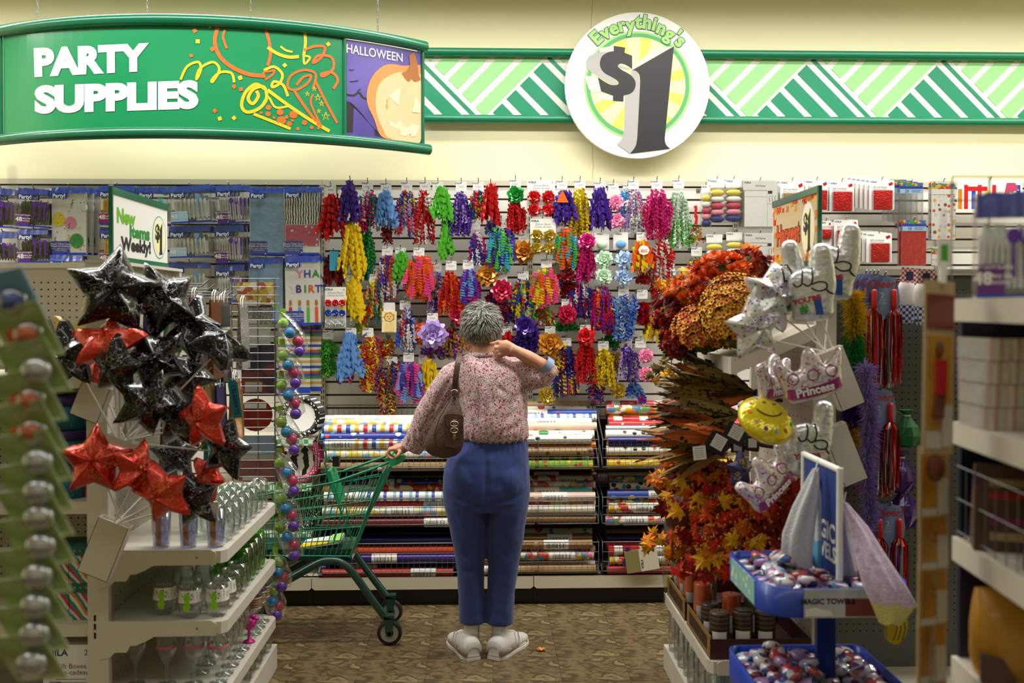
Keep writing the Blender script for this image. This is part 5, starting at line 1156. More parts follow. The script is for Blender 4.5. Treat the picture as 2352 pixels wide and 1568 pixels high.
def right_arm(mb):
    mb.tube([pt(1165, 845), pt(1215, 858, -.03), pt(1250, 852, -.04), pt(1244, 838, -.055), pt(1210, 818, -.085), pt(1184, 804, -.098), pt(1172, 799, -.1)], [.055, .05, .04, .036, .033, .026, .026], 12)
    mb.tube([pt(1176, 800, -.1), pt(1160, 795, -.1), pt(1146, 795, -.098)], [.027, .036, .030], 12, flat=(1, .62))        # back of the hand
    mb.tube([pt(1152, 786, -.098), pt(1143, 784, -.1), pt(1133, 787, -.092), pt(1124, 787, -.078)], [.0125, .0115, .0095, .008], 8)  # index on the neck
    for i, (v, l) in enumerate(((795, 0), (803, 3), (810, 7))):
        mb.tube([pt(1150+l, v-1, -.1), pt(1137+l, v+1, -.108), pt(1133+l, v+9, -.1), pt(1142+l, v+14, -.09)], [.0115, .011, .0105, .0085], 8)
    mb.tube([pt(1166, 806, -.09), pt(1152, 814, -.08), pt(1138, 806, -.074)], [.014, .012, .009], 8)
body_me = solid([head, neck, trunk, left_arm, right_arm], 'body', .0045, 3, .5)
finish(body_me, 'skin', 'body', person)
# --- trousers
def hips(mb):
    mb.rings([pr(1136, 1000, 70, .115), pr(1133, 1016, 80, .128), pr(1122, 1045, 93, .145), pr(1118, 1080, 99, .155), pr(1117, 1115, 101, .155), pr(1117, 1145, 100, .148), pr(1117, 1168, 96, .125)], 0)
    for u in (1074, 1160): mb.ball(tuple(pt(u, 1096, -.055)), (44*KP, .098, 60*KP), 20, 14)
def legs(mb):
    mb.rings([pr(1070, 1125, 50, .125), pr(1069, 1160, 48, .122), pr(1073, 1205, 42, .108), pr(1077, 1250, 37, .092), pr(1080, 1300, 32, .082), pr(1083, 1360, 29.5, .077), pr(1086, 1427, 30, .076)], 0)
    mb.rings([pr(1166, 1125, 50, .125), pr(1167, 1160, 47, .122), pr(1164, 1205, 43, .108), pr(1160, 1250, 40, .094), pr(1156, 1300, 35, .084), pr(1151, 1360, 32, .078), pr(1148, 1429, 31, .077)], 0)
tr_me = solid([hips, legs], 'trousers', .0075, 5, .6)
def tr_disp(p, n):
    u, v = uv_of(p); d = 0.0
    back = max(0.0, -n.y)
    if v < 1040: d += .003*math.sin(u*.55 + noise.noise(p*20)*1.5)*max(0, 1-(v-1000)/40)          # gathers at the elastic
    for a, b, w, h in (((1040,1130),(1110,1158),7,.013), ((1195,1128),(1125,1152),7,.013), ((1070,1160),(1112,1150),6,.010), ((1117,1030),(1117,1150),5,.012), ((1028,1150),(1060,1215),8,.008), ((1130,1165),(1175,1155),6,.007),
                      ((1128,1240),(1165,1275),6,.006), ((1165,1275),(1200,1240),7,.008), ((1055,1260),(1085,1280),6,.006), ((1095,1250),(1110,1210),6,.008), ((1205,1150),(1190,1230),8,.006), ((1060,1300),(1100,1310),6,.004), ((1135,1180),(1160,1230),8,.005)):
        d -= back*h*crease(u, v, a, b, w)
    d += .004*noise.noise(Vector((p.x*9, p.y*9, p.z*5))) + .0018*noise.noise(p*26)
    return d
finish(tr_me, 'trousers', 'trousers', person, tr_disp)
# --- blouse
def torso(mb):
    mb.rings([pr(1136, 1011, 71, .12), pr(1136, 1004, 79, .140), pr(1135, 985, 80, .148), pr(1134, 955, 79, .145), pr(1133, 920, 79, .140), pr(1132, 885, 80, .138), pr(1129, 855, 82, .128), pr(1122, 835, 76, .11), pr(1114, 820, 58, .088), pr(1111, 812, 38, .068), pr(1111, 808, 32, .062)], 0)
def l_sleeve(mb):
    mb.tube([pt(1078, 846, 0), pt(1042, 868, .01), pt(1014, 910, .045), pt(988, 955, .085), pt(966, 998, .12), pt(948, 1024, .145), pt(944, 1032, .15)], [.062, .072, .074, .074, .070, .060, .052], 16)
def r_sleeve(mb):
    mb.tube([pt(1160, 850, 0), pt(1195, 854, -.015), pt(1226, 862, -.03), pt(1248, 860, -.04), pt(1257, 848, -.05), pt(1250, 836, -.058)], [.066, .074, .073, .062, .05, .044], 16)
sh_me = solid([torso, l_sleeve, r_sleeve], 'blouse', .0075, 4, .55)
def sh_disp(p, n):
    u, v = uv_of(p); d = 0.0; back = max(0, -n.y)
    if v > 965: d += .004*math.sin(u*.42 + 2*noise.noise(p*12))*min(1, (v-965)/35)
    for a, b, w, h in (((1100,880),(1102,965),3.5,.010), ((1131,878),(1130,935),3.5,.009), ((1165,900),(1135,880),5,.006), ((1205,880),(1170,935),7,.010), ((1222,880),(1195,900),5,.010), ((1230,838),(1225,880),5,.010), ((1246,842),(1238,885),5,.009), ((1200,835),(1190,870),7,.007),
                      ((1040,860),(1000,930),6,.008), ((1015,900),(975,985),5,.008), ((1035,890),(1020,950),6,.009), ((990,970),(960,1030),4,.006), ((1195,970),(1140,990),7,.006), ((1190,930),(1155,965),8,.006), ((1075,935),(1060,985),6,.006), ((1180,995),(1120,1003),5,.006)):
        d -= (.3+.7*back)*h*crease(u, v, a, b, w)
    d += .007*noise.noise(Vector((p.x*8+3, p.y*8, p.z*6))) + .0028*noise.noise(p*22)
    return d
finish(sh_me, 'blouse', 'blouse', person, sh_disp)
mb = MB()       # collar
mb.rings([pr(1111, 820, 40, .083), pr(1111, 808, 35.5, .073), pr(1111, 808, 32.5, .067), pr(1111, 818, 34, .069)], 0, False, closed=True); mb.build('collar', 'blouse', person, world=True)
mb = MB(); mb.tube([pt(1256, 842, -.055), pt(1243, 831, -.066)], [.046, .042], 16, caps=False); mb.build('rolled_cuff', '#8fa0bd', person, world=True)
mb = MB(); mb.tube([pt(952, 1020, .14), pt(941, 1038, .152)], [.060, .055], 16, caps=False); mb.build('cuff', 'blouse', person, world=True)
# --- hair: cropped grey, built from many short locks
defmat('hair', '#6f6b64', .55, kind='noise', cols=('#8d8981', '#4d4a45', '#a19d95'), scale=30); defmat('hair_light', '#96928a', .5); defmat('hair_dark', '#484540', .55)
rnd = random.Random(5); mb = MB()
R3 = Vector((.0875, .103, .116))
def hairpt(a, e, k=1.0):
    return Vector((HC.x + R3.x*k*math.cos(e)*math.cos(a), HC.y - .006 + R3.y*k*math.cos(e)*math.sin(a), HC.z + .012 + R3.z*k*math.sin(e)))
n, m_ = 28, 14; R = []
for j in range(m_+1):
    e = lerp(-.5, 1.5, j/m_); ring = []
    for i in range(n):
        a = 2*math.pi*i/n; ee = e
        face = max(0, math.sin(a))                        # front of the head: hairline sits higher
        if j < 6: ee = lerp(e, .55, min(1, face*1.5))
        q = hairpt(a, ee, .985 + .02*noise.noise(Vector((a*3, e*3, 0)))); q.x = HC.x + (q.x-HC.x)*(1 - .16*max(0, -ee-.1))
        ring.append(q)
    R.append(ring)
mb.rings(R, 0, True); mb.build('hair_cap', 'hair', person, world=True)
mb = MB()
for i in range(3600):
    a = rnd.uniform(0, 2*math.pi); e = math.asin(rnd.uniform(-.47, .995))
    if math.sin(a) > .25 and e < .5: continue
    p = hairpt(a, e, .985); p.x = HC.x + (p.x-HC.x)*(1 - .16*max(0, -e-.1))
    nrm = (p - HC).normalized(); crown = hairpt(-1.2, 1.0)
    t_ = (p - crown); t_ = t_ - nrm*t_.dot(nrm); t_ = t_.normalized() if t_.length > .01 else Vector((1, 0, 0))
    sw_ = nrm.cross(t_)*noise.noise(p*16)*1.3 + Vector((rnd.uniform(-.25, .25), 0, rnd.uniform(-.25, .25))); t_ = (t_ + sw_).normalized(); L = rnd.uniform(.022, .042)
    s_ = nrm.cross(t_).normalized(); P = []
    for j in range(4):
        q = j/3; P.append(p + t_*L*q + nrm*(.0055*math.sin(q*2.6) + .001))
    mb.strip(P, [s_]*4, rnd.uniform(.0025, .005), rnd.choice((0, 0, 1, 2)))
o = mb.build('hair_locks', ['hair', 'hair_light', 'hair_dark'], person, world=True); o['kind'] = 'stuff'
# --- socks and shoes
def shoe(u, yaw, nm_i):
    c = pt(u, 1500); k = KP
    R = Matrix.Rotation(yaw, 4, 'Z'); M = Matrix.Translation((c.x, YP - .03, 0)) @ R
    def foot(prof):
        out = []
        for y, hw, zt in prof:
            n = 14; ring = []
            for i in range(n):
                a = 2*math.pi*i/n; x = hw*math.copysign(abs(math.cos(a))**.8, math.cos(a)); z = .022 + (zt-.022)*max(0, math.sin(a))**.8 if math.sin(a) > 0 else .022
                ring.append((x, y, z))
            out.append(ring)
        return out
    mb = MB(); mb.xf = M; mb.rings(foot([(-.070, .030, .062), (-.062, .044, .100), (-.03, .048, .108), (.03, .050, .108), (.08, .050, .094), (.13, .052, .075), (.18, .049, .06), (.215, .036, .05), (.232, .012, .04)]), 0); mb.build('shoe_upper', 'shoe_white', person, world=True)
    mb = MB(); mb.xf = M
    outl = [(-.030,-.070),(.030,-.070),(.047,-.03),(.046,.03),(.048,.08),(.053,.13),(.045,.19),(.025,.222),(0,.23),(-.025,.222),(-.045,.19),(-.05,.13),(-.044,.08),(-.044,.03),(-.047,-.03)]
    mb.prismz([(x*1.07, y*1.04) for x, y in outl], .001, .014); mb.prismz([(x*1.02, y*1.01) for x, y in outl], .014, .026); mb.build('shoe_sole', 'shoe_sole', person, world=True)
    mb = MB(); mb.xf = M      # grey heel counter and side stripes
    mb.rings([[(x*1.03, y*1.02 - .0012, z) for x, y, z in r] for r in foot([(-.071, .031, .062), (-.063, .045, .086), (-.03, .049, .084), (.02, .051, .055)])], 0, False); mb.build('heel_counter', 'shoe_grey', person, world=True)
    for dy in (.05, .085):
        mb = MB(); mb.xf = M
        for sx in (-1, 1): mb.tube([(sx*.050, dy, .03), (sx*.047, dy+.012, .06), (sx*.030, dy+.03, .088)], .0035, 5, flat=(.5, 1))
        mb.build('side_stripe', 'shoe_grey', person, world=True)
    mb = MB(); mb.xf = M
    for j in range(4): mb.tube([(-.02, .05+j*.022, .1-j*.006), (0, .056+j*.022, .103-j*.006), (.02, .05+j*.022, .1-j*.006)], .003, 5)
    mb.build('laces', 'white', person, world=True)
shoe(1077, math.radians(20), 0); shoe(1150, math.radians(-30), 1)
for u0, u1 in ((1084, 1081), (1149, 1149)):
    mb = MB(); mb.tube([pt(u0, 1418, -.004), pt((u0+u1)/2, 1450, -.008), pt(u1, 1476, -.004)], [.037, .0365, .039], 16); mb.build('sock', 'sock', person, world=True)
# --- watch
mb = MB(); a, b = pt(936, 1030, .158), pt(930, 1034, .162); mb.tube([a, b], .0285, 14, caps=False); mb.build('watch_band', 'steel', person, world=True)
c = (a+b)/2; mb = MB(); d = Vector((-.1, -1, .35)).normalized(); mb.tube([c + d*.024, c + d*.034], [.0165, .0155], 16); mb.build('watch_case', 'steel', person, world=True)
mb = MB(); mb.tube([c + d*.034, c + d*.0348], .0125, 14); mb.build('watch_dial', 'white', person, world=True)
# ------------------------------------------------------------ handbag
YB = YP - .21
defmat('leather', '#4a3226', .45, kind='noise', cols=('#553b2d', '#412b20'), scale=60, bump=.35, bscale=160); defmat('leather_dark', '#35231a', .5, bump=.3, bscale=160); defmat('nickel', '#c9c8c4', .2, .95); defmat('leather_tan', '#9a6a4a', .5)
def bp(x, y, yo=0.0): p = W(860 + x/3.734, 680 + y/3.734, YB); return Vector((p.x, YB + yo, p.z))
bag = thing('handbag', 'brown leather shoulder bag with silver buckles on the shopper\'s shoulder', 'handbag', bp(600, 1395))
kb = ppm(YB)/3.734; R = []
for y, x0, x1, d in ((868,668,706,.010), (900,635,722,.016), (960,590,742,.030), (1030,535,757,.042), (1110,490,764,.052), (1200,445,766,.060), (1270,422,764,.062), (1330,436,745,.058), (1370,490,700,.044), (1392,560,630,.018)):
    c = bp((x0+x1)/2, y); hw = (x1-x0)/2*kb; n = 24
    R.append([Vector((c.x + math.copysign(abs(math.cos(2*math.pi*i/n))**.75, math.cos(2*math.pi*i/n))*hw, c.y + .03 + math.copysign(abs(math.sin(2*math.pi*i/n))**.8, math.sin(2*math.pi*i/n))*d, c.z + noise.noise(Vector((i*.4, y*.02, 0)))*.004)) for i in range(n)])
mb = MB(); mb.rings(R, 0); mb.build('bag_body', 'leather', bag, world=True)
mb = MB(); P = [bp(*q) for q in ((608,1010),(690,1000),(758,1015),(764,1120),(764,1262),(700,1290),(606,1278),(606,1130))]
mb.prism([(p.x, p.z) for p in P][::-1], YB-.046, YB+.02); mb.build('front_pocket', 'leather', bag, world=True)
mb = MB(); P = spl([(606,1008),(690,996),(760,1012),(764,1075),(735,1118),(690,1130),(640,1115),(608,1070)], 4, True); q = [bp(*a) for a in P]
mb.prism([(p.x, p.z) for p in q][::-1], YB-.054, YB-.046); mb.build('pocket_flap', 'leather', bag, world=True)
mb = MB(); mb.tube([bp(606,1280,-.03), bp(690,1292,-.034), bp(764,1264,-.03)], .003, 5); mb.build('seam', 'leather_dark', bag, world=True)
mb = MB(); mb.tube([bp(655,880,-.012), bp(560,1040,-.02), bp(515,1180,-.026), bp(530,1290,-.03)], .0022, 5); mb.build('seam', 'leather_dark', bag, world=True)
mb = MB(); mb.prism([(p.x, p.z) for p in [bp(*a) for a in ((674,1045),(704,1045),(704,1200),(696,1212),(682,1212),(674,1200))]][::-1], YB-.060, YB-.054); mb.build('buckle_strap', 'leather_tan', bag, world=True)
for y in (1080, 1135):
    c = bp(688, y, -.064); mb = MB(); mb.tube([(c.x + .0165*math.cos(a)*(1 if y > 1100 else 1.05), c.y, c.z + .0115*math.sin(a)) for a in [2*math.pi*i/16 for i in range(16)]], .0022, 6, closed=True); mb.build('buckle', 'nickel', bag, world=True)
c = bp(690, 1182, -.062); mb = MB(); mb.ball(tuple(c), (.004, .003, .003), 8, 5); mb.build('stud', 'nickel', bag, world=True)
# strap over the shoulder
P = [bp(686, 815, .02), bp(694, 740, .012), bp(704, 650, .012), bp(716, 570, .025), bp(726, 522, .06), bp(722, 508, .13), bp(712, 530, .22), bp(700, 620, .27), bp(690, 740, .25), bp(686, 812, .12)]
P = [Vector(p) for p in spl([tuple(p) for p in P], 4)]; mb = MB()
T = Vector((1, 0, 0)); mb.strip([p for p in P], [T]*len(P), .026, 0); mb.strip([p + Vector((0, -.004, .003)) for p in P], [T]*len(P), .0255, 0); mb.build('strap', 'leather', bag, world=True)
c = bp(686, 820, .01); mb = MB(); mb.tube([(c.x + .014*math.cos(a), c.y, c.z + .008*math.sin(a)) for a in [2*math.pi*i/14 for i in range(14)]], .0025, 6, closed=True); mb.build('strap_ring', 'nickel', bag, world=True)
mb = MB(); mb.box(c.x-.012, c.x+.012, c.y-.008, c.y+.008, c.z-.024, c.z-.002); mb.build('strap_tab', 'leather', bag, world=True)
# ------------------------------------------------------------ shopping cart
YN, YFAR = 4.86, 5.20
def cp(x, y, Y): return W(620 + x/2.529, 900 + y/2.529, Y)
defmat('cart_green', '#0f7d5a', .35, coat=.3); defmat('cart_dark', '#0e3b30', .3, coat=.4); defmat('cart_handle', '#169b62', .35, coat=.3); defmat('tyre', '#161616', .5); defmat('hub_grey', '#a3a39b', .45)
cart = thing('shopping_cart', 'green wire shopping cart held by the shopper', 'cart', (cp(420, 1000, 5.03).x, 5.03, 0))
XR_N = cp(650, 470, YN); 
z_top = XR_N.z; xr_t = XR_N.x; xr_b = cp(465, 960, YN).x; z_bot = cp(465, 960, YN).z
xl_t, xl_b = xr_t - .92, xr_b - .66; z_tl = cp(150, 550, YN).z; sl = (z_tl - cp(500, 488, YN).z)/(cp(150,550,YN).x - cp(500,488,YN).x)
def side_pt(s, r, Y):                     # s 0 rear .. 1 front, r 0 bottom .. 1 top
    xb, xt = lerp(xr_b, xl_b, s), lerp(xr_t, xl_t, s); zb_ = z_bot + .01*s; zt_ = z_top - .005 - s*.92*abs(sl)*1.0
    return Vector((lerp(xb, xt, r), Y, lerp(zb_, zt_, r)))
for nm, Y in (('side_panel', YN), ('side_panel', YFAR)):
    mb = MB(); ins = .02 if Y == YN else -.02
    def sp(s, r): q = side_pt(s, r, Y); q.y += ins*(1-r); return q
    for r in (0, .2, .36, .52, .68, .84, 1): mb.tube([sp(0, r), sp(1, r)], .0042 if r in (0, 1) else .0026, 6)
    for i in range(27): mb.tube([sp(i/26, 0), sp(i/26, 1)], .0021, 4)
    mb.build(nm, 'cart_green', cart, world=True)
mb = MB()
for r in (0, .15, .3, .45, .6, .75, .9, 1): mb.tube([side_pt(0, r, YN+.02*(1-r)), side_pt(0, r, YFAR-.02*(1-r))], .004 if r in (0, 1) else .0024, 5)
for i in range(9): y = lerp(YN, YFAR, i/8); mb.tube([side_pt(0, 0, y), side_pt(0, 1, y)], .0024 if i not in (0, 8) else .006, 6)
mb.build('rear_panel', 'cart_green', cart, world=True)
mb = MB()
for i in range(15): mb.tube([side_pt(i/14, 0, YN+.02), side_pt(i/14, 0, YFAR-.02)], .0022, 4)
for i in range(7): y = lerp(YN+.02, YFAR-.02, i/6); mb.tube([side_pt(0, 0, y), side_pt(1, 0, y)], .0022, 4)
mb.build('basket_floor', 'cart_green', cart, world=True)
mb = MB()
for r in (0, .2, .4, .6, .8, 1): mb.tube([side_pt(1, r, YN), side_pt(1, r, YFAR)], .0026, 5)
for i in range(9): y = lerp(YN, YFAR, i/8); mb.tube([side_pt(1, 0, y), side_pt(1, 1, y)], .0022, 4)
mb.build('front_panel', 'cart_green', cart, world=True)
# child seat: flap, leg-hole frame and the folded back
mb = MB(); a0, a1 = cp(345, 445, 5.03), cp(412, 640, 5.03); a2, a3 = cp(425, 625, 5.03), cp(365, 440, 5.03)
for y0, y1 in ((4.94, 5.12),):
    mb.add([(a0.x, y0, a0.z), (a3.x, y0, a3.z), (a2.x, y0, a2.z), (a1.x, y0, a1.z), (a0.x, y1, a0.z), (a3.x, y1, a3.z), (a2.x, y1, a2.z), (a1.x, y1, a1.z)], [(0,1,2,3),(7,6,5,4),(0,4,5,1),(1,5,6,2),(2,6,7,3),(3,7,4,0)])
mb.build('seat_flap', 'cart_handle', cart, world=True)
mb = MB()
for y in (4.92, 5.14):
    mb.tube([cp(318, 325, y), cp(325, 350, y), cp(325, 400, y), cp(318, 415, y), cp(350, 540, y), cp(400, 660, y), cp(450, 800, y), cp(480, 860, y)], .005, 6)
    mb.tube([cp(318, 415, y), cp(345, 370, y), cp(360, 400, y)], .004, 6); mb.tube([cp(420, 640, y), cp(400, 760, y), cp(370, 860, y)], .0035, 6); mb.tube([cp(440, 660, y), cp(470, 830, y)], .0035, 6)
for q in ((318, 325), (400, 660), (450, 800)): mb.tube([cp(q[0], q[1], 4.92), cp(q[0], q[1], 5.14)], .004, 6)
mb.build('seat_back', 'cart_green', cart, world=True)
mb = MB(); c = cp(385, 398, 5.03); mb.box(c.x-.016, c.x+.016, c.y-.02, c.y+.02, c.z-.028, c.z+.022); mb.build('seat_latch', 'black', cart, world=True)
# handle bars and grip
for Y in (YN, YFAR):
    mb = MB(); h0 = cp(510, 490, YN) if Y == YN else cp(530, 415, YFAR)
    e = cp(735, 395, 4.90) ; dy = Y - 4.90
    mb.tube([side_pt(.25, 1, Y), Vector((cp(600, 440, YN).x, Y, z_top+.02)), Vector((cp(700, 405, YN).x, Y, z_top+.055)), Vector((cp(770, 385, YN).x, Y, z_top+.066))], .007, 8); mb.build('handle_arm', 'cart_green', cart, world=True)
    mb = MB(); mb.tube([side_pt(0, .35, Y), side_pt(0, .8, Y) + Vector((.02, 0, 0)), Vector((cp(650, 480, YN).x+.03, Y, z_top+.01)), Vector((cp(700, 440, YN).x, Y, z_top+.035))], .005, 6); mb.build('handle_brace', 'cart_green', cart, world=True)
    mb = MB(); P = [(690,400),(740,372),(775,362),(790,372),(786,392),(740,420),(700,432)]; q = [cp(a, b, YN) for a, b in P]
    off_z = 0
    mb.prism([(p.x, p.z) for p in q][::-1], Y-.018, Y+.014); mb.build('handle_grip', 'cart_handle', cart, world=True)
    mb = MB(); p = cp(768, 380, YN); mb.tube([(p.x, Y-.02, p.z), (p.x, Y-.017, p.z)], .006, 10); mb.build('rivet', 'steel', cart, world=True)
p = cp(690, 398, YN); mb = MB(); mb.tube([(p.x-.008, YN, p.z), (p.x-.008, YFAR, p.z)], .013, 12); mb.build('handle_bar', 'cart_handle', cart, world=True)
mb = MB(); p = cp(640, 448, YN); mb.ball((p.x, YN, p.z), (.016, .014, .013), 10, 6); mb.build('grip_collar', 'hub_grey', cart, world=True)
# chassis
mb = MB(); a, b = cp(165, 925, YN), cp(470, 995, YN); mb.box(a.x-.35, b.x, YN+.04, YFAR-.04, b.z+.004, a.z); mb.build('chassis_beam', 'cart_dark', cart, world=True)
for Y, pts, wl in ((YN-.005, [(690,1335),(600,1215),(500,1075),(450,1015),(400,985),(350,980),(290,990),(180,1050),(80,1105),(-60,1180),(-200,1260)], (695, 1412)), (YFAR+.0, [(690,1200),(620,1110),(520,975),(490,930),(470,905),(430,900),(300,935),(200,985),(100,1040),(-40,1115),(-160,1180)], (703, 1272))):
    mb = MB(); P = [cp(x, y, Y) for x, y in pts]; P = [Vector(q) for q in spl([tuple(p) for p in P], 4)]; mb.tube(P, .0195, 12); mb.build('frame_leg', 'cart_dark', cart, world=True)
    c = cp(wl[0], wl[1], Y); rw = .0605; c.z = rw + .001
    fork = MB(); top = cp(pts[0][0], pts[0][1], Y)
    for s_ in (-1, 1): fork.prism([(c.x-.016, c.z-.012), (c.x+.012, c.z-.014), (c.x+.022, c.z+.07), (c.x-.026, c.z+.085)], Y+s_*.024-.002, Y+s_*.024+.002)
    fork.box(c.x-.03, c.x+.026, Y-.026, Y+.026, c.z+.07, c.z+.088); fork.build('caster_fork', 'cart_dark', cart, world=True)
    def wheel(cx, cz, Yw):
        n = 24; mb = MB(); prof = [(.044, -.014), (.058, -.015), (rw, -.009), (rw, .009), (.058, .015), (.044, .014)]
        R = [[(cx + r*math.cos(2*math.pi*i/n), Yw + y, cz + r*math.sin(2*math.pi*i/n)) for i in range(n)] for r, y in prof]; mb.rings(R, 0, False); w = mb.build('wheel', 'tyre', cart, world=True)
        mb = MB(); mb.tube([(cx, Yw-.012, cz), (cx, Yw+.012, cz)], .0445, 20)
        o = mb.build('wheel_disc', 'hub_grey', cart, world=True); o.parent = w
        mb = MB(); mb.tube([(cx, Yw-.026, cz), (cx, Yw+.026, cz)], .010, 10); mb.tube([(cx, Yw-.0135, cz), (cx, Yw-.012, cz)], .02, 12); o = mb.build('wheel_hub', 'tyre', cart, world=True); o.parent = w
    wheel(c.x, c.z, Y); wheel(c.x - .64, c.z, Y)
    fork = MB()
    for s_ in (-1, 1): fork.box(c.x-.66, c.x-.62, Y+s_*.024-.002, Y+s_*.024+.002, c.z-.01, c.z+.12)
    fork.build('caster_fork', 'cart_dark', cart, world=True)
# paper goods lying in the cart
t = thing('card_pack', 'green and white flat paper pack lying in the cart', 'pack', cp(290, 870, 5.02)); kk2 = ppm(5.02)/2.529
mb = MB(); mb.xf = Matrix.Rotation(math.radians(-8), 4, 'Y'); mb.box(-120*kk2, 130*kk2, -.09, .09, -.004, .004, 0); mb.build('pack_sheet', 'card_white', t)
mb = MB(); mb.xf = Matrix.Rotation(math.radians(-8), 4, 'Y'); mb.box(60*kk2, 131*kk2, -.0905, .09, .0042, .010, 0); mb.box(-100*kk2, 60*kk2, -.0905, -.02, .0042, .007, 1); mb.build('pack_print', ['letter_lime', 'rb_y'], t)
# orange petals on the floor
p = W(1244, 1502, 4.74); t = thing('fallen_flower', 'small orange silk flower head lying on the floor', 'flower', (p.x, p.y, 0)); mb = MB(); rnd = random.Random(2)
for i in range(26):
    a = rnd.uniform(0, 6.28); d = Vector((math.cos(a), math.sin(a), rnd.uniform(.1, .9))).normalized(); s_ = d.cross(Vector((0, 0, 1))).normalized()*.004; q = d*rnd.uniform(.012, .022); q.x *= 1.2
    mb.add([(-s_.x, -s_.y, .003), (s_.x, s_.y, .003), (q.x+s_.x*1.4, q.y+s_.y*1.4, q.z+.003), (q.x-s_.x*1.4, q.y-s_.y*1.4, q.z+.003)], [(0,1,2,3)], i % 2)
mb.build('petals', ['#dd7d16', '#e9992a'], t)
# ------------------------------------------------------------ end display with the glasses (its back panel faces the aisle on +x)
LN, LF = 3.65, 4.56; LXB, LXF = -1.40, -.932
LZT = Z(605, LN)
defmat('peg_board', '#b9b3a2', .55); defmat('peg_shaded', '#5d5d5b', .6)  # second colour: pegboard with shade painted in, for the pom pom run
def end_display(nm, label, xb, xf, yn, yf, zt, shelves, lip=.045):
    s = 1 if xf > xb else -1
    t = thing(nm, label, 'shelving', ((xb+xf)/2, yn, 0))
    def bx(n, m, x0, x1, y0, y1, z0, z1): MB().box(min(x0, x1), max(x0, x1), y0, y1, z0, z1).build(n, m, t, world=True)
    for y in (yn, yf-.03):
        mb = MB(); mb.box(min(xb-s*.03, xb+s*.045), max(xb-s*.03, xb+s*.045), y, y+.03, .002, zt)
        for k in range(3):
            zz = .52 - k*.032 if y == yn else -9
            if zz > 0: mb.box(xb-s*.004-.004, xb-s*.004+.004, y-.0012, y, zz-.012, zz+.01, 1)
        mb.build('upright', ['shelf_white', 'black'], t, world=True)
    bx('back_panel', 'peg_board', xb, xb+s*.012, yn+.03, yf-.03, .1, zt-.002); bx('top_cap', 'shelf_white', xb-s*.03, xb+s*.05, yn-.002, yf+.002, zt, zt+.012)
    mb = MB(); z = .2
    while z < zt - .03:
        y = yn + .06
        while y < yf - .05: mb.box(xb+s*.0118, xb+s*.0126, y-.003, y+.003, z-.003, z+.003); y += .0508
        z += .0508
    o = mb.build('peg_hole', 'black', t, world=True); o['kind'] = 'stuff'
    for z in shelves:
        mb = MB(); x1 = xf; ch = .018
        mb.add([(xb+s*.012, yn+.004, z), (x1-s*ch, yn+.004, z), (x1, yn+.03, z), (x1, yf-.03, z), (x1-s*ch, yf, z), (xb+s*.012, yf, z),
                (xb+s*.012, yn+.004, z-.006), (x1-s*ch, yn+.004, z-lip), (x1, yn+.03, z-lip), (x1, yf-.03, z-lip), (x1-s*ch, yf, z-lip), (xb+s*.012, yf, z-.006)],
               [(0,1,2,3,4,5), (11,10,9,8,7,6), (0,6,7,1), (1,7,8,2), (2,8,9,3), (3,9,10,4), (4,10,11,5), (5,11,6,0)])
        sh = mb.build('shelf', 'shelf_white', t, world=True)
        mb = MB()                                             # price-rail perforations along the front
        for k in range(26):
            y = lerp(yn+.06, yf-.06, k/25)
            for j in range(3): mb.box(x1-s*(.03+.016*j)-.004, x1-s*(.03+.016*j)+.004, y, y+.016, z, z+.0006)
        o = mb.build('slot', 'print_grey', t, world=True); o['kind'] = 'stuff'
        for y in (yn-.003, yf-.004):
            w = abs(xf-xb); P = [(0, .01), (.86, .01), (.90, 0), (.90, -lip), (.42, -lip*1.05), (.36, -lip*1.4), (.28, -lip*1.75), (.24, -lip*1.75), (.21, -lip*2.3), (.12, -lip*2.3), (.08, -lip*2.7), (0, -lip*2.9)]
            q = [(xb+s*.012+s*a*w, z-.004+c) for a, c in P]; q = q[::-1] if s > 0 else q
            MB().prism(q, y, y+.005).build('bracket', 'shelf_white', t, world=True)
            if y < yn: MB().tube([(xb+s*w*.78, y-.002, z-.022), (xb+s*w*.78, y+.001, z-.022)], .004, 8).build('bolt', 'steel', t, world=True)
    bx('base_deck', 'shelf_white', xb, xf, yn, yf, .002, .11)
    return t
end_display('end_display', 'white end display shelving stocked with drinking glasses', LXB, LXF, LN, LF, LZT, (.76, .50, .24))
# glassware: one lathe profile per kind
defmat('glass_green', '#a6ee5e', .05, clear=.12, spec=1); defmat('glass_lav', '#dfe0f4', .08, clear=.12, spec=1); defmat('confetti_glass', '#f1efe8', .3, kind='dots', cols=('#c2402c', '#2f5fb0', '#e0ac2a', '#3a9a4a'), scale=90, thr=.3, distort=1)
def gmesh(nm, prof, m, n=18): mb = MB(); mb.lathe(prof, n, 0); return mb.mesh(nm, m)
TUMB = [(.0005,.004),(.026,.004),(.030,.008),(.036,.145),(.0345,.145),(.028,.012),(.0005,.010)]
MUG = [(.0005,.003),(.030,.003),(.036,.012),(.041,.05),(.040,.09),(.036,.128),(.0345,.128),(.0385,.09),(.0395,.05),(.034,.014),(.0005,.012)]
STEM = [(.0005,.004),(.030,.004),(.040,.02),(.045,.05),(.043,.085),(.038,.118),(.0365,.118),(.0415,.085),(.0435,.05),(.038,.022),(.0005,.014)]
GOB = [(.0005,.002),(.034,.002),(.034,.005),(.008,.010),(.0055,.03),(.0055,.07),(.012,.084),(.032,.11),(.039,.14),(.037,.175),(.033,.195),(.0318,.195),(.0355,.175),(.037,.14),(.030,.113),(.0005,.09)]
VASE = [(.0005,.003),(.040,.003),(.042,.008),(.042,.26),(.0405,.26),(.0405,.014),(.0005,.012)]
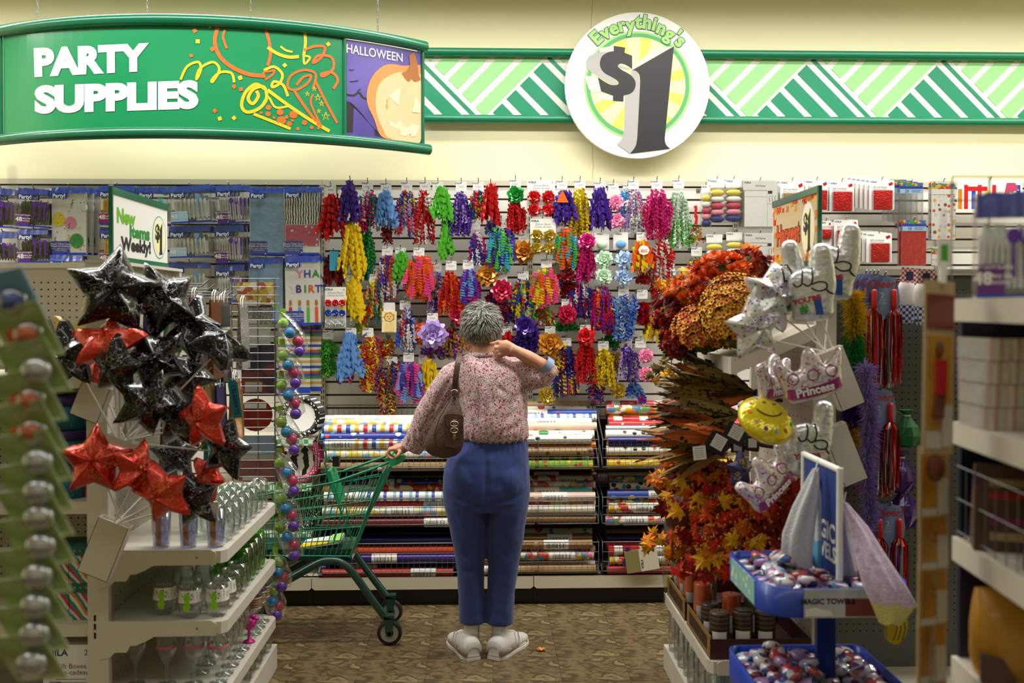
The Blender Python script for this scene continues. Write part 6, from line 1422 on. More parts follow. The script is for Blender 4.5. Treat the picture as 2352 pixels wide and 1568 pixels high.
g_tumb, g_mug, g_stem, g_green, g_gob = (gmesh('glass_body', TUMB, 'glass_lav'), gmesh('glass_body', MUG, 'glass'), gmesh('glass_body', STEM, 'glass'), gmesh('glass_body', [(r*.9, z*1.25) for r, z in MUG], 'glass_green'), gmesh('glass_body', GOB, 'glass'))
def band(rz0, rz1, m, frac=1.0, n=18, nm='printed_band'):
    mb = MB(); k = int(n*frac); vs = []
    for i in range(k+1):
        a = -math.pi/2 - math.pi*frac + 2*math.pi*i/n
        vs += [((rz0[0]+.0006)*math.cos(a), (rz0[0]+.0006)*math.sin(a), rz0[1]), ((rz1[0]+.0006)*math.cos(a), (rz1[0]+.0006)*math.sin(a), rz1[1])]
    mb.add(vs, [(2*i, 2*i+2, 2*i+3, 2*i+1) for i in range(k)], 0, True); return mb.mesh(nm, m)
b_orange = band((.0275,.01), (.0345,.12), '#d98a3a', .14); b_conf = band((.0447,.06), (.040,.105), 'confetti_glass', 1.0); 
mb = MB(); mb.prism([(-.012,.035),(-.004,.03),(.008,.032),(.014,.05),(.008,.062),(.012,.08),(.006,.098),(-.006,.098),(-.012,.082),(-.007,.066),(-.014,.05)], -.0478, -.0462); b_lime = mb.mesh('lime_print', '#8fd11f')
b_pinkw = band((.0392,.140), (.0385,.152), '#d8759a', .8); b_str = band((.034,.115), (.0382,.17), mkmat('stripe_goblet', '#e0452c', .3, kind='stripes', cols=('#f0e7d8', '#2f5fb0', '#e8b32c', '#4a9a3c'), scale=14, dirn='Z'), 1.0); _MAT['stripe_goblet'] = bpy.data.materials['stripe_goblet']
mb = MB(); 
for a in (-2.2, -1.57, -.9): mb.tube([(.0445*math.cos(a), .0445*math.sin(a), .075), (.0462*math.cos(a), .0462*math.sin(a), .075)], .011, 10, 0); mb.tube([(.046*math.cos(a), .046*math.sin(a), .075), (.0468*math.cos(a), .0468*math.sin(a), .075)], .006, 10, 1)
b_dot = mb.mesh('flower_print', ['#d9791f', '#b8321c'])
def glass(me, x, y, z, label, extra=(), nm='drinking_glass', rz=0, group='glasses on the end display'):
    t = thing(nm, ulabel(label), 'glass', (x, y, z + .0005), group, (0, 0, rz)); link(me, 'glass_body', t)
    for n_, m_ in extra: link(m_, n_, t)
    return t
k = .0016; z1, z2, z3 = .76, .50, .24
for x, l in ((-1.185, 'nearest the panel'), (-1.085, 'in the middle'), (-.985, 'under a hang tag')):
    t = glass(g_tumb, x, 3.72, z1, 'lavender plastic tumbler with an orange stripe ' + l, (('printed_band', b_orange),), 'plastic_tumbler')
    if 'tag' in l:
        MB().prism([(-.024, .118), (.02, .118), (.024, .175), (-.02, .178)], -.047, -.045).build('hang_tag', 'card_white', t)
for i in range(7): glass(g_mug, -.982, 3.83 + i*.1, z1, 'clear glass in the outer row of the upper shelf', (), rz=i)
for i in range(6): glass(g_mug, -1.07, 3.86 + i*.1, z1, 'clear glass in the inner row of the upper shelf', (), rz=i*2)
for x, y, l in ((-1.185, 3.76, 'closest to the panel'), (-1.08, 3.72, 'in the middle of the front row'), (-.985, 3.735, 'at the shelf corner'), (-.985, 3.84, 'behind the corner glass')):
    glass(g_stem, x, y, z2, 'stemless glass with confetti dots and a lime figure ' + l, (('printed_band', b_conf), ('lime_print', b_lime)))
for i in range(2): glass(g_stem, -.985, 3.945 + i*.1, z2, 'plain stemless glass before the green tumblers')
for i in range(4): glass(g_green, -.985, 4.13 + i*.09, z2, 'green glass tumbler in the outer row', (), rz=i)
for i in range(4): glass(g_green, -1.075, 4.10 + i*.095, z2, 'green glass tumbler in the inner row', (), rz=i)
for i in range(3): glass(g_stem, -1.12 - .06*(i % 2), 3.87 + i*.1, z2, 'plain stemless glass deep on the middle shelf')
for i, x in enumerate((-1.29, -1.175, -1.075, -.985)): glass(g_gob, x, 3.74, z3, ('stemmed wine glass by the back panel on the lower shelf', 'wine glass with a pink word, next to the inner one', 'wine glass with a pink word, next to the corner', 'wine glass at the corner of the lower shelf')[i], (('printed_band', b_pinkw),) if i else ())
for i in range(4): glass(g_gob, -.985, 3.835 + i*.09, z3, 'wine glass in the outer row behind the corner glass')
for i in range(4): glass(g_gob, -1.08, 3.85 + i*.095, z3, 'wine glass in the inner row of the lower shelf')
for i in range(3): glass(g_gob, -.98 - .0*i, 4.30 + i*.085, z3, 'wine glass with a rainbow striped bowl', (('printed_band', b_str),))
defmat('pink_rubber', '#c21a86', .4)
t = thing('party_cup', 'magenta flower-shaped cup on the lower glass shelf', 'cup', (-.975, 4.2, z3), 'glasses on the end display')
mb = MB(); mb.lathe([(.0005,.002),(.026,.002),(.022,.008),(.006,.014),(.006,.05),(.028,.07),(.034,.1),(.032,.1),(.026,.072),(.0005,.056)], 10); mb.build('cup_body', 'pink_rubber', t)
for i in range(5): a = i*1.2566; MB().ball((.03*math.cos(a), .03*math.sin(a), .1), (.014, .014, .01), 8, 5).build('petal', 'pink_rubber', t)
for i in range(5): glass(g_stem, -.975 - .005*(i % 2), 4.05 + i*.1, .11, 'glass printed with orange flowers on the base shelf', (('flower_print', b_dot),))
for i in range(2): glass(g_stem, -1.09, 4.2 + i*.12, .11, 'glass printed with orange flowers, inner row of the base shelf', (('flower_print', b_dot),))
# ------------------------------------------------------------ goods on the hooks above the glasses
mb = MB(); mb.tube([(0,0,0),(.30,0,.0),(.325,0,.02)], .003, 5); lh_me = mb.mesh('peg_hook', 'steel')
ED = bpy.data.objects['end_display']
def lhook(y, z): link(lh_me, 'peg_hook', ED, (LXB + .012 - ED.location.x, y - ED.location.y, z))
defmat('bag_rust', '#7d3a2c', .35, .2, coat=.3); defmat('bag_copper', '#8a4c1c', .25, .7, bump=.6, bscale=60); defmat('bag_glitter', '#9d9b98', .4, .4, kind='dots', cols=('#e8e6e4', '#565458'), scale=180, thr=.4, distort=1); defmat('bag_mauve', '#7a3c44', .35); defmat('bag_black', '#151417', .3, coat=.4); defmat('bag_purple', '#30206a', .35, coat=.3); defmat('bag_teal', '#1d6f78', .35, .3); defmat('bag_gold', '#a98128', .25, .7, bump=.6, bscale=80); defmat('label_lilac', '#b79ab4', .5); defmat('bag_navy', '#1d2350', .4)
def gift_bag(x, y0, y1, z0, z1, m, label, depth=.03, handle=True, tag_=None, nm='gift_bag'):
    t = thing(nm, ulabel(label), 'bag', (x, (y0+y1)/2, z0), 'gift bags on the end display'); w = (y1-y0)/2; h = z1-z0
    mb = MB(); mb.add([(-depth/2,-w,0),(depth/2,-w,0),(depth/2,w,0),(-depth/2,w,0),(-.003,-w,h),(.003,-w,h),(.003,w,h),(-.003,w,h)], [(0,3,2,1),(0,1,5,4),(1,2,6,5),(2,3,7,6),(3,0,4,7)]); mb.build('bag_body', m, t)
    if handle:
        for s_ in (-1, 1): MB().tube([(s_*.004,-w*.4,h-.01),(s_*.005,-w*.35,h+.025),(s_*.004,0,h+.04),(s_*.005,w*.35,h+.025),(s_*.004,w*.4,h-.01)], .0022, 5).build('cord_handle', 'white' if tag_ != 'dark' else 'bag_navy', t)
    if tag_: MB().box(depth/2, depth/2+.002, -w*.5, w*.3, h*.1, h*.42).build('paper_label', 'label_lilac', t); MB().box(-w*0-.012, .012, -w-.002, -w-.0005, h*.12, h*.5).build('edge_label', 'card_white', t)
    return t
HZ = LZT - .1
for i, (y, dx, z0, z1, m, l) in enumerate(((3.90,.10,1.46,1.70,'bag_purple','dark purple gift wrap pack on the upper hook'), (3.93,.17,1.47,1.71,'rb_G','dark green gift wrap pack on the upper hook'), (4.0,.24,1.40,1.69,'bag_mauve','rust mauve gift bag with a lilac label'), (4.07,.30,1.36,1.68,'bag_copper','copper foil gift bag with white cord'),
     (4.14,.22,1.36,1.67,'bag_glitter','silver glitter gift bag'), (4.22,.30,1.34,1.68,'bag_black','black gift bag with white cord'), (4.30,.26,1.36,1.67,'rf_s','silver foil gift bag'), (4.38,.34,1.38,1.66,'bag_glitter','pale glitter gift bag at the far upper hook'),
     (3.95,.2,1.12,1.36,'bag_teal','teal foil gift bag on the middle hook'), (4.05,.28,1.08,1.34,'bag_gold','crumpled gold gift bag'), (4.15,.3,1.05,1.33,'bag_navy','navy gift bag on the middle hook'), (4.27,.33,1.06,1.34,'rf_a','amber foil gift bag'),
     (3.9,.16,.98,1.22,'bag_black','black gift bag low behind the balloons'), (4.0,.3,.96,1.2,'rf_t','teal foil gift bag low behind the balloons'), (4.36,.32,1.0,1.3,'bag_gold','gold foil gift bag beside the wire rack'))):
    gift_bag(LXB + .02 + dx, y-.06, y+.09, z0, z1, m, l, .028, True, True if 'lilac' in l else None); lhook(y+.015, z1+.03)
# teal hang tag with its word
t = thing('gift_tag', 'teal paper tag reading celebrate', 'tag', W(533, 872, 3.9)); t.rotation_euler = (0, math.radians(-8), math.radians(0)); k = ppm(3.9)
mb = MB(); mb.prism([(-11*k,-88*k),(11*k,-88*k),(11*k,-8*k),(6*k,0),(-6*k,0),(-11*k,-8*k)], 0, .0015, 0); mb.text('CELEBRATE', lambda a, b: (b, -.0006, -46*k - a), .023, .01, 1); mb.build('tag_card', ['#1f8fa5', 'bag_navy'], t); MB().tube([(0,0,-3*k),(.003,.004,.03),(0,.01,.05)], .001, 4).build('string', 'white', t)
# ------------------------------------------------------------ wire rack on the far side of the display
YG = 4.585; xa, xb = X(532, YG), X(640, YG); za, zb_ = Z(1110, YG), Z(640, YG)
t = thing('wire_rack', 'grey wire side rack fixed beside the gift bags', 'rack', ((xa+xb)/2, YG, za)); k = ppm(YG)
mb = MB()
for i in range(26): z = lerp(za, zb_, i/25); mb.tube([(xa, YG, z), (xb-.02, YG, z), (xb, YG+.02, z)], .0018, 4)
o = mb.build('cross_wire', 'wire_grey', t, world=True); o['kind'] = 'stuff'
for x in (xa, (xa*.45+xb*.55), xb-.02): MB().tube([(x, YG+.003, za), (x, YG+.003, zb_)], .003, 6).build('upright_wire', 'wire_grey', t, world=True)
defmat('candy_yellow', '#d6b321', .4, kind='cells', cols=('#e9cf52', '#b8471f', '#e9e2c8', '#c9a01c'), scale=50); defmat('pack_navy', '#23264c', .4, kind='cells', cols=('#c4562a', '#23264c', '#23264c', '#8f2a24'), scale=14); defmat('pack_red', '#b3301f', .4, kind='noise', cols=('#7d1c18',), scale=12)
for i, (u0, v0, u1, v1, m, l) in enumerate(((545,648,632,705,'candy_yellow','yellow candy pack at the top of the wire rack'), (552,700,625,745,'bag_glitter','silver sequin pack under the candy pack'), (548,755,620,800,'card_white','white printed pack in the wire rack'), (555,790,632,905,'pack_navy','navy and orange pack in the wire rack'), (545,915,628,990,'pack_red','round red mask pack in the wire rack'), (550,1000,632,1045,'label_sky','pale blue card pack low in the wire rack'), (548,1055,640,1105,'pack_red','flat red pack at the foot of the wire rack'))):
    Y = YG + .03; k = ppm(Y); o = W((u0+u1)/2, v0, Y); w = (u1-u0)*k; h = (v1-v0)*k; t2 = thing('party_favour_pack', ulabel(l), 'pack', o, 'packs in the wire rack')
    if 'round' in l: mb = MB(); mb.prism([(w*.46*math.cos(2*math.pi*q/20), -h/2 + h*.5*math.sin(2*math.pi*q/20)) for q in range(20)], 0, .012); mb.build('mask', m, t2); MB().box(-w*.3, w*.3, -.002, 0, -h*.3, -h*.15).build('printed_strip', 'card_white', t2)
    else: MB().prism(rrect(w, h, .004), 0, .014).build('pack_body', m, t2); MB().prism(rrect(w, h, .004), -.006, .016).build('clear_bag', 'film_crisp', t2); MB().box(-w*.4, w*.1, -.0015, 0, -h*.95, -h*.75).build('barcode_label', 'card_white', t2)
# ------------------------------------------------------------ hanging strip of bouncy balls
YK = 4.63; k = ppm(YK)
for c, h in (('green', '#8fc63a'), ('blue', '#1f7fb8'), ('pink', '#c21f63'), ('purple', '#5b2fa0')): defmat('ball_' + c, h, .12, kind='zebra', cols=(h,), scale=30, distort=4, coat=.6)
t = thing('clip_strip', 'clear plastic clip strip carrying bags of bouncy balls', 'strip', W(640, 1430, YK-.0)); 
MB().tube([W(636, 690, YK), W(634, 1000, YK), W(630, 1400, YK)], .009, 4, flat=(.15, 1)).build('strip_band', 'film', t, world=True)
for i in range(9): p = W(633, 705 + i*78, YK-.004); MB().box(p.x-.008, p.x+.008, p.y-.002, p.y, p.z-.012, p.z+.012).build('price_tab', '#8ed13a', t, world=True)
mb = MB(); mb.ball((0,0,0), 13.2*k, 14, 9); ballm = {c: mb.mesh('ball', 'ball_' + c) for c in ('green', 'blue', 'pink', 'purple')}
seq = [(658, 742, 1.25), (656, 812, 1.0), (655, 905-20, 1.0), (652, 965, 1.0), (650, 1062, 1.0), (651, 1140, 1.0), (652, 1210, 1.0), (640, 1290, .9), (628, 1356, .8)]
for i, (u, v, sp) in enumerate(seq):
    t = thing('ball_pack', ulabel('bag of four bouncy balls, ' + ('topmost on its strip', 'second down its strip', 'third down its strip', 'fourth down its strip', 'fifth down its strip', 'sixth down its strip', 'seventh down its strip', 'eighth down its strip', 'lowest on its strip')[i]), 'ball pack', W(u-8, v-26, YK-.03), 'bags of bouncy balls')
    off_ = [(-8, 0), (9, 22), (21*sp, 42), (25*sp, 64)]
    if i % 2: off_ = [(-6, 4), (7, 26), (18, 44), (24, 66)]
    if i >= 7: off_ = [(0, 0), (0, 22), (10, 36), (8, 54)]
    hd = MB(); hd.box(-.012, .012, -.001, .001, -.02, .016); hd.build('header_card', '#a4d62a', t)
    for c, (dx, dz) in zip(('green', 'blue', 'pink', 'purple'), off_):
        p = W(u+dx, v+dz, YK-.03); link(ballm[c], 'ball', t, Vector((p.x, p.y - (.0 if c in 'greenpink' else .012), p.z)) - t.location)
    P0, P1 = W(u-14, v-24, YK-.03), W(u+off_[3][0], v+off_[3][1]+12, YK-.03); c0 = (P0+P1)/2; mb = MB()
    mb.tube([P0, W(u-4, v+0, YK-.03), W(u+(off_[1][0]+off_[2][0])/2, v+32, YK-.03), W(u+off_[3][0], v+off_[3][1], YK-.03), P1], [.012, 22*k, 26*k, 22*k, .006], 10, flat=(.7, 1)); mb.build('clear_bag', 'film_crisp', t, world=True)
# ------------------------------------------------------------ flag on top of the end display
def flag(nm, label, x, ya, yb, z0, z1, face, build):
    # ya = picture-left edge, yb = picture-right edge; face = +1 or -1 along x
    t = thing(nm, label, 'sign', (x, (ya+yb)/2, z0)); y0, y1 = min(ya, yb), max(ya, yb)
    MB().box(x-.004, x+.004, y0, y1, z0, z1).build('sign_panel', 'sign_white', t, world=True)
    MB().box(x-.008, x+.008, y0, y1, z1-.004, z1+.022).build('top_channel', 'sign_rail', t, world=True); MB().box(x-.008, x+.008, y0, y1, z0-.016, z0+.006).build('bottom_channel', 'sign_rail', t, world=True)
    MB().box(x-.007, x+.007, y0-.008, y0+.004, z0-.016, z1+.022).build('end_channel', 'sign_rail', t, world=True)
    def mp(off): return lambda a, b: (x + face*(.0045+off), lerp(ya, yb, a), lerp(z0, z1, b))
    build(t, mp); return t
def price_disc(t, mp, cx, cz, rx, rz):
    n = 24; P = [(cx + rx*math.cos(2*math.pi*i/n), cz + rz*math.sin(2*math.pi*i/n)) for i in range(n)]
    for s_, m, o in ((1.06, 'ring_green', .0), (1.0, 'sign_white', .0004), (.78, 'sun_pale', .0008)): MB().poly([mp(o)(cx+(a-cx)*s_, cz+(b-cz)*s_) for a, b in P]).build('price_disc', m, t, world=True)
    mb = MB(); f = mp(.0016); q = [(.0,.35),(.42,.75),(.36,-.62),(.46,-.8),(-.08,-.86),(.02,-.66),(.06,.2)]; mb.poly([f(cx+a*rx, cz+b*rz) for a, b in q])
    mb.text('$', lambda a, b: f(cx-.32*rx+a, cz+.2*rz+b*2.2), rx*1.3, .04); mb.build('price_figure', 'price_black', t, world=True)
def new_items(t, mp):
    for s_, q, m in (('New', ((.07,.80),(.38,.80),(.38,.55),(.07,.55)), '#6cb52c'), ('Items', ((.28,.56),(.64,.60),(.64,.36),(.28,.36)), '#2f8a3c'), ('Weekly!', ((.13,.36),(.66,.36),(.66,.08),(.13,.06)), 'price_black')):
        vs, fs = text_geo(s_, .05, 'LEFT', 3, 0); ax = [p[0] for p in vs]; ay = [p[1] for p in vs]; f = mp(.0004); a0, a1, b0, b1 = min(ax), max(ax), min(ay), max(ay)
        mb = MB(); out = []
        for xx, yy in vs:
            s1_ = (xx-a0)/(a1-a0); r_ = (yy-b0)/(b1-b0); tp = lerp(q[0][1], q[1][1], s1_); bt = lerp(q[3][1], q[2][1], s1_); out.append(f(lerp(q[0][0], q[1][0], s1_), lerp(bt, tp, r_)))
        mb.add(out, fs); mb.build('lettering', m, t, world=True)
    price_disc(t, mp, .83, .46, .13, .36)
flag('flag_sign', 'white flag sign announcing new items weekly', -1.372, 3.75, 4.40, 1.835, 2.075, 1, new_items)
# ------------------------------------------------------------ the run of shelving behind it, facing the camera
YPG = 4.10; GT = LZT
t = thing('shelving_run', 'pegboard shelving run stocked with gift boxes', 'shelving', (-2.4, YPG, 0)); xl, xr = -3.6, LXB-.032
MB().box(xl, xr, YPG, YPG+.02, .1, GT).build('back_panel', 'peg_board', t, world=True); MB().box(xl, xr, YPG-.015, YPG+.035, GT, GT+.02).build('top_cap', 'shelf_white', t, world=True)
mb = MB(); z = GT - .06
while z > .2:
    x = xr - .04
    while x > -2.2: mb.box(x-.003, x+.003, YPG-.0008, YPG, z-.003, z+.003); x -= .0282
    z -= .0282
o = mb.build('peg_hole', 'black', t, world=True); o['kind'] = 'stuff'
LSH = (1.40, .94, .49, .17)
for z in LSH: MB().box(xl, xr, LN+.02, YPG, z-.045, z).build('shelf', 'shelf_white', t, world=True)
# gift bags, boxes and hat boxes
defmat('gb_flower', '#d9c85a', .4, kind='dots', cols=('#c25a94', '#e6e0cc', '#6aa8b0'), scale=30, thr=.33, distort=.8); defmat('gb_teal', '#8fc6c0', .4, kind='dots', cols=('#d9cf5a', '#e9e6da'), scale=34, thr=.3, distort=.7); defmat('gb_blue', '#2a4f9a', .4, kind='dots', cols=('#3fa0c0', '#c8302a'), scale=22, thr=.35, distort=.6); defmat('hat_teal', '#1f6f86', .45, kind='dots', cols=('#c2452c', '#2f8fa4'), scale=32, thr=.25, distort=.9); defmat('hat_lid', '#33205c', .45)
defmat('zig', '#d9d2bc', .45, kind='stripes', cols=('#c23a5a', '#1f8f7a', '#e9e2cc', '#e0843a', '#1f7f8a'), scale=7, dirn='DIAGONAL', distort=2.5); defmat('zig_lid', '#16695f', .45, kind='dots', cols=('#e0843a',), scale=50, thr=.25, distort=.1)
def box_thing(nm, label, u0, u1, v1, z0, Yf, dep, m, lid=None, h=None, v0=None, group='gift boxes on the shelving run'):
    xA, xB_ = X(u0, Yf), X(u1, Yf); h = h or (Z(v0, Yf) - z0); tt = thing(nm, ulabel(label), 'box', ((xA+xB_)/2, Yf+dep/2, z0+.0005), group); w = (xB_-xA)/2
    MB().box(-w, w, -dep/2, dep/2, 0, h*(.8 if lid else 1)).build('box_body', m, tt)
    if lid: MB().box(-w-.003, w+.003, -dep/2-.003, dep/2+.003, h*.76, h).build('box_lid', lid, tt)
    return tt
t = gift_bag(0, -.08, .08, 0, .16, 'gb_blue', 'blue printed gift bag with red trim', .06, False); t.location = (X(88, 3.8), 3.8, 1.4005); t.rotation_euler = (0, 0, 1.57)
MB().tube([(0,-.06,.15),(0,-.04,.2),(0,.0,.215),(0,.04,.2),(0,.06,.15)], .006, 6).build('handle', 'bag_purple', t); MB().tube([(.036,-.078,.02),(.036,-.02,.1),(.036,.03,.09),(.036,.078,.12)], .008, 6).build('red_trim', 'rb_r', t)
t = gift_bag(0, -.07, .07, 0, .15, 'bag_navy', 'navy gift bag behind the red trimmed one', .06, True, 'dark'); t.location = (X(60, 3.92), 3.92, 1.4005); t.rotation_euler = (0, 0, 1.57)
b = box_thing('gift_box', 'teal floral gift box under the butterfly box', 106, 196, 0, 1.4, 3.78, .14, 'gb_teal', 'gb_flower', .13)
z_ = 1.4 + .131; xc = X(165, 3.82); t = thing('butterfly_box', 'pale yellow butterfly shaped box', 'box', (xc, 3.82, z_), 'gift boxes on the shelving run')
W_ = spl([(0,.006),(.03,.0),(.055,.012),(.06,.04),(.078,.075),(.055,.085),(.02,.055),(0,.04),(-.02,.055),(-.055,.085),(-.078,.075),(-.06,.04),(-.055,.012),(-.03,0)], 3, True); MB().prism(W_, -.02, .02).build('box_body', '#d9c9a0', t)
MB().prism([(x*.75, z*.75+.01) for x, z in W_], -.023, -.02).build('wing_print', 'gb_flower', t); MB().tube([(0,-.026,.008),(0,-.026,.05)], .005, 6).build('butterfly_body', 'bag_rust', t)
for i in range(3):
    Yb = 3.80; r = .095; z0 = .94 + i*.128; t = thing('hat_box', ulabel('round teal hat box with a purple lid, ' + ('bottom', 'middle', 'top')[i] + ' of its stack'), 'box', (X(150, Yb), Yb, z0+.001), 'round hat boxes')
    mb = MB(); mb.lathe([(.001,0),(r,0),(r,.1),(.001,.1)], 28); mb.build('box_body', 'hat_teal', t); mb = MB(); mb.lathe([(r+.001,.09),(r+.005,.09),(r+.005,.124),(.001,.126)], 28); mb.build('box_lid', 'hat_lid', t)
for i in range(4):
    x = X(198, 3.72) - .0 + i*.0; m = ('rb_r', 'rb_y', 'bag_purple', 'rb_g')[i]
    box_thing('gift_box', ('thin red', 'thin yellow', 'thin purple', 'thin green')[i] + ' striped gift box beside the hat boxes', 192 + i*4.2, 195.6 + i*4.2, 0, .94, 3.75, .12, m, None, .17)
for c in range(2):
    for r in range(2): box_thing('gift_box', ('lower', 'upper')[r] + ' zigzag gift box ' + ('next to the upright', 'further from the upright')[c], (154, 110)[c], (206, 152)[c], 0, .49 + r*.137, 3.72, .16, 'zig', 'zig_lid', .136)
b = box_thing('gift_box_carton', 'white carton of gift boxes on the bottom shelf', 92, 209, 0, .17, 3.70, .25, 'white', None, .235); w = (X(209,3.7)-X(92,3.7))/2
mb = MB(); mb.text('VOILA', XZ(-w*.55, .205, -.1256), .034, .03); mb.text('2', XZ(w*.7, .205, -.1256), .03, .0); mb.text('Gift Boxes', XZ(w*.1, .155, -.1256), .026, .0); mb.text('Boites-cadeaux', XZ(w*.1, .132, -.1256), .026, .0)
for i in range(4): mb.box(-w*.5, w*.7, -.1256, -.1251, .106-i*.012, .108-i*.012)
for i in range(12): mb.box(-w*.75+i*.0035, -w*.75+i*.0035+.0018, -.1256, -.1251, .06, .1)
mb.build('lettering', 'print_navy', b)
b = box_thing('gift_box', 'red box standing beside the white carton', 211, 216, 0, .17, 3.76, .2, 'rb_r', None, .2)
# ------------------------------------------------------------ star balloons
defmat('foil_black', '#08080a', .13, .75, kind='dots', cols=('#c9ccd4',), scale=13, thr=.17, distort=1, bump=.55, bscale=7, coat=.9); defmat('foil_orange', '#cf2c0a', .15, .6, kind='dots', cols=('#f0a070',), scale=12, thr=.13, distort=1, bump=.5, bscale=7, coat=.8); defmat('stick_white', '#e9e7e0', .4); defmat('print_silver', '#9aa0a8', .3, .5); defmat('print_peach', '#e98a5a', .35, .3)
def star_h(x, z, R=1.0, r=.56):
    a = math.atan2(z, x) - math.pi/2; s_ = (a % (2*math.pi/5)) - math.pi/5; u_ = abs(s_)/(math.pi/5)     # 0 inner notch .. 1 tip
    # straight edges of the star between notch and tip
    P, Q = (r*math.cos(math.pi/5), r*math.sin(math.pi/5)), (1.0, 0.0); th = math.pi/5 - abs(s_)
    den = (Q[1]-P[1])*math.cos(th) - (Q[0]-P[0])*math.sin(th); ro = abs((P[0]*(Q[1]-P[1]) - P[1]*(Q[0]-P[0]))/den) if abs(den) > 1e-6 else 1
    return R*ro
def star_balloon_mesh(seed, m, pm):
    rnd = random.Random(seed); mb = MB(); n = 60; k = 9; T = .42
    rim = [star_h(math.cos(2*math.pi*i/n + math.pi/2), math.sin(2*math.pi*i/n + math.pi/2)) for i in range(n)]
    def hgt(t_, i): 
        ro = rim[i]; edge = .06*math.sin(i*2.9+seed)*max(0, t_-.5); return T*(max(0, 1-t_**2.2))**.62*(.62+.38*ro) + edge*.25*(1-t_)
    for sgn in (1, -1):
        R = []
        for j in range(k+1):
            t_ = max(.02, j/k); R.append([(rim[i]*t_*math.cos(2*math.pi*i/n+math.pi/2), -sgn*hgt(t_, i), rim[i]*t_*math.sin(2*math.pi*i/n+math.pi/2)) for i in range(n)])
        mb.rings(R if sgn < 0 else R, 0, False)
    # printed star outlines on the front
    for q in range(9):
        a = rnd.uniform(0, 6.28); d = rnd.uniform(.1, .6); cx, cz = d*math.cos(a), d*math.sin(a); s_ = rnd.uniform(.1, .17); ph = rnd.uniform(0, 1.2)
        def mp(x, z):
            ro = star_h(x, z); t_ = min(1, math.hypot(x, z)/ro); return (x, -T*(max(0, 1-t_**2.2))**.62*(.62+.38*ro) - .012, z)
        P = [(cx + s_*(1 if i % 2 == 0 else .45)*math.cos(ph+i*math.pi/5), cz + s_*(1 if i % 2 == 0 else .45)*math.sin(ph+i*math.pi/5)) for i in range(11)]; mb.stroke(P, .014, mp, 1)
    return mb.mesh('star_foil', [m, pm])
SB = {('k', i): star_balloon_mesh(i, 'foil_black', 'print_silver') for i in range(3)}; SB.update({('o', i): star_balloon_mesh(i+5, 'foil_orange', 'print_peach') for i in range(2)})
HOLD = [((212, 920), 66, 84, 3.60, 22), ((268, 1052), 74, 96, 3.56, 22), ((242, 1258), 72, 132, 3.54, 22)]
hold_top = []
def holder(c, w, h, Y, ang, label, group='white balloon stick holders'):
    p = W(c[0], c[1], Y); k = ppm(Y); t = thing('balloon_holder', ulabel(label), 'holder', p, group, (0, math.radians(ang), 0)); w *= k/2; h *= k/2; d = .05
    mb = MB(); mb.box(-w, w, -d/2, -d/2+.002, -h, h); mb.box(-w, w, d/2-.002, d/2, -h, h*1.0); mb.box(-w, -w+.002, -d/2, d/2, -h, h); mb.box(w-.002, w, -d/2, d/2, -h, h); mb.box(-w, w, -d/2, d/2, -h, -h+.002); mb.box(-w+.002, w-.002, -d/2+.002, d/2-.002, h-.014, h-.012); mb.build('holder_box', 'shelf_white', t)
    R_ = Matrix.Rotation(math.radians(ang), 4, 'Y'); return p + (R_ @ Vector((0, 0, h-.01))), t
for i, (c, w, h, Y, a) in enumerate(HOLD): hold_top.append(holder(c, w, h, Y, a, ('upper', 'middle', 'lowest')[i] + ' white balloon holder on the end display upright')[0])
def balloon_stick(t, p0, p1):
    mb = MB(); mb.tube([p0, p1], .0032, 6); mb.build('stick', 'stick_white', t, world=True)
STARS = [ # u, v, R px, colour, roll, yaw, pitch, Y, holder, label
 (262,668,98,'k',8,22,-8,3.50,1,'largest black star balloon at the top of the bunch'), (372,690,84,'k',-20,38,-12,3.56,1,'black star balloon beside the largest one, turned sideways'), (432,752,76,'k',14,-20,-18,3.60,1,'black star balloon above the sideways flat one'),
 (160,815,76,'k',-6,-30,6,3.50,1,'black star balloon sticking out beside the boxes'), (268,842,72,'k',12,-25,10,3.44,1,'black star balloon just under the squat orange star'), (352,822,74,'k',-25,25,0,3.52,1,'black star balloon in the middle of the bunch'),
 (500,790,74,'k',36,10,-62,3.56,1,'black star balloon lying almost flat by the gift bags'), (336,925,74,'k',22,40,14,3.46,1,'black star balloon pointing at the middle holder'), (408,958,74,'k',0,-30,12,3.50,1,'black star balloon behind the tall orange star'), (432,862,64,'k',30,30,0,3.62,1,'black star balloon deep in the bunch'),
 (520,1030,68,'k',12,-28,0,3.52,1,'black star balloon beside the wire rack'), (404,1045,54,'k',0,20,0,3.62,2,'dark star balloon half hidden between orange stars'), (445,1145,66,'k',-10,-25,10,3.50,2,'lowest black star balloon over the tumblers'),
 (246,786,78,'o',0,5,-52,3.47,1,'squat orange star balloon tipped forward'), (468,962,70,'o',-6,-28,6,3.46,1,'tall orange star balloon beside the black ones'), (218,1058,76,'o',2,8,-8,3.44,2,'large orange star balloon over the middle holder'), (312,1078,64,'o',20,58,0,3.43,2,'orange star balloon seen almost edge on'), (374,1130,72,'o',-14,-22,14,3.42,2,'lowest orange star balloon'), (478,1095,54,'o',24,-40,0,3.58,2,'small orange star balloon behind the lowest black one'), (218,862,38,'o',10,0,0,3.58,1,'orange star balloon mostly hidden by black ones')]
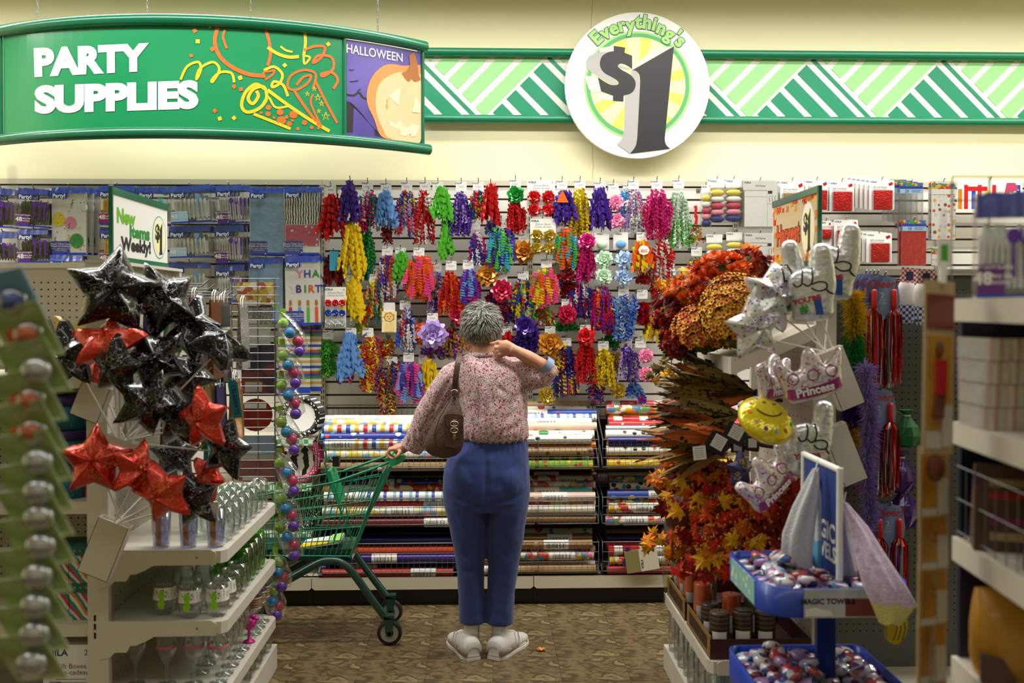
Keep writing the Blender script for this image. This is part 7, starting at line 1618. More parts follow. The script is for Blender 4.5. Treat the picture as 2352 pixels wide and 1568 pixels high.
for i, (u, v, R, c, roll, yaw, pit, Y, hi, l) in enumerate(STARS):
    Y = 3.52 + (Y-3.52)*1.9; p = W(u, v, Y); t = thing('star_balloon', ulabel(l), 'balloon', p, 'star balloons on sticks')
    o = link(SB[(c, i % (3 if c == 'k' else 2))], 'star_foil', t); s_ = R*ppm(Y)*1.14; o.scale = (s_, s_*.95, s_); o.rotation_euler = Euler((math.radians(pit), math.radians(roll), math.radians(yaw)))
    e = hold_top[hi] + Vector((random.Random(i).uniform(-.03, .03), 0, -.004)); balloon_stick(t, p + Vector((0, .03, -.02)), e)
# ------------------------------------------------------------ harvest end display
RN, RF = 3.60, 4.50; RXB, RXF = 1.27, .835; RZT = Z(622, RN)
end_display('end_display', 'white end display shelving stocked with autumn decorations', RXB, RXF, RN, RF, RZT, (.35,))
ER = bpy.data.objects['end_display.001']
# sloping flower shelf
mb = MB(); zb1, zf1 = 1.585, 1.455
mb.add([(RXB-.047, RN, zb1), (.925, RN, zf1), (.925, 4.34, zf1), (RXB-.047, 4.34, zb1), (RXB-.047, RN, zb1-.05), (.925, RN, zf1-.05), (.925, 4.34, zf1-.05), (RXB-.047, 4.34, zb1-.05)], [(3,2,1,0),(4,5,6,7),(0,1,5,4),(1,2,6,5),(2,3,7,6),(3,0,4,7)])
mb.add([(.925, RN, zf1-.05), (.912, RN, zf1-.05), (.912, 4.34, zf1-.05), (.925, 4.34, zf1-.05), (.925, RN, zf1+.012), (.912, RN, zf1+.012), (.912, 4.34, zf1+.012), (.925, 4.34, zf1+.012)], [(0,1,2,3),(7,6,5,4),(0,4,5,1),(1,5,6,2),(2,6,7,3),(3,7,4,0)])
mb.build('sloping_shelf', 'shelf_white', ER, world=True)
rnd = random.Random(21)
def zslope(x): return lerp(zf1, zb1, (x-.925)/(RXB-.01-.925))
for nm_, h_ in (('fl_yellow','#e0a01c'), ('fl_gold','#cf7a16'), ('fl_orange','#d2521a'), ('fl_rust','#a82a14'), ('fl_wine','#5a0f1a'), ('fl_green','#4f5a1e'), ('fl_bright','#e8701c')): defmat(nm_, h_, .7, bump=.3, bscale=150)
def blossom_small(r=.012):
    mb = MB()
    for i in range(5):
        a = i*2*math.pi/5; d = Vector((math.cos(a), math.sin(a), .35)); s_ = Vector((-math.sin(a), math.cos(a), 0))*.45
        mb.add([(0,0,0), tuple((d*.6+s_)*r), tuple(d*1.15*r), tuple((d*.6-s_)*r)], [(0,1,2,3)], 0)
    mb.ball((0,0,r*.15), r*.3, 6, 4, 1); return mb
def mum(r=.03):
    mb = MB(); rn = random.Random(int(r*1e4))
    for i in range(46):
        el = math.asin(rn.uniform(-.1, .98)); a = rn.uniform(0, 6.28); d = Vector((math.cos(a)*math.cos(el), math.sin(a)*math.cos(el), math.sin(el))); s_ = d.cross(Vector((.3, .2, 1))).normalized()*r*.16; b = d*r*.35
        mb.add([tuple(b-s_*.5), tuple(b+s_*.5), tuple(d*r*.85+s_), tuple(d*r), tuple(d*r*.85-s_)], [(0,1,2,3,4)], 0)
    return mb
def leaf_shape(R, lobes=5, seed=0):
    rn = random.Random(seed); P = [(0, -R*.15)]; an = [-40, -14, 4, 16, 28, 44, 58, 68, 78, 90, 102, 112, 122, 136, 152, 164, 176, 194, 220]; rad = [.3, .68, .5, .72, .98, .52, .62, .86, .72, 1.2, .72, .86, .62, .52, .98, .72, .5, .68, .3]
    for a, r in zip(an, rad): P.append((R*r*math.cos(math.radians(a)), R*r*math.sin(math.radians(a))))
    return P
def leaf_mesh(m, seed):
    P = leaf_shape(1.0); mb = MB(); n = len(P); rn = random.Random(seed); c = (0, .25)
    vs = [(x, y, .18*math.sin(x*2.2+seed) + .1*rn.uniform(-1, 1) - .12*abs(x)) for x, y in P] + [(c[0], c[1], .12)]
    mb.add(vs, [(i, (i+1) % n, n) for i in range(n)], 0); mb.tube([(0,.2,.1),(0,-.15,0),(.03,-.5,-.05)], .03, 4, 0); return mb.mesh('leaf', m)
LEAFC = ['#b8200f', '#e07a18', '#84140e', '#e8a81e', '#d2501a', '#6f5a1c', '#cf2e0e']
for i, h_ in enumerate(LEAFC): defmat('leaf%d' % i, h_, .6, rand=.25, spec=.3)
leaf_me = [leaf_mesh('leaf%d' % i, i) for i in range(7)]
def eul_dir(n, roll):
    q = Vector(n).to_track_quat('Z', 'Y'); return (q.to_matrix().to_4x4() @ Matrix.Rotation(roll, 4, 'Z')).to_euler()
# yellow bush of many tiny blossoms
def mound(nm, label, c, rad, cols, n, kind, seed, group, rs=(.011, .015), leaves=10):
    rn = random.Random(seed); t = thing(nm, ulabel(label), 'flowers', (c[0], c[1], c[2]-rad[2]*.8), group); parts = [MB() for _ in cols]
    protos = blossom_small() if kind == 's' else mum()
    for i in range(n):
        a = rn.uniform(0, 6.28); z = rn.uniform(-.55, 1); r = math.sqrt(max(0, 1-z*z)); d = Vector((r*math.cos(a), r*math.sin(a), z))
        if d.y > .55: continue
        p = Vector((c[0]+d.x*rad[0], c[1]+d.y*rad[1], c[2]+d.z*rad[2]))*1.0; s_ = rn.uniform(*rs)/(.012 if kind == 's' else .03); k = rn.randrange(len(cols))
        M = Matrix.Translation(p + Vector((rn.uniform(-.01,.01), rn.uniform(-.01,.01), rn.uniform(-.01,.01)))) @ eul_dir(d + Vector((0,0,.3)), rn.uniform(0, 6)).to_matrix().to_4x4() @ Matrix.Scale(s_, 4)
        q = parts[k]; q.xf = M; b = len(q.v); q.v += [tuple(M @ Vector(v)) for v in protos.v]; q.f += [tuple(j+b for j in f) for f in protos.f]; q.m += protos.m; q.s += protos.s; q.xf = None
    for q, m in zip(parts, cols):
        if q.v: o = q.build('blossoms', [m, 'fl_wine' if kind == 's' else m], t, world=True); o['kind'] = 'stuff'
    for i in range(leaves):
        a = rn.uniform(0, 6.28); link(leaf_me[5], 'leaf', t, (rad[0]*.8*math.cos(a), rad[1]*.6*math.sin(a), rad[2]*rn.uniform(.1, .5)), (rn.uniform(0,3), rn.uniform(0,3), a), (.04,.04,.04))
    MB().tube([(c[0], c[1], c[2]-rad[2]*.9), (c[0]+.02, c[1]+.02, c[2])], .012, 6).build('stem', 'fl_green', t, world=True)
    # inner mass so that the bunch is not hollow
    MB().ball(tuple(c), (rad[0]*.86, rad[1]*.86, rad[2]*.86), 12, 8).build('foliage', 'fl_green', t, world=True)
    return t
def at(u, v, Y): return tuple(W(u, v, Y))
G_F = 'silk flowers on the sloping shelf'
mound('flower_bush', 'large bush of tiny yellow and gold silk blossoms', at(1690, 720, 3.72), (.125, .13, .145), ('fl_yellow', 'fl_gold', 'fl_yellow'), 1500, 's', 1, G_F)
mound('flower_bush', 'bush of tiny gold blossoms at the low end of the shelf', at(1618, 760, 3.86), (.12, .12, .10), ('fl_yellow', 'fl_gold', 'fl_orange'), 900, 's', 2, G_F)
mound('mum_bunch', 'bunch of bright orange mums above the yellow bush', at(1660, 628, 3.95), (.10, .08, .06), ('fl_bright', 'fl_orange'), 60, 'm', 3, G_F, (.026, .036), 4)
mound('mum_bunch', 'bunch of wine red mums behind the orange mums', at(1712, 612, 4.0), (.08, .07, .05), ('fl_wine', 'fl_rust'), 40, 'm', 4, G_F, (.024, .03), 3)
mound('mum_bunch', 'bunch of amber mums beside the wire rack', at(1580, 672, 4.02), (.07, .07, .05), ('fl_bright', 'fl_gold'), 40, 'm', 5, G_F, (.024, .03), 3)
mound('mum_bunch', 'bunch of rust red mums at the shelf edge', at(1548, 735, 4.0), (.06, .07, .08), ('fl_rust', 'fl_wine'), 60, 'm', 6, G_F, (.024, .032), 3)
mound('mum_bunch', 'drooping wine red mums low on the shelf edge', at(1560, 790, 3.9), (.06, .06, .07), ('fl_wine', 'fl_rust'), 50, 'm', 7, G_F, (.02, .03), 6)
mound('mum_bunch', 'dark orange mums between the yellow bushes', at(1640, 668, 3.85), (.08, .06, .05), ('fl_rust', 'fl_orange'), 40, 'm', 8, G_F, (.022, .03), 3)
# feather bunches
defmat('fe_orange', '#cf6a28', .7, kind='dots', cols=('#1c1510',), scale=40, thr=.26, distort=1); defmat('fe_olive', '#857038', .7, kind='dots', cols=('#15120e',), scale=60, thr=.34, distort=1); defmat('fe_dark', '#33281c', .7, kind='noise', cols=('#5a4526',), scale=30); defmat('fe_tan', '#b38a4e', .7)
def feather(m, L, w, seed):
    rn = random.Random(seed); mb = MB(); n = 12; P = []
    for i in range(n+1):
        q = i/n; hw = w*(math.sin(min(1, q*1.15)*math.pi)**.7*.9 + .05)*(.8 if q > .9 else 1); P.append((q*L, hw, .02*math.sin(q*3)*L))
    for i in range(n):
        for s_ in (-1, 1):
            j1, j2 = rn.uniform(.75, 1.1), rn.uniform(.75, 1.1); a, b = P[i], P[i+1]; lag = .06*L
            mb.add([(a[0], 0, a[2]+.002), (b[0], 0, b[2]+.002), (b[0]+lag*.6, s_*b[1]*j2, b[2]-.004), (a[0]+lag*.6, s_*a[1]*j1, a[2]-.004)], [(0,1,2,3) if s_ > 0 else (3,2,1,0)])
    mb.tube([(-L*.18,0,0),(0,0,0),(L*.95,0,P[-1][2])], [.002,.002,.0006], 4); return mb.mesh('feather', m)
fme = {k: [feather(k, .26, .030, i) for i in range(2)] for k in ('fe_orange', 'fe_olive', 'fe_dark', 'fe_tan')}
def feathers(label, u, v, Y, ang, spread, kinds, n, seed, L=1.0):
    rn = random.Random(seed); o = W(u, v, Y); t = thing('feather_bunch', ulabel(label), 'feathers', o, 'feather bunches on the harvest display')
    for i in range(n):
        a = math.radians(180 + ang + rn.uniform(-spread, spread)); y = rn.uniform(-.35, .45); d = Vector((math.cos(a), y, -math.sin(a) * 1.0)).normalized()
        q = d.to_track_quat('X', 'Z').to_euler(); s_ = L*rn.uniform(.8, 1.15)
        f = link(rn.choice(fme[rn.choice(kinds)]), 'feather', t, d*rn.uniform(.0, .06), q, (s_, s_, s_)); f.rotation_euler.rotate_axis('X', rn.uniform(-1.2, 1.2))
    MB().tube([(0,0,0),(.05,.02,-.02),(.10,.05,-.03)], .008, 6).build('quills', 'fe_dark', t)
    MB().box(-.02,.03,-.012,.0,-.03,.02).build('wrap_label', 'black', t); MB().box(-.012,.02,-.0135,-.012,-.024,.01).build('white_label', 'card_white', t)
feathers('upper bunch of dark speckled feathers under the sloping shelf', 1745, 905, 3.78, 8, 22, ('fe_dark', 'fe_orange', 'fe_olive'), 26, 1, 1.25)
feathers('bunch of olive spotted feathers', 1712, 950, 3.74, 0, 20, ('fe_olive', 'fe_olive', 'fe_dark'), 24, 2, 1.2)
feathers('bunch of orange spotted feathers pointing into the aisle', 1724, 1012, 3.70, 12, 14, ('fe_orange', 'fe_orange', 'fe_dark'), 20, 3, 1.25)
feathers('bunch of tan feathers behind the spotted ones', 1640, 905, 3.95, 25, 30, ('fe_tan', 'fe_olive'), 14, 4, .7)
feathers('low bunch of brown and tan feathers above the leaves', 1690, 1020, 3.82, -4, 22, ('fe_tan', 'fe_olive', 'fe_orange'), 18, 5, 1.15)
for i, (u, v, a, m) in enumerate(((1605, 1040, -6, 'card_white'), (1660, 1018, 30, 'card_white'), (1700, 995, 28, 'card_white'))):
    t = thing('price_tag', ulabel(('white care tag hanging below the feathers', 'white label on a dark card by the feathers', 'printed label on a black card by the smiley balloon')[i]), 'tag', W(u, v-18, 3.62), 'tags on the feather bunches', (0, math.radians(a), 0)); k = ppm(3.62)
    if i: MB().box(-26*k, 26*k, .001, .004, -44*k, 0).build('backing_card', 'black', t)
    mb = MB(); mb.box(-15*k, 15*k, -.001, .001, -34*k, -2*k, 0)
    for j in range(5): mb.box(-11*k, 10*k, -.0016, -.001, (-8-j*5)*k, (-7-j*5)*k, 1)
    mb.build('tag_card', [m, 'print_grey'], t)
# autumn leaf garlands
def garland(label, u, v, Y, rx, rz, n, seed, cols=(0,1,2,3,4,6), berries=30, ls=(.036, .056)):
    rn = random.Random(seed); c = W(u, v, Y); t = thing('leaf_spray', ulabel(label), 'leaves', c, 'autumn leaf sprays')
    for i in range(n):
        a = rn.uniform(0, 6.28); r = math.sqrt(rn.random()); p = Vector((rx*r*math.cos(a), rn.uniform(-.09, .02), rz*r*math.sin(a))); s_ = rn.uniform(*ls)
        nn = Vector((p.x*2+rn.uniform(-.5,.5), -1, rn.uniform(-.3,.6)+p.z)).normalized(); o = link(leaf_me[rn.choice(cols)], 'leaf', t, p, eul_dir(nn, rn.uniform(0, 6.28)), (s_, s_, s_))
    if berries:
        mb = MB()
        for i in range(berries): a = rn.uniform(0, 6.28); r = math.sqrt(rn.random()); mb.ball((rx*.8*r*math.cos(a), -.10+rn.uniform(-.02,.03), rz*.8*r*math.sin(a)), rn.uniform(.005, .008), 6, 4)
        o = mb.build('berries', 'berry', t); o['kind'] = 'stuff'
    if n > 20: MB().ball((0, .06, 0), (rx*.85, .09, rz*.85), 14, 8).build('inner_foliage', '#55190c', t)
    MB().tube([(-rx*.7, .02, -rz*.5), (0, .01, 0), (rx*.7, .03, rz*.6)], .003, 5).build('twig', 'fe_dark', t)
defmat('berry', '#a8601c', .3, .3, coat=.4)
for i, q in enumerate(((1560,1110,4.0,.12,.11,42,'red maple leaf spray at the outer edge of the display'), (1625,1100,3.85,.12,.10,42,'orange maple leaf spray with gold berries below the feathers'), (1600,1185,3.9,.14,.12,38,'scarlet maple leaf spray in the middle of the display'), (1690,1170,3.78,.13,.12,38,'orange leaf spray with berries beside the crown balloon'),
     (1760,1195,3.75,.12,.12,34,'rust leaf spray next to the magic towel stand'), (1640,1255,3.8,.12,.11,36,'gold and red leaf spray above the candles'), (1720,1270,3.72,.12,.10,34,'brown leaf spray just behind the blue tray'), (1575,1260,4.05,.09,.10,24,'crimson leaf spray low by the wire rack'), (1800,1150,3.8,.09,.12,24,'dark rust leaf spray behind the hanging towel'))):
    garland(q[6], q[0], q[1], q[2], q[3], q[4], q[5], 40+i, berries=36 if i in (1, 3, 5) else 12)
garland('orange leaf spray hanging from the wire rack side', 1512, 690, 4.50, .05, .10, 9, 60, (3, 1), 0, (.026, .04)); garland('yellow brown leaf spray lower on the wire rack side', 1516, 860, 4.50, .055, .07, 9, 61, (3, 5, 4), 0, (.028, .045)); garland('orange leaves behind the top of the wire rack', 1600, 632, 4.62, .10, .05, 14, 62, (1, 3, 4), 0)
garland('orange leaves poking above the mums', 1720, 600, 4.1, .07, .05, 10, 63, (1, 4), 0); garland('yellow leaves poking out over the wrapping paper', 1510, 1240, 4.42, .07, .03, 7, 64, (3, 3, 1), 0)
# wire rack at the far side
YG = 4.53; xa, xb = X(1533, YG), X(1640, YG); za, zb_ = Z(905, YG), Z(622, YG)
t = thing('wire_rack', 'grey wire side rack beside the autumn flowers', 'rack', ((xa+xb)/2, YG, za)); mb = MB()
for i in range(14): z = lerp(za, zb_, i/13); mb.tube([(xa, YG+.02, z), (xa+.02, YG, z), (xb, YG, z)], .002, 4)
o = mb.build('cross_wire', 'wire_grey', t, world=True); o['kind'] = 'stuff'
for x in (xa+.02, (xa*.7+xb*.3), xb): MB().tube([(x, YG+.003, za), (x, YG+.003, zb_)], .003, 6).build('upright_wire', 'wire_grey', t, world=True)
# clear twisted clip strip
defmat('film_green', '#dcefd2', .1, clear=.25, bump=.8, bscale=20); t = thing('clip_strip', 'clear greenish clip strip hanging beside the autumn leaves', 'strip', W(1530, 1385, 4.46)); mb = MB(); P = []; S = []
for i in range(40): v = lerp(720, 1385, i/39); P.append(W(1529 + 3*math.sin(i*.7), v, 4.46)); a = .5*math.sin(i*.9); S.append((math.cos(a), math.sin(a), 0))
mb.strip(P, S, .030, 0, False); mb.build('strip_band', 'film_green', t, world=True)
# candles in their trays
defmat('wax_orange', '#dc5a1c', .5, coat=.3); defmat('wax_green', '#74823f', .5, coat=.3); defmat('wax_brown', '#2b1d16', .5, kind='stripes', cols=('#5a4028', '#1d1410'), scale=18, dirn='Z', coat=.3); defmat('tray_brown', '#3a1512', .55); defmat('tray_gold', '#8c6a2a', .55)
def candle(x, y, z, r, h, m, label, wrap=True):
    h *= 1.14; t = thing('pillar_candle', ulabel(label), 'candle', (x, y, z+.0005), 'pillar candles in brown trays'); mb = MB(); mb.lathe([(.0005,0),(r*.96,0),(r,.004),(r,h-.006),(r*.94,h),(.0005,h-.002)], 20); mb.build('wax', m, t); MB().tube([(0,0,h-.002),(.001,0,h+.012)], .0012, 4).build('wick', 'black', t)
    mb = MB(); n = 6; mb.add([((r+.0008)*math.cos(a), (r+.0008)*math.sin(a), zz) for a in [math.radians(215+i*14) for i in range(n+1)] for zz in (h*.16, h*.55)], [(2*i, 2*i+2, 2*i+3, 2*i+1) for i in range(n)], 0, True); mb.build('paper_label', 'card_white', t)
    if m != 'wax_brown': mb = MB(); mb.lathe([(r+.002,.002),(r+.0025,h)], 16); mb.build('clear_wrap', 'film', t)
zt_ = .35
for j, (ya, yb) in enumerate(((3.625, 4.04), (4.08, 4.47))):
    t = thing('candle_tray', ulabel(('brown card tray of dark candles at the display corner', 'brown card tray of orange candles further along')[j]), 'tray', (1.03, (ya+yb)/2, zt_+.0005), 'candle trays'); x0, x1 = .845, 1.22
    h1 = .075
    mb = MB(); mb.box(x0, x1, ya, yb, zt_+.0005, zt_+.006); mb.box(x0, x1, ya, ya+.004, zt_+.006, zt_+h1); mb.box(x0, x1, yb-.004, yb, zt_+.006, zt_+h1); mb.box(x1-.004, x1, ya+.004, yb-.004, zt_+.006, zt_+h1); mb.build('tray_body', 'tray_brown', t, world=True)
    mb = MB(); mb.box(x0, x0+.005, ya+.004, yb-.004, zt_+.006, zt_+h1+.01); mb.build('front_strip', 'tray_gold', t, world=True); mb = MB(); mb.box(x0-.0012, x0-.0002, ya+.05, yb-.05, zt_+.02, zt_+h1-.006); mb.build('printed_panel', 'tray_brown', t, world=True)
zc = zt_ + .007
for x, y, r, h, m, l in ((.89,4.42,.033,.155,'wax_green','green pillar candle at the end of the far tray'), (.892,4.30,.034,.15,'wax_orange','orange pillar candle beside the green one'), (.892,4.17,.034,.15,'wax_orange','orange pillar candle at the near end of the far tray'), (.97,4.38,.034,.15,'wax_orange','orange pillar candle in the inner row of the far tray'), (.97,4.2,.034,.15,'wax_green','olive pillar candle in the inner row of the far tray'),
      (.89,3.95,.036,.165,'wax_orange','tall orange pillar candle in the near tray'), (.892,3.83,.036,.125,'wax_brown','dark ribbed candle at the tray edge'), (.897,3.70,.038,.13,'wax_brown','dark ribbed candle at the tray corner'), (.985,3.70,.038,.135,'wax_brown','dark ribbed candle second from the tray corner'), (1.07,3.70,.038,.13,'wax_brown','dark ribbed candle third from the tray corner'), (.98,3.85,.036,.15,'wax_orange','orange candle behind the dark ribbed ones'), (1.07,3.86,.036,.15,'wax_green','green banded candle behind the dark ribbed ones')):
    candle(x, y, zc, r, h, m, l)
# glass cylinder vases on the base shelf
vase_me = gmesh('glass_body', [(r*.95, z*.74) for r, z in VASE], 'glass', 20)
for i in range(8): glass(vase_me, .882 + .004*(i % 2), 4.42 - i*.1, .11, 'clear cylinder vase in the outer row under the candles', (), 'glass_vase', group='glass cylinder vases')
for i in range(5): glass(vase_me, .975, 4.0 - i*.1 + .05, .11, 'clear cylinder vase in the inner row under the candles', (), 'glass_vase', group='glass cylinder vases')
# harvest flag
defmat('harvest_wood', '#c9b48a', .6, kind='stripes', cols=('#bda67a', '#cdb98f'), scale=1.6, dirn='Z'); defmat('harvest_leaf', '#b85a1a', .6, kind='cells', cols=('#d98a2a', '#9a3a14', '#e0b04a', '#b04a1a'), scale=60)
def harvest(t, mp):
    f = mp(.0002); MB().poly([f(*p) for p in ((.02,.02),(.98,.02),(.98,.98),(.02,.98))]).build('wood_print', 'harvest_wood', t, world=True); rn = random.Random(9)
    for i in range(60):
        e = rn.random(); a, b = (rn.random(), rn.choice((rn.uniform(.0, .16), rn.uniform(.86, 1.0)))) if e < .72 else (rn.choice((rn.uniform(0, .1), rn.uniform(.93, 1))), rn.random()); g_ = mp(.0006+i*1e-5); s_ = rn.uniform(.03, .06)
        MB().poly([g_(min(.99,max(.01,a+s_*q*math.cos(th))), min(.99,max(.01,b+1.6*s_*q*math.sin(th)))) for th, q in [(k_*math.pi/4, 1 if k_ % 2 else .45) for k_ in range(8)]]).build('leaf_print', 'leaf%d' % rn.choice((0,1,3,4)), t, world=True)
    mb = MB(); mo_ = MB(); mb.text('Harvest', lambda a, b: mp(.0022)(.37+a, .48+b*2.5), .165, .045); mo_.text('Harvest', lambda a, b: mp(.0016)(.37+a, .48+b*2.5), .165, .085); mo_.build('letter_outline', '#5a1f14', t, world=True); mb.build('lettering', '#d2551c', t, world=True)
    price_disc(t, mp, .80, .5, .13, .40)
flag('flag_sign', 'harvest flag sign with a leaf border', 1.245, 4.20, 3.63, 1.82, 2.075, -1, harvest)
# ------------------------------------------------------------ shaped foil balloons
defmat('foil_white', '#dfe0e2', .16, .45, bump=.3, bscale=9, coat=.6); defmat('foil_stars', '#e2e3e4', .16, .4, kind='dots', cols=('#c8344a', '#3a8fc0', '#e0b02a', '#5aa04a', '#8a4fb0'), scale=7, thr=.26, distort=1, bump=.3, bscale=9, coat=.6); defmat('foil_crown', '#e6dfe4', .16, .4, kind='dots', cols=('#d685b4', '#c05a98'), scale=8, thr=.28, distort=.9, bump=.3, bscale=9, coat=.6); defmat('foil_yellow', '#e6cf14', .15, .35, bump=.2, bscale=9, coat=.7); defmat('band_magenta', '#a83478', .3, .2, coat=.4)
def puff(name, outline, T, D, mats, prints=(), voxel=.03):
    P = outline; n = len(P); mb0 = MB(); 
    def dist(x, z):
        best = 9
        for i in range(n):
            ax, az = P[i]; bx, bz = P[(i+1) % n]; dx, dz = bx-ax, bz-az; L = dx*dx+dz*dz; q = max(0, min(1, ((x-ax)*dx+(z-az)*dz)/L)) if L > 0 else 0
            d = math.hypot(x-ax-dx*q, z-az-dz*q); best = min(best, d)
        return best
    def inside(x, z):
        c = False; j = n-1
        for i in range(n):
            if (P[i][1] > z) != (P[j][1] > z) and x < (P[j][0]-P[i][0])*(z-P[i][1])/(P[j][1]-P[i][1])+P[i][0]: c = not c
            j = i
        return c
    def hgt(x, z):
        if not inside(x, z): return 0.0
        q = min(1, dist(x, z)/D); return T*math.sqrt(max(0, 1-(1-q)**2))
    me = solid([lambda mb: mb.prism(P, -.04, .04)], name, voxel, 1, .3)
    for v in me.vertices:
        h = hgt(v.co.x, v.co.z) + .012*noise.noise(Vector((v.co.x*9, v.co.z*9, 0))); v.co.y = math.copysign(max(h, .008), v.co.y)
    me.materials.clear(); me.polygons.foreach_set('use_smooth', [True]*len(me.polygons))
    for m in mats: me.materials.append(MT(m))
    me.update(); outs = []
    for kind, data, m in prints:
        mb = MB(); mp = lambda a, b: (a, -hgt(a, b) - .022, b)
        if kind == 'stroke': w0 = .022 + .12*max(0, data[1]-.05); mb.stroke(spl(data[0], 5), data[1], lambda a, b: (a, -hgt(a, b) - w0, b))
        elif kind == 'text': mp = lambda a, b: (a, -hgt(a, b) - .05, b); mb.text(data[0], lambda a, b: mp(data[1]+a*math.cos(data[4])-b*math.sin(data[4]), data[2]+a*math.sin(data[4])+b*math.cos(data[4])), data[3], data[5])
        elif kind == 'area':
            q = data; c = (sum(a for a, b in q)/len(q), sum(b for a, b in q)/len(q)); mb.add([mp(*p) for p in q] + [mp(*c)], [(i, (i+1) % len(q), len(q)) for i in range(len(q))])
        outs.append((mb.mesh('balloon_print', [m]), 'balloon_print'))
    return me, outs
hand_o = spl([(-.42,-1.0),(.42,-1.0),(.52,-.5),(.60,-.1),(.60,.3),(.56,.8),(.50,1.1),(.30,1.2),(.10,1.1),(.05,.75),(.03,.46),(-.08,.50),(-.2,.48),(-.36,.42),(-.5,.28),(-.58,.0),(-.56,-.35),(-.48,-.7)], 3, True)
defmat('num_blue', '#1c4fa8', .3); defmat('num_red', '#b8282c', .3)
HANDP = [('stroke', ([(.04,.5),(.05,.25),(.02,.06),(-.08,-.02),(-.18,.06)], .04), 'black'), ('stroke', ([(-.18,.46),(-.2,.2),(-.22,.04),(-.34,-.02),(-.42,.08)], .04), 'black'), ('stroke', ([(.02,.02),(.2,.08),(.36,.02),(.34,-.14),(.16,-.18),(.0,-.08)], .04), 'black'), ('stroke', ([(.34,-.14),(.42,-.24),(.52,-.3)], .04), 'black'),
         ('text', ("YOU'RE", -.12, -.42, .2, .2, .04), 'num_red'), ('text', ('1', .14, -.62, .62, .1, .09), 'num_blue'), ('text', ('#', -.2, -.68, .34, .1, .04), 'rb_G')]
HAND = puff('hand_foil', hand_o, .26, .30, ['foil_white'], HANDP)
crown_o = spl([(-.75,-.62),(-.3,-.7),(.3,-.68),(.75,-.55),(.86,-.1),(1.0,.45),(.86,.55),(.58,.2),(.42,.24),(.28,.62),(.1,.78),(-.08,.62),(-.2,.26),(-.42,.2),(-.66,.55),(-.86,.55),(-.95,.42),(-.84,-.1)], 3, True)
CROWNP = [('stroke', ([(-.74,-.38),(-.3,-.45),(.3,-.43),(.74,-.34)], .28), 'band_magenta'), ('text', ('Princess', -.0, -.42, .32, .0, .04), 'sign_white')] + [('stroke', ([(c+.15*math.cos(a*.7), .0+.15*math.sin(a*.7)) for a in range(10)], .03), 'band_magenta') for c in (-.5, .05, .55)]
CROWN = puff('crown_foil', crown_o, .24, .30, ['foil_crown'], [(k_, d_, m_) for k_, d_, m_ in CROWNP])
STARB = (star_balloon_mesh(12, 'foil_stars', 'rb_p'), [])
sm_o = [(math.cos(2*math.pi*i/40), math.sin(2*math.pi*i/40)) for i in range(40)]
SMILE = puff('smiley_foil', sm_o, .42, .8, ['foil_yellow'], [('stroke', ([(-.05+.5*math.cos(a), .25+.42*math.sin(a)) for a in (-2.7,-2.3,-1.8,-1.3,-.8,-.45)], .05), 'black'), ('stroke', ([(-.22,.42),(-.1,.45)], .06), 'black'), ('stroke', ([(.16,.45),(.28,.43)], .06), 'black')] + [('stroke', ([(.78*math.cos(a), .78*math.sin(a)), (.78*math.cos(a)+.08, .78*math.sin(a)+.06)], .13), c) for a, c in ((2.6,'rb_r'), (3.2,'rb_o'), (3.8,'rb_a'), (4.3,'rb_P'), (4.8,'rb_b'), (5.3,'rb_r'), (5.9,'rb_G'), (.2,'rb_B'), (2.1,'rb_b'))])
RH = [((1930, 868), 58, 142, 3.50, -22), ((1937, 1042), 58, 140, 3.50, -22)]; rtop = []
for i, (c, w, h, Y, a) in enumerate(RH): rtop.append(holder(c, w, h, Y, a, ('upper', 'lower')[i] + ' white balloon holder on the harvest display upright')[0])
def shaped(nm, label, M, u, v, S, roll, yaw, pit, Y, hi, group='shaped foil balloons'):
    p = W(u, v, Y); t = thing(nm, ulabel(label), 'balloon', p, group); o = link(M[0], M[0].name.split('.')[0], t); s_ = S*ppm(Y); o.scale = (s_*(1.18 if nm == 'hand_balloon' else 1), s_, s_); e = Euler((math.radians(pit), math.radians(roll), math.radians(yaw))); o.rotation_euler = e
    for me, n_ in M[1]: link(me, n_, o)
    balloon_stick(t, p + Vector((.005, .03, -.03)), rtop[hi] + Vector((random.Random(u).uniform(-.02, .02), 0, 0)))
shaped('star_balloon', 'silver star balloon with coloured stars, upper one', STARB, 1770, 684, 88, 14, 28, -5, 3.42, 0); shaped('star_balloon', 'silver star balloon with coloured stars, lower one', STARB, 1732, 752, 84, -8, 20, 4, 3.36, 0)
shaped('hand_balloon', 'white foil pointing hand balloon half hidden by the star', HAND, 1806, 645, 76, -14, 18, 0, 3.48, 0); shaped('hand_balloon', 'white foil pointing hand balloon in front of the harvest flag', HAND, 1862, 655, 80, -4, -16, 0, 3.42, 0); shaped('hand_balloon', 'white foil pointing hand balloon highest on the display', HAND, 1914, 606, 82, 6, -10, 0, 3.50, 0)
shaped('crown_balloon', 'large white and pink princess crown balloon', CROWN, 1860, 860, 84, -14, -8, 0, 3.36, 0); shaped('crown_balloon', 'princess crown balloon behind the large crown', CROWN, 1776, 868, 72, -4, 46, 0, 3.44, 0)
shaped('smiley_balloon', 'yellow smiley foil balloon', SMILE, 1759, 965, 68, 10, 8, -46, 3.34, 1); shaped('hand_balloon', 'white foil pointing hand balloon lowest on the display', HAND, 1858, 1012, 82, 8, 12, 0, 3.40, 1)
shaped('crown_balloon', 'tilted princess crown balloon above the leaves', CROWN, 1758, 1102, 80, -38, 22, 0, 3.36, 1); STARN = (star_balloon_mesh(14, 'bag_navy', 'rb_y'), []); shaped('star_balloon', 'navy star balloon with yellow print by the feathers', STARN, 1700, 1078, 46, 0, 30, 0, 3.44, 1)
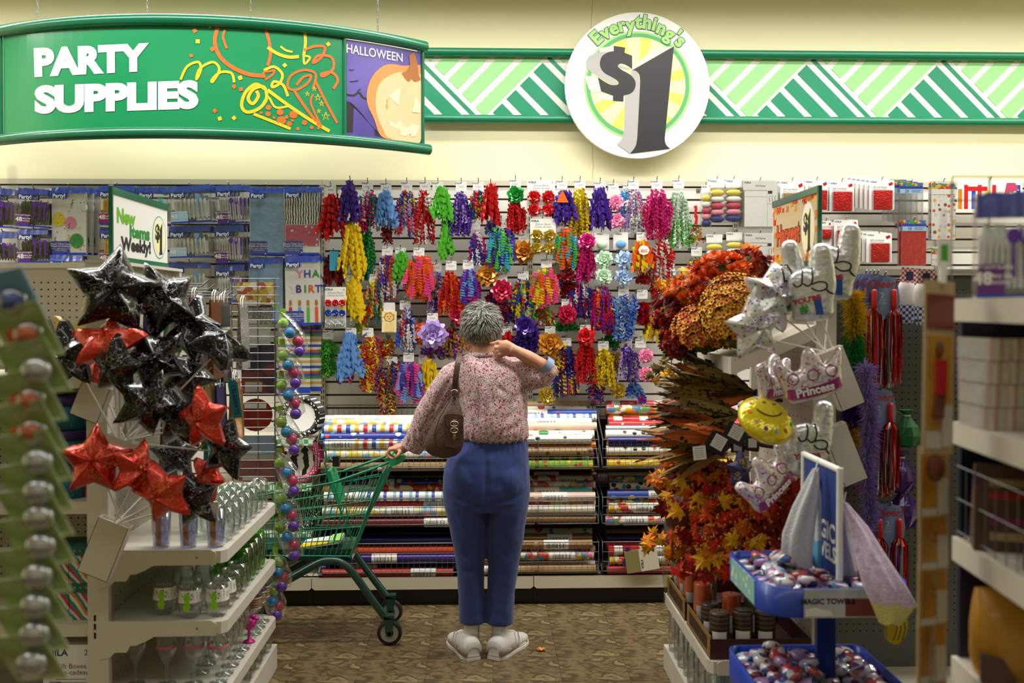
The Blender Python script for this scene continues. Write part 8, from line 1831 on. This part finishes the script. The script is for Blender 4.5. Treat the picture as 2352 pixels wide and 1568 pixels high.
# ------------------------------------------------------------ magic towel stand
defmat('stand_blue', '#1237a0', .4, coat=.2); defmat('terry', '#d9dbe0', .95, bump=.8, bscale=220); defmat('towel_purple', '#c3a9c8', .95, kind='noise', cols=('#d9c6d9', '#b89ac0'), scale=30, bump=.6, bscale=220); defmat('towel_yellow', '#d9cf7a', .95, bump=.6, bscale=220); defmat('towel_blue', '#5fa8cf', .9); defmat('sticker_grey', '#a5a8ae', .4, kind='noise', cols=('#c9ccd2', '#8a8f98'), scale=6)
TX0, TX1, TY0, TY1 = .80, 1.235, 2.76, 3.2
ms_ = thing('towel_stand', 'blue two-tier display stand for magic towel packs', 'display stand', ((TX0+TX1)/2, (TY0+TY1)/2, 0))
def tray_outline(x0, x1, y0, y1, r, n=6):
    out = []
    for cx, cy, a0 in ((x0+r, y0+r, 180), (x1-r, y0+r, 270), (x1-r*.4, y1-r*.4, 0), (x0+r*.4, y1-r*.4, 90)):
        rr = r if cy < (y0+y1)/2 else r*.4
        for k_ in range(n+1): a = math.radians(a0 + 90*k_/n); out.append((cx+rr*math.cos(a), cy+rr*math.sin(a)))
    return out
for z0, z1 in ((.775, .858), (.455, .55)):
    o_ = tray_outline(TX0, TX1, TY0, TY1, .10); i_ = tray_outline(TX0+.006, TX1-.006, TY0+.006, TY1-.006, .095); n = len(o_); mb = MB()
    mb.rings([[(x, y, z) for x, y in q] for q, z in ((o_, z0), (o_, z1), (i_, z1), (i_, z1-.045))], 0, False, True); mb.add([(x, y, z0) for x, y in o_], [tuple(range(n-1, -1, -1))]); mb.add([(x, y, z1-.045) for x, y in i_], [tuple(range(n))]); mb.build('tray', 'stand_blue', ms_, world=True)
for x in (X(1884, 2.98), X(1916, 2.94)): MB().box(x-.014, x+.014, 2.95, 2.975, .02, .775).build('post', 'stand_blue', ms_, world=True)
MB().prismz([(.84,2.8),(1.2,2.8),(1.2,3.15),(.84,3.15)], .001, .03).build('foot_plate', 'stand_blue', ms_, world=True)
a_, b_ = X(1850, TY0), X(2018, TY0)
mb = MB(); mb.box(a_, b_, TY0-.0025, TY0-.0005, .776, .857, 0); mb.text('MAGIC TOWELS', XZ(a_+.068, .822, TY0-.0032), .021, .04, 1); mb.poly([(a_+.003,TY0-.0032,.781),(a_+.085,TY0-.0032,.781),(a_+.075,TY0-.0032,.795),(a_+.03,TY0-.0032,.806),(a_+.003,TY0-.0032,.80)], 2); mb.box(b_-.09, b_-.004, TY0-.0032, TY0-.0026, .78, .83, 3); mb.build('front_sticker', ['sticker_grey', 'price_black', 'card_white', '#7d4038'], ms_, world=True)
mb = MB(); o_ = tray_outline(TX0, TX1, TY0, TY1, .10); mb.box(TX0-.0022, TX0-.0005, 2.87, 3.14, .78, .852); mb.build('side_picture', 'gb_teal', ms_, world=True)
# sign panel, seen almost edge on
XP = 1.038; MB().box(XP-.003, XP+.003, 2.85, 3.15, .86, 1.17).build('sign_panel', 'logo_blue', ms_, world=True)
mb = MB(); mb.text('MAGIC', lambda a, b: (XP-.0036, 2.985 - a, .98+b), .075, .03); mb.text('TOWELS', lambda a, b: (XP-.0036, 2.985 - a, .92+b), .065, .03); mb.build('lettering', 'card_white', ms_, world=True)
for q in ([(XP, 2.84, .86), (XP, 2.84, 1.185)], [(XP, 2.84, 1.178), (XP, 3.16, 1.178)], [(XP, 3.16, .86), (XP, 3.16, 1.185)]): MB().tube(q, .010, 8).build('panel_frame', 'white', ms_, world=True)
# packs heaped in the trays
cl_ = [('#7d3a6a','#b9b6c4','#2a4590','#c4a040'), ('#24407f','#a83a3a','#b5b4b8','#3f7f5a'), ('#2c2758','#a878b4','#8f93b8','#3f88b0'), ('#8a2a34','#c9c2c4','#232a44','#3c5aa0'), ('#6f8fb8','#c4c8d4','#a8587f','#2f3f78')]
puck = []
for i, c in enumerate(cl_):
    nm_ = 'puck%d' % i; defmat(nm_, c[0], .25, kind='cells', cols=c[1:], scale=42, coat=.7); mb = MB(); rn = random.Random(i); prof = [(.0005,-.012),(.026,-.012),(.031,-.006),(.031,.006),(.026,.012),(.0005,.013)]
    mb.lathe([(r*(1+.0*i), z) for r, z in prof], 12); 
    for a in (0, math.pi): mb.add([(.028*math.cos(a)-.012*math.sin(a)*0, -.012, 0), (.046*math.cos(a), -.02, .004), (.046*math.cos(a), .02, -.004), (.028*math.cos(a), .012, 0)], [(0,1,2,3)], 1)
    puck.append(mb.mesh('wrapped_towel', [nm_, 'film_crisp']))
rn = random.Random(17)
for ti, zf in enumerate((.813, .505)):
    for lay in range(3):
        q = 6 - lay
        for i in range(q):
            for j in range(q):
                x = lerp(TX0+.04, TX1-.04, (i+.5*lay+.1)/5.2) + rn.uniform(-.004, .004); y = lerp(TY0+.045, TY1-.04, (j+.5*lay+.1)/5.2) + rn.uniform(-.004, .004)
                if abs(x-XP) < .05 and lay or (lay == 2 and rn.random() < .45): continue
                if math.hypot(max(0, TX0+.10-x), max(0, TY0+.10-y)) > .065 or math.hypot(max(0, x-TX1+.10), max(0, TY0+.10-y)) > .065: continue
                pk = rn.randrange(5); o = link(puck[pk], 'wrapped_towel', None, (x, y, zf + .015 + lay*.029), (rn.uniform(-.2, .2)*(1+lay), rn.uniform(-.2, .2)*(1+lay), rn.uniform(0, 6)))
                tag(o, 'small ' + ('plum', 'blue and red', 'violet', 'maroon and navy', 'pale blue')[pk] + ' shrink-wrapped magic towel heaped in the ' + ('upper', 'lower')[ti] + ' blue tray', 'towel pack', 'magic towel packs in the blue trays')
# hanging towels: gathered at the top, flaring below
def towel(label, pts, mats, fold, seed):
    t = thing('display_towel', ulabel(label), 'towel', pts[0][0], 'towels hanging on the stand'); mb = MB(); R = []; n = 28
    for (c, w, d, tw) in pts:
        ring = []
        for i in range(n):
            a = 2*math.pi*i/n; q = 1 + fold*math.sin(a*5+seed)*.5; x, y = w*q*math.cos(a), d*q*math.sin(a); ring.append(c + Vector((x*math.cos(tw)-y*math.sin(tw), x*math.sin(tw)+y*math.cos(tw), .004*math.sin(a*5+seed))))
        R.append(ring)
    k_ = len(R)
    mb.rings(R, 0, True)
    if len(mats) > 1:
        for i in range(len(mb.m)): mb.m[i] = 1 if i >= (k_-2)*n and i < (k_-1)*n else 0
    mb.build('towel_cloth', mats, t, world=True); MB().tube([pts[0][0], pts[0][0] + Vector((.01,.01,.03))], .002, 5).build('hanging_loop', 'white', t, world=True)
w_ = lambda u, v, Y=2.95: W(u, v, Y)
towel('white terry towel hanging from the stand sign', [(w_(1874,1078), .008, .01, 0), (w_(1866,1110), .020, .02, .2), (w_(1850,1165), .036, .028, .2), (w_(1836,1225), .047, .032, .2), (w_(1832,1268), .046, .032, .2), (w_(1846,1302), .028, .02, .2)], ['terry'], .3, 0)
towel('narrow white towel fold against the blue sign', [(w_(1876,1098,3.0), .006, .01, 0), (w_(1882,1180,3.0), .017, .02, .1), (w_(1890,1240,3.0), .026, .024, .1), (w_(1888,1300,3.0), .026, .02, .1)], ['terry', 'towel_blue'], .25, 1)
towel('lilac towel with a yellow end hanging to the side', [(w_(1938,1155,2.88), .008, .012, -.3), (w_(1968,1210,2.84), .028, .026, -.3), (w_(1996,1275,2.79), .042, .024, -.3), (w_(2028,1345,2.73), .056, .02, -.35), (w_(2050,1388,2.715), .058, .014, -.35), (w_(2045,1432,2.71), .030, .010, -.35)], ['towel_purple', 'towel_yellow'], .22, 2)
towel('pale blue edged towel behind the lilac one', [(w_(1932,1160,2.98), .008, .012, 0), (w_(1938,1240,2.98), .02, .03, 0), (w_(1952,1320,2.98), .036, .034, 0), (w_(1972,1352,2.98), .036, .03, 0)], ['terry', 'towel_blue'], .3, 3)
t = thing('novelty_slipper', 'yellow oval foam piece hanging behind the towels', 'toy', W(2058, 1440, 3.0)); k = ppm(3.0)
mb = MB(); mb.prism([(24*k*math.cos(a)+6*k*math.sin(a), 38*k*math.sin(a)) for a in [2*math.pi*i/22 for i in range(22)]], -.012, .012); mb.build('foam_body', '#d9b81a', t); MB().tube([(0, 0, 36*k), (-.008, .0, .09), (-.019, .0, .115)], .003, 5).build('hanging_loop', 'white', t)
for dx in (-10, 0, 10): mb = MB(); mb.stroke(spl([(dx*k, 28*k), ((dx+8)*k, 0), (dx*k, -28*k)], 5), .0025, lambda a, b: (a, -.0128, b)); mb.build('printed_line', 'black', t)
# ------------------------------------------------------------ shelving run to the side of the harvest display
YPR = 4.05; xl, xr = RXB+.033, 3.4
t = thing('shelving_run', 'pegboard shelving run stocked with cheer pom poms', 'shelving', (2.3, YPR, 0))
MB().box(xl, xr, YPR, YPR+.02, .1, RZT).build('back_panel', 'peg_shaded', t, world=True); MB().box(xl, xr, YPR-.02, YPR+.04, RZT, RZT+.025).build('top_cap', 'shelf_white', t, world=True); mb = MB(); z = RZT - .06
while z > .3:
    x = xl + .04
    while x < 2.0: mb.box(x-.003, x+.003, YPR-.0008, YPR, z-.003, z+.003); x += .0282
    z -= .0282
o = mb.build('peg_hole', 'black', t, world=True); o['kind'] = 'stuff'; MB().box(xl, xr, 3.62, YPR, .12, .16).build('shelf', 'shelf_white', t, world=True)
SRR = t
def c4(x, y, Y): return W(1900 + x/2.903, 560 + y/2.903, Y)
defmat('cheer_blue', '#4a63a8', .4, kind='noise', cols=('#8fa3cf', '#2f4488'), scale=8); defmat('strand_red', '#c01c16', .18, .75); defmat('strand_silver', '#d5d3d6', .15, .85)
def pompom(x, y, Y, label, strands=(520, 0), backs=0, hs=1.0):
    o = c4(x, y, Y); k = ppm(Y)/2.903; t = thing('pom_pom_pack', ulabel(label), 'pom pom', o, 'cheer pom pom packs'); w = 105*k
    MB().tube([(0, YPR-Y, -.01), (0, -.02, -.01), (0, -.035, .005)], .003, 5).build('hook', 'steel', t)
    mb = MB(); mb.prism(spl([(-w, -285*k), (w, -285*k), (w, -60*k), (w*.55, -25*k), (0, -12*k), (-w*.55, -25*k), (-w, -60*k)], 2, True), 0, .002); mb.build('header_card', 'cheer_blue', t)
    MB().text('Cheer!', XZ(0, -75*k, -.0008), 72*k, .02, shear=.2).build('lettering', 'num_red', t); mb = MB(); mb.text('2', XZ(0, -150*k, -.0008), 50*k, 0); mb.text('Pom', XZ(0, -180*k, -.0008), 20*k, 0); mb.text('Poms', XZ(0, -200*k, -.0008), 20*k, 0); mb.build('small_print', 'card_white', t)
    rn = random.Random(int(x+y))
    for sx in (-.6, .68):
        g = MB(); g.lathe([(.001, -250*k), (19*k, -250*k), (20*k, -200*k), (20*k, -125*k), (14*k, -112*k), (.001, -108*k)], 12); g.xf = None; o2 = g.build('handle', 'rb_r', t, (sx*w, -.012, 0)); s2 = MB()
        for i in range(90):
            a = rn.uniform(0, 6.28); r = rn.uniform(0, 54)*k; L = rn.uniform(.8, 1.05)*strands[0]*k*hs; P = [(sx*w + .3*r*math.cos(a), -.012+.3*r*math.sin(a), -235*k), (sx*w + r*math.cos(a), -.014+r*math.sin(a), -285*k), (sx*w + 1.15*r*math.cos(a)+rn.uniform(-.004,.004), -.014+r*math.sin(a), -235*k-L*.6), (sx*w + 1.05*r*math.cos(a), -.014+r*math.sin(a), -235*k-L)]
            s2.strip(P, [(math.cos(a*3+q*.8), math.sin(a*3+q*.8), 0) for q in range(4)], .0055, i % 2 if rn.random() < .7 else 0, False)
        s2.build('strands', ['strand_red', 'strand_silver'], t)
    return t
pompom(368, 195, 3.72, 'red and silver pom pom pack on the upper hook')
for b in range(4): t = pompom(320 - b*26, 185, 3.78 + b*.045, 'red and silver pom pom pack behind the front one on the upper hook')
pompom(345, 950, 3.72, 'red and silver pom pom pack on the middle hook', (480, 0)); pompom(300, 960, 3.80, 'red and silver pom pom pack behind the middle hook one', (480, 0)); o3 = pompom(405, 1720, 3.72, 'red and silver pom pom pack on the lower hook', (480, 0))
# feather boas
def boa(label, pts, Y, r, cols, seed, dens=480):
    rn = random.Random(seed); P = [c4(x, y, Y) for x, y in pts]; P = [Vector(q) for q in spl([tuple(p) for p in P], 6)]; t = thing('feather_boa', ulabel(label), 'boa', P[0], 'feather boas'); mb = MB(); n = len(P)
    for i in range(dens*len(pts)):
        q = rn.random()*(n-1.001); j = int(q); p = P[j].lerp(P[j+1], q-j); d = Vector((rn.gauss(0, 1), rn.gauss(0, .8)-.3, rn.gauss(0, .8)-.5)).normalized(); L = r*rn.uniform(.6, 1.25); s_ = d.cross(Vector((rn.random(), rn.random(), rn.random()))).normalized()*.0022
        m = min(len(cols)-1, int((q/n)*len(cols))); e = p + d*L; mid = p + d*L*.55 + Vector((0, 0, .004)); mb.add([p-s_*.4, p+s_*.4, mid+s_, e, mid-s_], [(0,1,2,3,4)], m)
    o = mb.build('plumes', cols, t, world=True); o['kind'] = 'stuff'; MB().tube(P, .004, 5).build('core_cord', cols[0], t, world=True)
for nm_, h_ in (('boa_y', '#d9b416'), ('boa_g', '#178a3c'), ('boa_p', '#4a1f8a'), ('boa_l', '#9a86c4')): defmat(nm_, h_, .8)
boa('yellow, green and purple feather boa beside the upright', [(160, 330), (185, 480), (175, 640), (180, 800), (175, 960), (165, 1150), (160, 1300), (170, 1480)], 3.66, .052, ['boa_y', 'boa_g', 'boa_p', 'boa_y'], 1)
boa('lavender feather boa in front of the pom poms', [(250, 820), (270, 1000), (285, 1200), (270, 1400), (262, 1560), (280, 1760), (262, 1950), (270, 2150), (250, 2400)], 3.58, .046, ['boa_l', 'boa_l'], 2, 360)
# baker hats with gingham bands
defmat('gingham', '#e6e8ee', .7, kind='checker', cols=('#33498f',), scale=90); defmat('gingham_red', '#e9e2e0', .7, kind='checker', cols=('#b8302c',), scale=110); defmat('hat_white', '#e6e4e2', .8)
for i, (x, y, Y) in enumerate(((530, 235, 3.76), (640, 245, 3.70))):
    o = c4(x, y, Y); k = ppm(Y)/2.903; t = thing('baker_hat', ulabel(('white baker hat with blue gingham band beside the pom poms', 'white baker hat with blue gingham band by the tan cards')[i]), 'hat', o, 'baker hats'); MB().tube([(0, YPR-Y, 8*k), (0, -.02, 8*k)], .003, 5).build('hook', 'steel', t)
    mb = MB(); R = []
    for z, r in ((0, 12), (-25, 48), (-80, 66), (-150, 68), (-175, 64)): R.append([(r*k*math.cos(2*math.pi*j/18)*(1+.05*math.sin(j*3)), .55*r*k*math.sin(2*math.pi*j/18), z*k) for j in range(18)])
    mb.rings(R, 0); mb.build('hat_crown', 'hat_white', t); mb = MB(); R = [[(r*k*math.cos(2*math.pi*j/18), .56*r*k*math.sin(2*math.pi*j/18), z*k) for j in range(18)] for z, r in ((-172, 65), (-255, 58), (-300, 44))]; mb.rings(R, 0); mb.build('gingham_band', 'gingham', t)
    MB().prism([(-60*k, -20*k), (55*k, -30*k), (70*k, 70*k), (-50*k, 80*k)], -.02, -.018).build('header_card', 'gingham_red', t); MB().box(-20*k, 30*k, -.0215, -.0205, -10*k, 50*k).build('printed_panel', 'bag_navy', t)
# purple cellophane and green plastic goods low on the run
defmat('cello_purple', '#3f1470', .15, .2, coat=.6, bump=.8, bscale=14); defmat('net_green', '#1b6a3c', .4)
for i, (u, v, r, m, l) in enumerate(((2068, 1085, 34, 'cello_purple', 'purple cellophane bundle beside the tan cards'), (2075, 1165, 36, 'cello_purple', 'lower purple cellophane bundle'), (2082, 985, 30, 'net_green', 'green plastic pack behind the tan cards'))):
    t = thing('cellophane_bundle', ulabel(l), 'bundle', W(u, v, 3.8), 'cellophane bundles'); k = ppm(3.8); mb = MB(); R = []; rn = random.Random(i)
    for z, q in ((-1.4, .3), (-1.2, .8), (-.5, 1), (.2, .85), (.8, .4), (1.1, .25), (1.5, .6)): R.append([(r*k*q*math.cos(2*math.pi*j/14)*rn.uniform(.85, 1.15), r*k*q*.7*math.sin(2*math.pi*j/14)*rn.uniform(.85, 1.15), z*r*k) for j in range(14)])
    mb.rings(R, 0, True, False); mb.build('wrap', m, t); MB().tube([(0, 0, 1.0*r*k), (0, YPR-3.8, 1.3*r*k)], .003, 5).build('hook', 'steel', t); MB().lathe([(.25*r*k, 1.0*r*k), (.30*r*k, 1.05*r*k), (.30*r*k, 1.12*r*k)], 10).build('tie', 'white', t)
# ------------------------------------------------------------ strip of blister cards close to the camera
YL = 1.72; k = ppm(YL)
defmat('card_green', '#7f9a55', .45, kind='noise', cols=('#a9bd80', '#dcdfcf'), scale=16); defmat('bub_blue', '#2c4fae', .2, coat=.6); defmat('bub_orange', '#e0672c', .25, coat=.6); defmat('bub_silver', '#b9bcbe', .16, .6, coat=.6); defmat('card_sky', '#7fa8cf', .4)
t = thing('clip_strip', 'clear clip strip of bubble cards near the aisle mouth', 'strip', W(40, 1600, YL+.03)); MB().tube([W(28, 380, YL+.03), W(40, 1000, YL+.03), W(40, 1620, YL+.03)], .008, 4, flat=(.2, 1)).build('strip_band', 'film', t, world=True)
BU = [(34,692,'blue'), (71,767,'orange'), (88,850,'silver'), (77,918,'orange'), (80,989,'orange'), (92,1057,'silver'), (93,1125,'silver'), (94,1184,'silver'), (98,1248,'silver'), (90,1316,'silver'), (86,1384,'silver'), (84,1448,'silver'), (78,1514,'silver')]
ordn = ['topmost', 'second', 'third', 'fourth', 'fifth', 'sixth', 'seventh', 'eighth', 'ninth', 'tenth', 'eleventh', 'twelfth', 'lowest']
for i, (u, v, c) in enumerate(BU):
    Y = YL - .0; o = W(u-14, v, Y); t = thing('bubble_card', ulabel('green card with a %s toy in a clear bubble, %s on its strip' % (c, ordn[i])), 'blister pack', o, 'bubble cards on a strip', (math.radians(28), math.radians(-9), math.radians(-14)))
    mb = MB(); mb.prism([(-64*k, -66*k), (70*k, -66*k), (70*k, 74*k), (-64*k, 74*k)], 0, .002); mb.build('backing_card', 'card_green' if c != 'blue' else 'card_sky', t); MB().box(-50*k, 30*k, -.001, 0, -50*k, -34*k).build('printed_strip', 'card_sky', t); MB().box(-50*k, 58*k, -.0012, -.0002, -60*k, -54*k).build('lower_strip', 'card_white', t)
    mb = MB(); mb.ball((26*k, -.014, 6*k), (36*k, .022, 32*k), 16, 10); mb.build('bubble', 'bub_silver' if c == 'silver' else 'film', t)
    if c != 'silver': MB().ball((18*k, -.012, 6*k), (24*k, .014, 22*k), 14, 8).build('toy', 'bub_' + c, t); MB().prism([(-22*k, -14*k), (2*k, 0), (-22*k, 24*k), (-30*k, 4*k)], -.018, -.006).build('toy_fin', 'bub_' + c, t)
# ------------------------------------------------------------ strip of tan cards and the near shelving
YC = 1.95; k = ppm(YC)
defmat('pack_blue', '#101a40', .4, coat=.3); defmat('label_dim', '#c4bdb2', .5); defmat('tan_card', '#b59a72', .5); defmat('ochre', '#a8741c', .45, kind='noise', cols=('#b8862c', '#96631a'), scale=9); defmat('straw', '#4a3326', .6, kind='noise', cols=('#7a3a20', '#3a2a20'), scale=20)
t = thing('clip_strip', 'clip strip of tan decoration cards beside the near shelving', 'strip', W(2180, 1600, YC+.03)); MB().tube([W(2168, 480, YC+.03), W(2150, 1100, YC+.03), W(2140, 1620, YC+.03)], .007, 4, flat=(.2, 1)).build('strip_band', 'film', t, world=True)
p = W(2168, 580, YC); MB().box(p.x-.014, p.x+.014, p.y-.003, p.y, p.z-.028, p.z+.026).build('price_tab', 'card_white', t, world=True); MB().box(p.x-.007, p.x+.007, p.y-.004, p.y-.003, p.z-.018, p.z+.016).build('green_print', '#4fa02c', t, world=True); MB().tube([W(2168, 600, YC), W(2164, 650, YC)], .008, 6).build('clip', 'white', t, world=True)
CD = [(2160,645,1045,'tall tan card showing a red scarecrow shape, topmost on its strip'), (2146,1025,1190,'tan card with dark ornament, second on its strip'), (2146,1165,1312,'ochre backed tan card, third on its strip'), (2144,1290,1440,'ochre backed tan card, fourth on its strip'), (2142,1412,1575,'ochre backed tan card, fifth on its strip'), (2142,1545,1700,'ochre backed tan card, lowest on its strip')]
for i, (u, v0, v1, l) in enumerate(CD):
    Y = YC + .012*i; o = W(u, v0, Y); t = thing('decoration_card', ulabel(l), 'card', o, 'tan cards on a strip', (math.radians(-3), math.radians(3 if i else 4), math.radians(24))); h = (v1-v0)*k; w = 48*k
    MB().prism([(-w, -h), (w, -h), (w, 0), (-w, 0)], 0, .004).build('backing_card', 'tan_card', t); MB().box(-w*.8, w*.8, -.0015, 0, -h*.86, -h*(.32 if i == 0 else .12)).build('ochre_panel', 'ochre', t); MB().box(w*.2, w*.9, -.0026, -.0016, -h*.96, -h*(.72 if i == 0 else .45)).build('barcode_label', 'label_dim', t); MB().box(-w*.9, w*.15, -.0022, -.0016, -h*.97, -h*.87).build('price_print', 'label_dim', t)
    if i == 0:
        mb = MB(); mb.ball((-.004, -.004, -h*.40), (w*.22, .008, h*.05), 10, 6); mb.build('figure_head', 'straw', t); mb = MB(); mb.prism([(-w*.35, -h*.68), (w*.25, -h*.68), (w*.3, -h*.46), (-w*.3, -h*.46)], -.010, -.002); mb.build('figure_body', 'num_red', t); mb = MB(); mb.prism([(-w*.5, -h*.80), (w*.1, -h*.80), (w*.2, -h*.66), (-w*.35, -h*.66)], -.010, -.002); mb.build('figure_legs', 'straw', t); MB().box(-w*.9, w*.9, -.003, -.0016, -h*.28, -h*.08).build('top_print', 'bag_rust', t)
    elif i == 1: mb = MB(); mb.ball((0, -.004, -h*.3), (w*.55, .012, h*.2), 10, 6); mb.build('ornament', 'straw', t)
    else: mb = MB(); mb.stroke([(-.006, -h*.38), (0, -h*.45), (.006, -h*.38)], .003, lambda a, b: (a, -.0024, b)); mb.stroke([(-.008, -h*.5), (0, -h*.55), (.01, -h*.5)], .003, lambda a, b: (a, -.0024, b)); mb.build('leaf_print', 'straw', t)
# near shelving: a short run whose shelf fronts slope towards the camera
dx = .103; Yf, Yn = 2.1, 1.35
def nx(y): return 1.012 - dx*(Yf - y)
t = thing('shelving_run', 'near white shelving beside the tan card strip', 'shelving', (1.25, 1.75, 0))
for z1, z0 in ((1.668, 1.620), (1.405, 1.358), (1.158, 1.108), (.90, .85)):
    mb = MB(); mb.prismz([(nx(Yn), Yn), (1.65, Yn), (1.65, Yf), (nx(Yf), Yf)], z0, z1); mb.build('shelf', 'shelf_white', t, world=True)
MB().prismz([(1.52, Yn), (1.65, Yn), (1.65, Yf), (1.52, Yf)], .002, 1.95).build('back_panel', 'bag_navy', t, world=True)
for y in (Yf-.02, Yn): MB().box(1.48, 1.54, y, y+.03, .002, 1.95).build('upright', 'black', t, world=True)
MB().prismz([(nx(Yn)+.02, Yn), (1.65, Yn), (1.65, Yf), (nx(Yf)+.02, Yf)], .002, .12).build('base_deck', 'shelf_white', t, world=True)
MB().prismz([(nx(Yf)+.012, Yf-.012), (1.65, Yf-.012), (1.65, Yf), (nx(Yf)+.012, Yf)], .12, 1.619).build('end_panel', 'pack_blue', t, world=True)
mb = MB()
for i in range(6): z = lerp(1.675, 1.93, i/5); mb.tube([(nx(Yf), Yf+.01, z), (1.5, Yf+.01, z)], .0016, 4)
for i in range(7): x = lerp(nx(Yf), 1.5, i/6); mb.tube([(x, Yf+.012, 1.675), (x, Yf+.012, 1.93)], .002, 4)
o = mb.build('wire_grid', 'wire_grey', t, world=True); o['kind'] = 'stuff'
mb = MB()
for z in (1.17, 1.24, 1.31): mb.tube([(nx(Yf)+.01, Yf, z), (nx(Yn)+.01, Yn, z)], .0016, 4)
for i in range(16): y = lerp(Yf, Yn, i/15); mb.tube([(nx(y)+.01, y, 1.16), (nx(y)+.01, y, 1.31)], .0014, 4)
o = mb.build('wire_fence', 'wire_grey', t, world=True); o['kind'] = 'stuff'
# goods on it
for i, (x, y) in enumerate(((1.075, 2.0), (1.21, 2.02), (1.30, 1.9))):
    t = thing('cutlery_pack', ulabel(('purple cutlery pack at the end of the near top shelf', 'purple cutlery pack second on the near top shelf', 'purple cutlery pack deep on the near top shelf')[i]), 'pack', (x, y, 1.668+.215), 'cutlery packs on the near shelf', (0, 0, math.radians(-14))); header(t, .125, .05); cutlery(t, .125, .2145, 'white_plastic', 'purple_plastic', 'label_plum', 'sfk')
defmat('pink_pack', '#d9b9b4', .4, kind='stripes', cols=('#e6e0d6', '#cf8a8a', '#c9cfbd'), scale=9, coat=.4); defmat('brown_pack', '#4a342c', .5, kind='noise', cols=('#5a4038', '#3c2a24'), scale=10); 
for j in range(4):
    t = thing('napkin_pack', ulabel(('lowest', 'second', 'third', 'top')[j] + ' pink and white napkin pack in the near stack'), 'pack', (1.075, 2.0, 1.4055 + j*.046), 'napkin packs', (0, 0, math.radians(-6 + 2*j))); MB().prismz(tray_outline(-.07, .07, -.07, .07, .012, 3), 0, .0445).build('napkin_fold', 'pink_pack', t); MB().prismz(tray_outline(-.072, .072, -.072, .072, .012, 3), .001, .0448).build('clear_wrap', 'film_crisp', t)
for j, x in enumerate((1.165, 1.27, 1.37)): 
    t = thing('candy_box', ulabel(('dark blue box at the end of the near second shelf', 'dark blue box behind the napkin packs', 'dark blue box deep on the near second shelf')[j]), 'box', (x+.05, 2.04, 1.4055), 'dark blue boxes on the near shelf'); MB().bbox(-.045, .045, -.03, .03, 0, .2, .004).build('box_body', 'pack_blue', t); MB().box(-.04, .04, -.0312, -.0302, .06, .1).build('printed_strip', 'print_grey', t)
for j, (y, l) in enumerate(((1.985, 'brown printed paper bag on the near third shelf'), (1.78, 'brown printed paper bag further along the near third shelf'))):
    t = thing('paper_bag', ulabel(l), 'bag', (1.085, y, 1.1585), 'brown bags on the near shelf', (0, 0, math.radians(-20))); mb = MB(); mb.add([(-.08,-.04,0),(.08,-.04,0),(.08,.04,0),(-.08,.04,0),(-.075,-.01,.17),(.075,-.01,.17),(.075,.01,.17),(-.075,.01,.17)], [(0,3,2,1),(4,5,6,7),(0,1,5,4),(1,2,6,5),(2,3,7,6),(3,0,4,7)]); mb.build('bag_body', 'brown_pack', t)
    for q, (z, m) in enumerate(((.135, 'tan_card'), (.11, 'num_red'), (.06, 'label_rose'), (.03, 'tan_card'))): MB().box(-.05, .06, -.042+z*.18, -.040+z*.18, z-.008, z+.008).build('printed_strip', m, t)
defmat('bag_ochre', '#b8801c', .35, coat=.4, bump=.4, bscale=12)
t = thing('candy_bag', 'yellow and green plumped bag on the near low shelf', 'bag', (1.10, 1.98, .9005), rot=(0, 0, math.radians(-15))); mb = MB(); R = []
for z, w, d in ((0, .09, .05), (.04, .1, .065), (.1, .1, .06), (.15, .095, .04), (.175, .09, .012)): R.append([(w*math.copysign(abs(math.cos(2*math.pi*j/20))**.7, math.cos(2*math.pi*j/20)), d*math.sin(2*math.pi*j/20), z) for j in range(20)])
mb.rings(R, 0); mb.build('bag_body', 'bag_ochre', t); MB().prism([(.02, .0), (.095, .0), (.095, .12), (.03, .14)], -.068, -.05).build('green_panel', 'net_green', t); MB().prism([(-.09, .0), (-.02, .0), (-.05, .05), (-.09, .06)], -.066, -.05).build('brown_panel', 'brown_pack', t)
